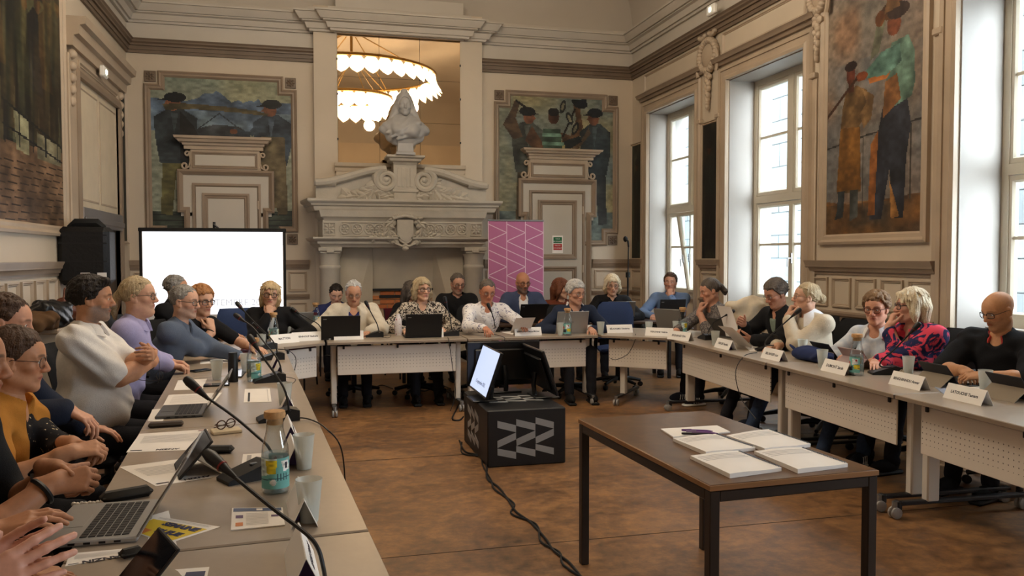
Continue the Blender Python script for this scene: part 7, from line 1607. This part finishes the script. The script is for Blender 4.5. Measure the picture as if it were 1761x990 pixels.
P('dark-haired woman in a mustard cardigan with folded hands', head=(27, 617, 3.2), face=(90, 97, 8, 0), near=1, skin=(192, 138, 104), fem=1, hair=('bun', 'brown'), vol=.005, glasses=((52, 34, 36), .0016, .026, .022, 2.3), lean=.16, sx=1.02, arms=[dict(w=tuple(W(119, 778, d=2.98)), dr=(-.35, .9, .1), nr=(-.5, -.2, -.9), e=(.7, .1, -.8), curl=(48, 55, 30)), dict(w=tuple(W(122, 762, d=3.1)), dr=(.35, .9, -.1), nr=(.4, -.2, -.9), e=(-.7, .1, -.8), curl=(48, 55, 30))],
  clothes=[('dotted_blouse', dict(g=.013, mt=DOTS, sl=(.3, 1.75), vee=.12, fold=.004)), ('cardigan', dict(g=.02, mt=MUST, sl=(.82, .3), openw=.05, fold=.005, flare=1.3))], lips=(164, 78, 70))
P('person at the left edge with clasped hands, a watch and beads', head=(-62, 622, 2.35), face=(90, 98, 6, 0), near=1, skin=(176, 124, 92), hair=('short', 'dark'), lean=.14, arms=[dict(w=tuple(W(88, 832, d=2.34)), dr=(-.3, 1, .06), nr=(-.75, 0, -.5), e=(.5, -.1, -.9), curl=(52, 62, 35), spread=10), dict(w=tuple(W(92, 806, d=2.44)), dr=(.3, .9, -.2), nr=(.7, 0, -.5), e=(-.2, .0, -1), curl=(52, 62, 35), spread=10)], clothes=[('shirt', dict(g=.014, mt=BLKC, sl=(1.15, 1.15)))])
P('woman in a burgundy flowered dress, her hand by the silver laptop', hw=(-1.02, 1.98, 1.20), head=(0, 0, 0), face=(88, 92, 8, 0), near=1, skin=(178, 124, 90), fem=1, hair=('bob', 'dark'), lean=.12, sx=1.05, arms=[dict(w=tuple(W(-18, 918, d=2.05)), dr=(-.25, .85, .25), nr=(-.3, .1, -1), e=(.8, -.2, -.5), curl=(16, 22, 14), spread=4), tab(-.2, .36, .78)], clothes=[('dress', dict(g=.018, mt=FLOR, sl=(1.05, 1.05), vee=.06, fold=.005))])
P('person at the bottom left corner, clapping hands in view', hw=(-.98, 1.16, 1.22), head=(0, 0, 0), face=(80, 85, 0, 0), near=1, skin=(214, 160, 140), hair=('short', 'grey'), lean=.1, arms=[dict(w=tuple(W(-75, 1035, d=1.32)), d=(.86, .36, .36), n=(.3, .9, -.2), e=(.6, 0, -.9), curl=(8, 12, 8), spread=11, thumb=(45, 10)), dict(w=tuple(W(-85, 1010, d=1.42)), d=(.84, .25, .40), n=(.1, -.9, -.1), e=(-.4, 0, -.9), curl=(10, 12, 8), spread=9, thumb=(45, 10))], clothes=[('shirt', dict(g=.014, mt=NAVYB, sl=(1.8, 1.8)))])
# left corner and back row
P('blonde woman in a black blazer resting her chin on her hand', head=(465, 505, 8.15), face=(4, 2, 6, 4), skin=S_L, fem=1, hair=('long', 'blond'), bangs=1, glasses=GB, lean=.16, sx=.95, arms=[dict(chin=(.01, .02, .01), n=(0, 1, .1), e=(.3, .6, -1)), tab(-.2, .2)], clothes=[('white_top', dict(g=.011, mt=WSH, sl=(.5, .5), vee=.1)), ('blazer', dict(g=.022, mt=BLKC, sl=(1.9, 1.9), openw=.04))], lips=(180, 92, 84))
P('bald-crowned man in a cream fleece jacket reading', head=(608, 502, 8.75), face=(-2, 2, 26, 0), skin=(196, 146, 118), hair=('receding', 'silver'), glasses=GT, lean=.12, sx=1.12, armfat=1.15, fat=.006, arms=[tab(.22, .26), tab(-.14, .40, dr=(.35, .9, -.1))], clothes=[('polo_shirt', dict(g=.012, mt=ROYAL, sl=(.6, .6), vee=.1)), ('fleece_jacket', dict(g=.026, mt=CREAMF, sl=(1.93, 1.93), openw=.06, fold=.006))], collar=(CREAMF, .05, 1.15, .7))
P('blonde woman in a leopard print blouse with black glasses', head=(726, 497, 8.85), face=(0, 16, 2, 0), skin=(210, 164, 138), fem=1, hair=('bob', 'ash'), bangs=1, vol=.006, glasses=GB, lean=.12, arms=[tab(.2, .2), tab(-.18, .2)], clothes=[('blouse', dict(g=.014, mt=LEO, sl=(1.9, 1.9), vee=.12, fold=.005))], collar=(LEO, .04, 1.1, .7), lips=(176, 90, 84))
P('thin man in a white floral shirt reading a sheet', head=(838, 500, 8.8), face=(2, 2, 20, 0), skin=(192, 130, 102), hair=('crop', 'darkgrey'), glasses=GT, lean=.2, jaw=.92, arms=[tab(.12, .42, .80, curl=(50, 55, 30)), tab(-.26, .34, .80, dr=(-.2, .9, .1))], clothes=[('shirt', dict(g=.015, mt=WFLOR, sl=(1.93, 1.93), vee=.07, fold=.006))], collar=(WFLOR, .04, 1.08, .5))
P('grey-haired woman in navy with a white scarf', head=(990, 503, 8.8), face=(-6, 20, 10, 0), skin=(204, 154, 130), fem=1, hair=('curly', 'silver'), vol=.006, seed=4, glasses=GT, lean=.2, sx=1.05, arms=[tab(.18, .16), tab(-.14, .16)], clothes=[('blouse', dict(g=.016, mt=NAVYB, sl=(1.9, 1.9), vee=.1, fold=.005))])
R = PEOPLE['grey-haired woman in navy with a white scarf']; mb = MB(Mx.Translation(-R['lo'])); N_, r_, f_ = V(R['N']), V(R['r']), V(R['tf'])
for s in (-1, 1): mb.tube([N_-f_*.05+r_*s*.07+V((0, 0, .035)), N_+r_*s*.085+V((0, 0, .02)), N_+f_*.085+r_*s*.06-V((0, 0, .03)), N_+f_*.125+r_*s*.012-V((0, 0, .1)), N_+f_*.13+r_*s*.03-V((0, 0, .2))], [.012, .018, .022, .02, .012], 8)
mb.obj('scarf', pattern('white and orange scarf', (222, 220, 222), (190, 110, 70), 18, .55, .62), R['root'])
# second row
P('dark-haired person half hidden behind the cream jacket', head=(578, 505, 10.6), face=(0, 5, 25, 0), skin=S_L, hair=('short', 'dark'), lean=.1, arms=[tab(.2, .3), tab(-.2, .3)], clothes=[('jumper', dict(g=.015, mt=FV('blue jumper', (44, 48, 88)), sl=(1.9, 1.9)))])
P('woman with long grey hair half hidden behind the leopard blouse', head=(709, 500, 10.4), face=(20, 55, 12, 0), skin=S_L, fem=1, hair=('long', 'darkgrey'), vol=.004, lean=.1, sx=.9, arms=[tab(.16, .3), tab(-.16, .3)], clothes=[('jumper', dict(g=.015, mt=BLKC, sl=(1.9, 1.9)))])
P('man in a black jacket reading at the second row', head=(787, 487, 10.4), face=(0, 8, 16, 0), hscale=1.04, skin=(200, 150, 126), hair=('crop', 'darkgrey'), beard=((120, 112, 106), .4), glasses=G1, lean=.16, sx=1.05, arms=[tab(.18, .34), tab(-.1, .4, dr=(.3, .9, 0))], clothes=[('jumper', dict(g=.013, mt=BLKC, sl=(.5, .5))), ('jacket', dict(g=.024, mt=BLKC, sl=(1.92, 1.92), openw=.02))])
P('bald man with goatee in a blue blazer and white shirt', head=(899, 485, 10.3), face=(-4, 6, 12, 0), hscale=1.05, skin=(196, 138, 108), beard=((92, 84, 80), .8), glasses=G1, lean=.12, sx=1.12, arms=[tab(.2, .34), tab(-.18, .34)], clothes=[('shirt', dict(g=.013, mt=WSH, sl=(1.97, 1.97), vee=.1)), ('blazer', dict(g=.026, mt=BLZ, sl=(1.9, 1.9), openw=.07))], collar=(WSH, .045, 1.1, .5))
P('woman with wavy auburn hair behind the grey-haired woman', head=(965, 496, 10.4), face=(10, 50, 8, 0), skin=S_L, fem=1, hair=('wavy', 'auburn'), vol=.01, lean=.12, sx=.95, arms=[tab(.16, .3), tab(-.16, .3)], clothes=[('jumper', dict(g=.016, mt=RUST, sl=(1.9, 1.9)))], lips=(170, 90, 84))
P('blonde bobbed woman in black at the back right', head=(1053, 489, 10.5), face=(-16, -14, 14, 0), hscale=1.04, skin=S_L, fem=1, hair=('bob', 'whiteblond'), bangs=1, vol=.005, glasses=GT, lean=.14, sx=.95, arms=[tab(.18, .3), tab(-.18, .3)], clothes=[('blouse', dict(g=.014, mt=BLKC, sl=(.5, .5), vee=.16)), ('jacket', dict(g=.02, mt=BLKC, sl=(1.92, 1.92), openw=.03))])
P('man in a blue shirt by the far window, hand at his mouth', head=(1153, 485, 10.8), face=(-25, -32, 2, 0), skin=(196, 146, 122), hair=('short', 'brown'), vol=.004, lean=.12, sx=1.1, arms=[tab(.22, .3), dict(chin=(-.01, .03, .03), e=(-.3, .6, -1))], clothes=[('shirt', dict(g=.014, mt=BLSH, sl=(1.9, 1.9), fold=.004))])
# right row, far to near
P('woman with a grey ponytail in a patterned blouse, chin on fist', head=(1221, 499, 8.6), face=(-80, -98, 18, 0), skin=(198, 146, 122), fem=1, hair=('pony', 'darkgrey'), vol=.004, tail=.8, lean=.2, sx=.95, shoe='trainer', arms=[tab(.06, .42, .77), dict(chin=(.0, .02, .02), e=(-.1, .4, -1))], clothes=[('blouse', dict(g=.016, mt=GRP, sl=(1.85, 1.3), vee=.06, fold=.005))])
P('man in a black jacket reading papers on the right', head=(1334, 504, 7.4), face=(-84, -86, 24, 0), skin=(190, 136, 110), hair=('short', 'darkgrey'), vol=.012, glasses=GT, lean=.16, shoe='trainer', legs=[(.44, .2, 0), (.43, .1, 0)], arms=[dict(rel=(.12, .3, .92), dr=(-.2, .8, .5), nr=(-.9, .2, 0), e=(.7, 0, -.7), curl=(45, 50, 30)), dict(rel=(-.04, .34, .80), dr=(.3, .9, .1), nr=(.5, .3, .7), e=(-.8, 0, -.6), curl=(50, 50, 30))], clothes=[('shirt', dict(g=.012, mt=GREEN, sl=(.8, .8), vee=.05)), ('jacket', dict(g=.024, mt=BLKC, sl=(1.85, 1.85), openw=.05, fold=.005))])
P('woman in a cream jumper and white collar, hair in a bun', head=(1387, 511, 6.95), face=(-84, -112, -4, 0), near=1, skin=S_L, fem=1, hair=('bun', 'ash'), vol=.002, glasses=GT, lean=.16, sx=1.0, armfat=1.0, trousers=JEAN, shoe='trainer', legs=[(.44, .2, 0), (.43, .05, 0)], arms=[tab(.12, .22, .775), dict(chin=(.01, .05, .03), e=(-.1, .5, -1))], clothes=[('jumper', dict(g=.02, mt=CRJ, sl=(1.85, 1.85), fold=.004))], collar=(WSH, .075, 1.4, .55), lips=(190, 108, 102))
P('curly-haired woman in a pale shirt with brown glasses', head=(1507, 530, 6.35), face=(-62, -56, 6, 0), near=1, skin=(206, 150, 122), fem=1, hair=('curly', 'chestnut'), vol=.006, seed=9, glasses=GRED, lean=.12, sx=.95, trousers=JEAN, shoe='trainer', legs=[(.44, .3, 0), (.43, .18, 0)], arms=[tab(.12, .24, .775), tab(-.12, .26, .775)], clothes=[('shirt', dict(g=.014, mt=SHEER, sl=(1.85, 1.85), vee=.07, fold=.004))], collar=(WSH, .05, 1.15, .65), lips=(176, 96, 88))
P('blonde woman in a pink and navy cardigan, hand at her mouth', head=(1567, 525, 5.95), face=(-84, -112, 3, 0), near=1, skin=(216, 166, 144), fem=1, hair=('bob', 'whiteblond'), vol=.008, glasses=((44, 36, 40), .003, .027, .021, 3), lean=.16, sx=1.06, armfat=1.08, arms=[tab(.0, .36, .775, dr=(-.7, .6, 0)), dict(chin=(.012, .045, .06), curl=(50, 60, 30), e=(-.1, .5, -1))], clothes=[('dark_top', dict(g=.012, mt=NAVYB, sl=(.5, .5), vee=.14)), ('cardigan', dict(g=.024, mt=PINKN, sl=(1.75, 1.75), openw=.03, fold=.006))], lips=(186, 96, 92))
P('bald man in a black polo with a red-trimmed collar', head=(1717, 533, 5.35), face=(-72, -92, 20, 0), near=1, skin=(198, 146, 108), beard=((120, 100, 86), .25), glasses=((30, 26, 28), .0024, .026, .018, 3.4), lean=.14, sx=1.12, sw=.2, armfat=1.15, arms=[dict(rel=(.08, .30, .80), dr=(-.7, .7, -.05), nr=(-.2, -.3, -1), e=(.9, -.1, -.5), curl=(40, 50, 30)), dict(rel=(-.06, .33, .785), dr=(.75, .6, -.05), nr=(.3, -.4, -1), e=(-.9, -.1, -.5), curl=(40, 50, 30))], clothes=[('polo_shirt', dict(g=.018, mt=BPOLO, sl=(.95, .95), vee=.07, fold=.005, flare=1.3))], collar=(REDC, .04, 1.04, .5), browamt=.4, brow=(60, 50, 44))
# wearables
bracelet('person at the left edge with clasped hands, a watch and beads', 0, BLACK, 'bead_bracelet', .88, .037, .008)
bracelet('person at the left edge with clasped hands, a watch and beads', 1, SILVER, 'wristwatch', .80, .037, .006, face=(.3, -.5, .8))
bracelet('bearded man in a white polo with crossed arms', 0, BLACK, 'watch_strap', .86, .035, .007)
bracelet('orange-haired woman in black with her hand at her chin', 0, BLACK, 'bracelet', .93, .032, .004)
bracelet('man in a blue shirt by the far window, hand at his mouth', 1, BLACK, 'watch_strap', .9, .036, .008)
R = PEOPLE['bearded man in a white polo with crossed arms']; c = R['N']+R['tf']*.16-R['ax']*.14-R['r']*.1-R['lo']
MB(axes(tuple(c), V(R['r']), V(R['ax']))).box((0, 0, .012), (.03, .034, .01), .002).obj('chest_badge', mat('blue badge', (110, 150, 196), .5), R['root'])
# held papers
for lab, wn, i, px, sz in (('white sheet held by the man in the floral shirt', 'thin man in a white floral shirt reading a sheet', 1, None, (.21, .26)), ('white papers held by the man in the black jacket', 'man in a black jacket reading papers on the right', 0, None, (.21, .3)), ('second paper in the lap hand of the man in the black jacket', 'man in a black jacket reading papers on the right', 1, None, (.21, .28))):
    R = PEOPLE[wn]; w = R['arms'][i][2]; f_, r_ = R['f'], R['r']; c = V(w+f_*.17+nv((0, 0, .03))); up = V(f_*.75+nv((0, 0, .6))) if i == 1 else V(f_*.35+nv((0, 0, .9)))
    t = thing('held_paper', lab, 'paper', c); M = axes((0, 0, 0), V(r_), up)
    mb = MB(M); mb.grid(lambda a, b: ((a-.5)*sz[0], (b-.5)*sz[1], .012*sin(2.4*b)), 4, 8); mb.grid(lambda a, b: ((a-.5)*sz[0], (b-.5)*sz[1], .012*sin(2.4*b)-.0015), 4, 8); mb.obj('page', PAPER, t)
# folded spectacles dangling from the crossed arms
R = PEOPLE['bearded man in a white polo with crossed arms']; w = R['arms'][0][2]+R['f']*.03
t = thing('spectacles', 'thin dark spectacles dangling from the hand of the white polo man', 'spectacles', w); wire = mat('thin dark wire', (44, 36, 36), .4)
MB().tube([(0, 0, 0), (.0, .0, -.11), (-.01, -.005, -.13)], .002, 6).obj('temple', wire, t); MB().tube([(.0+.018*cos(a), 0, -.085+.024*sin(a)) for a in np.linspace(0, 2*pi, 16, endpoint=False)], .002, 6, closed=True).obj('rim', wire, t); MB().tube([(0, 0, -.11), (-.05, -.01, -.115), (-.12, -.02, -.1)], .002, 6).obj('temple', wire, t)
# chairs under the people
chairs = {'man in a dark jacket in profile': 0, 'orange-haired woman': 0}
for lab, R in PEOPLE.items():
    th = degrees(atan2(R['f'][0], -R['f'][1])); x, y = R['P'][0], R['P'][1]
    if 9.75 < y < 11.5:
        if vis0 is not None and vis0['label'] == 'burgundy': vis0.location = (x, y, 0); vis0.rotation_euler[2] = radians(th); vis0['label'] = 'burgundy chair of the '+' '.join(lab.split()[:11])
        else: dup(vis0, (x, y, 0), radians(th), 'burgundy chair of the '+' '.join(lab.split()[:11]))
    elif 'blonde woman in a black blazer' not in lab: bchair('black office chair of the '+' '.join(lab.split()[:10]), x-R['f'][0]*.03, y-R['f'][1]*.03, th)
dup(vis0, W(503, 560, Y=9.95)*0+V((W(503, 560, Y=9.95).x, 9.95, 0)), radians(-20), 'burgundy empty chair between blonde woman and cream jacket')
# coats over the chairs on the right
c = W(1290, 545, d=8.0); S = Sdf((-.35, -.3, -.4), (.35, .3, .35), .013); S.ell((0, 0, 0), (.22, .1, .2), .05).cone((-.2, 0, .1), (.2, .0, .12), .07, .07, .05); S.folds(.015, 1, 3); p_, q_ = S.mesh()
t = thing('coat', 'beige coat hung over the chair behind the reading man', 'coat', (c.x, c.y, c.z)); npmesh('cloth', p_, q_, FV('beige coat cloth', (206, 188, 160)), t, loc=None)
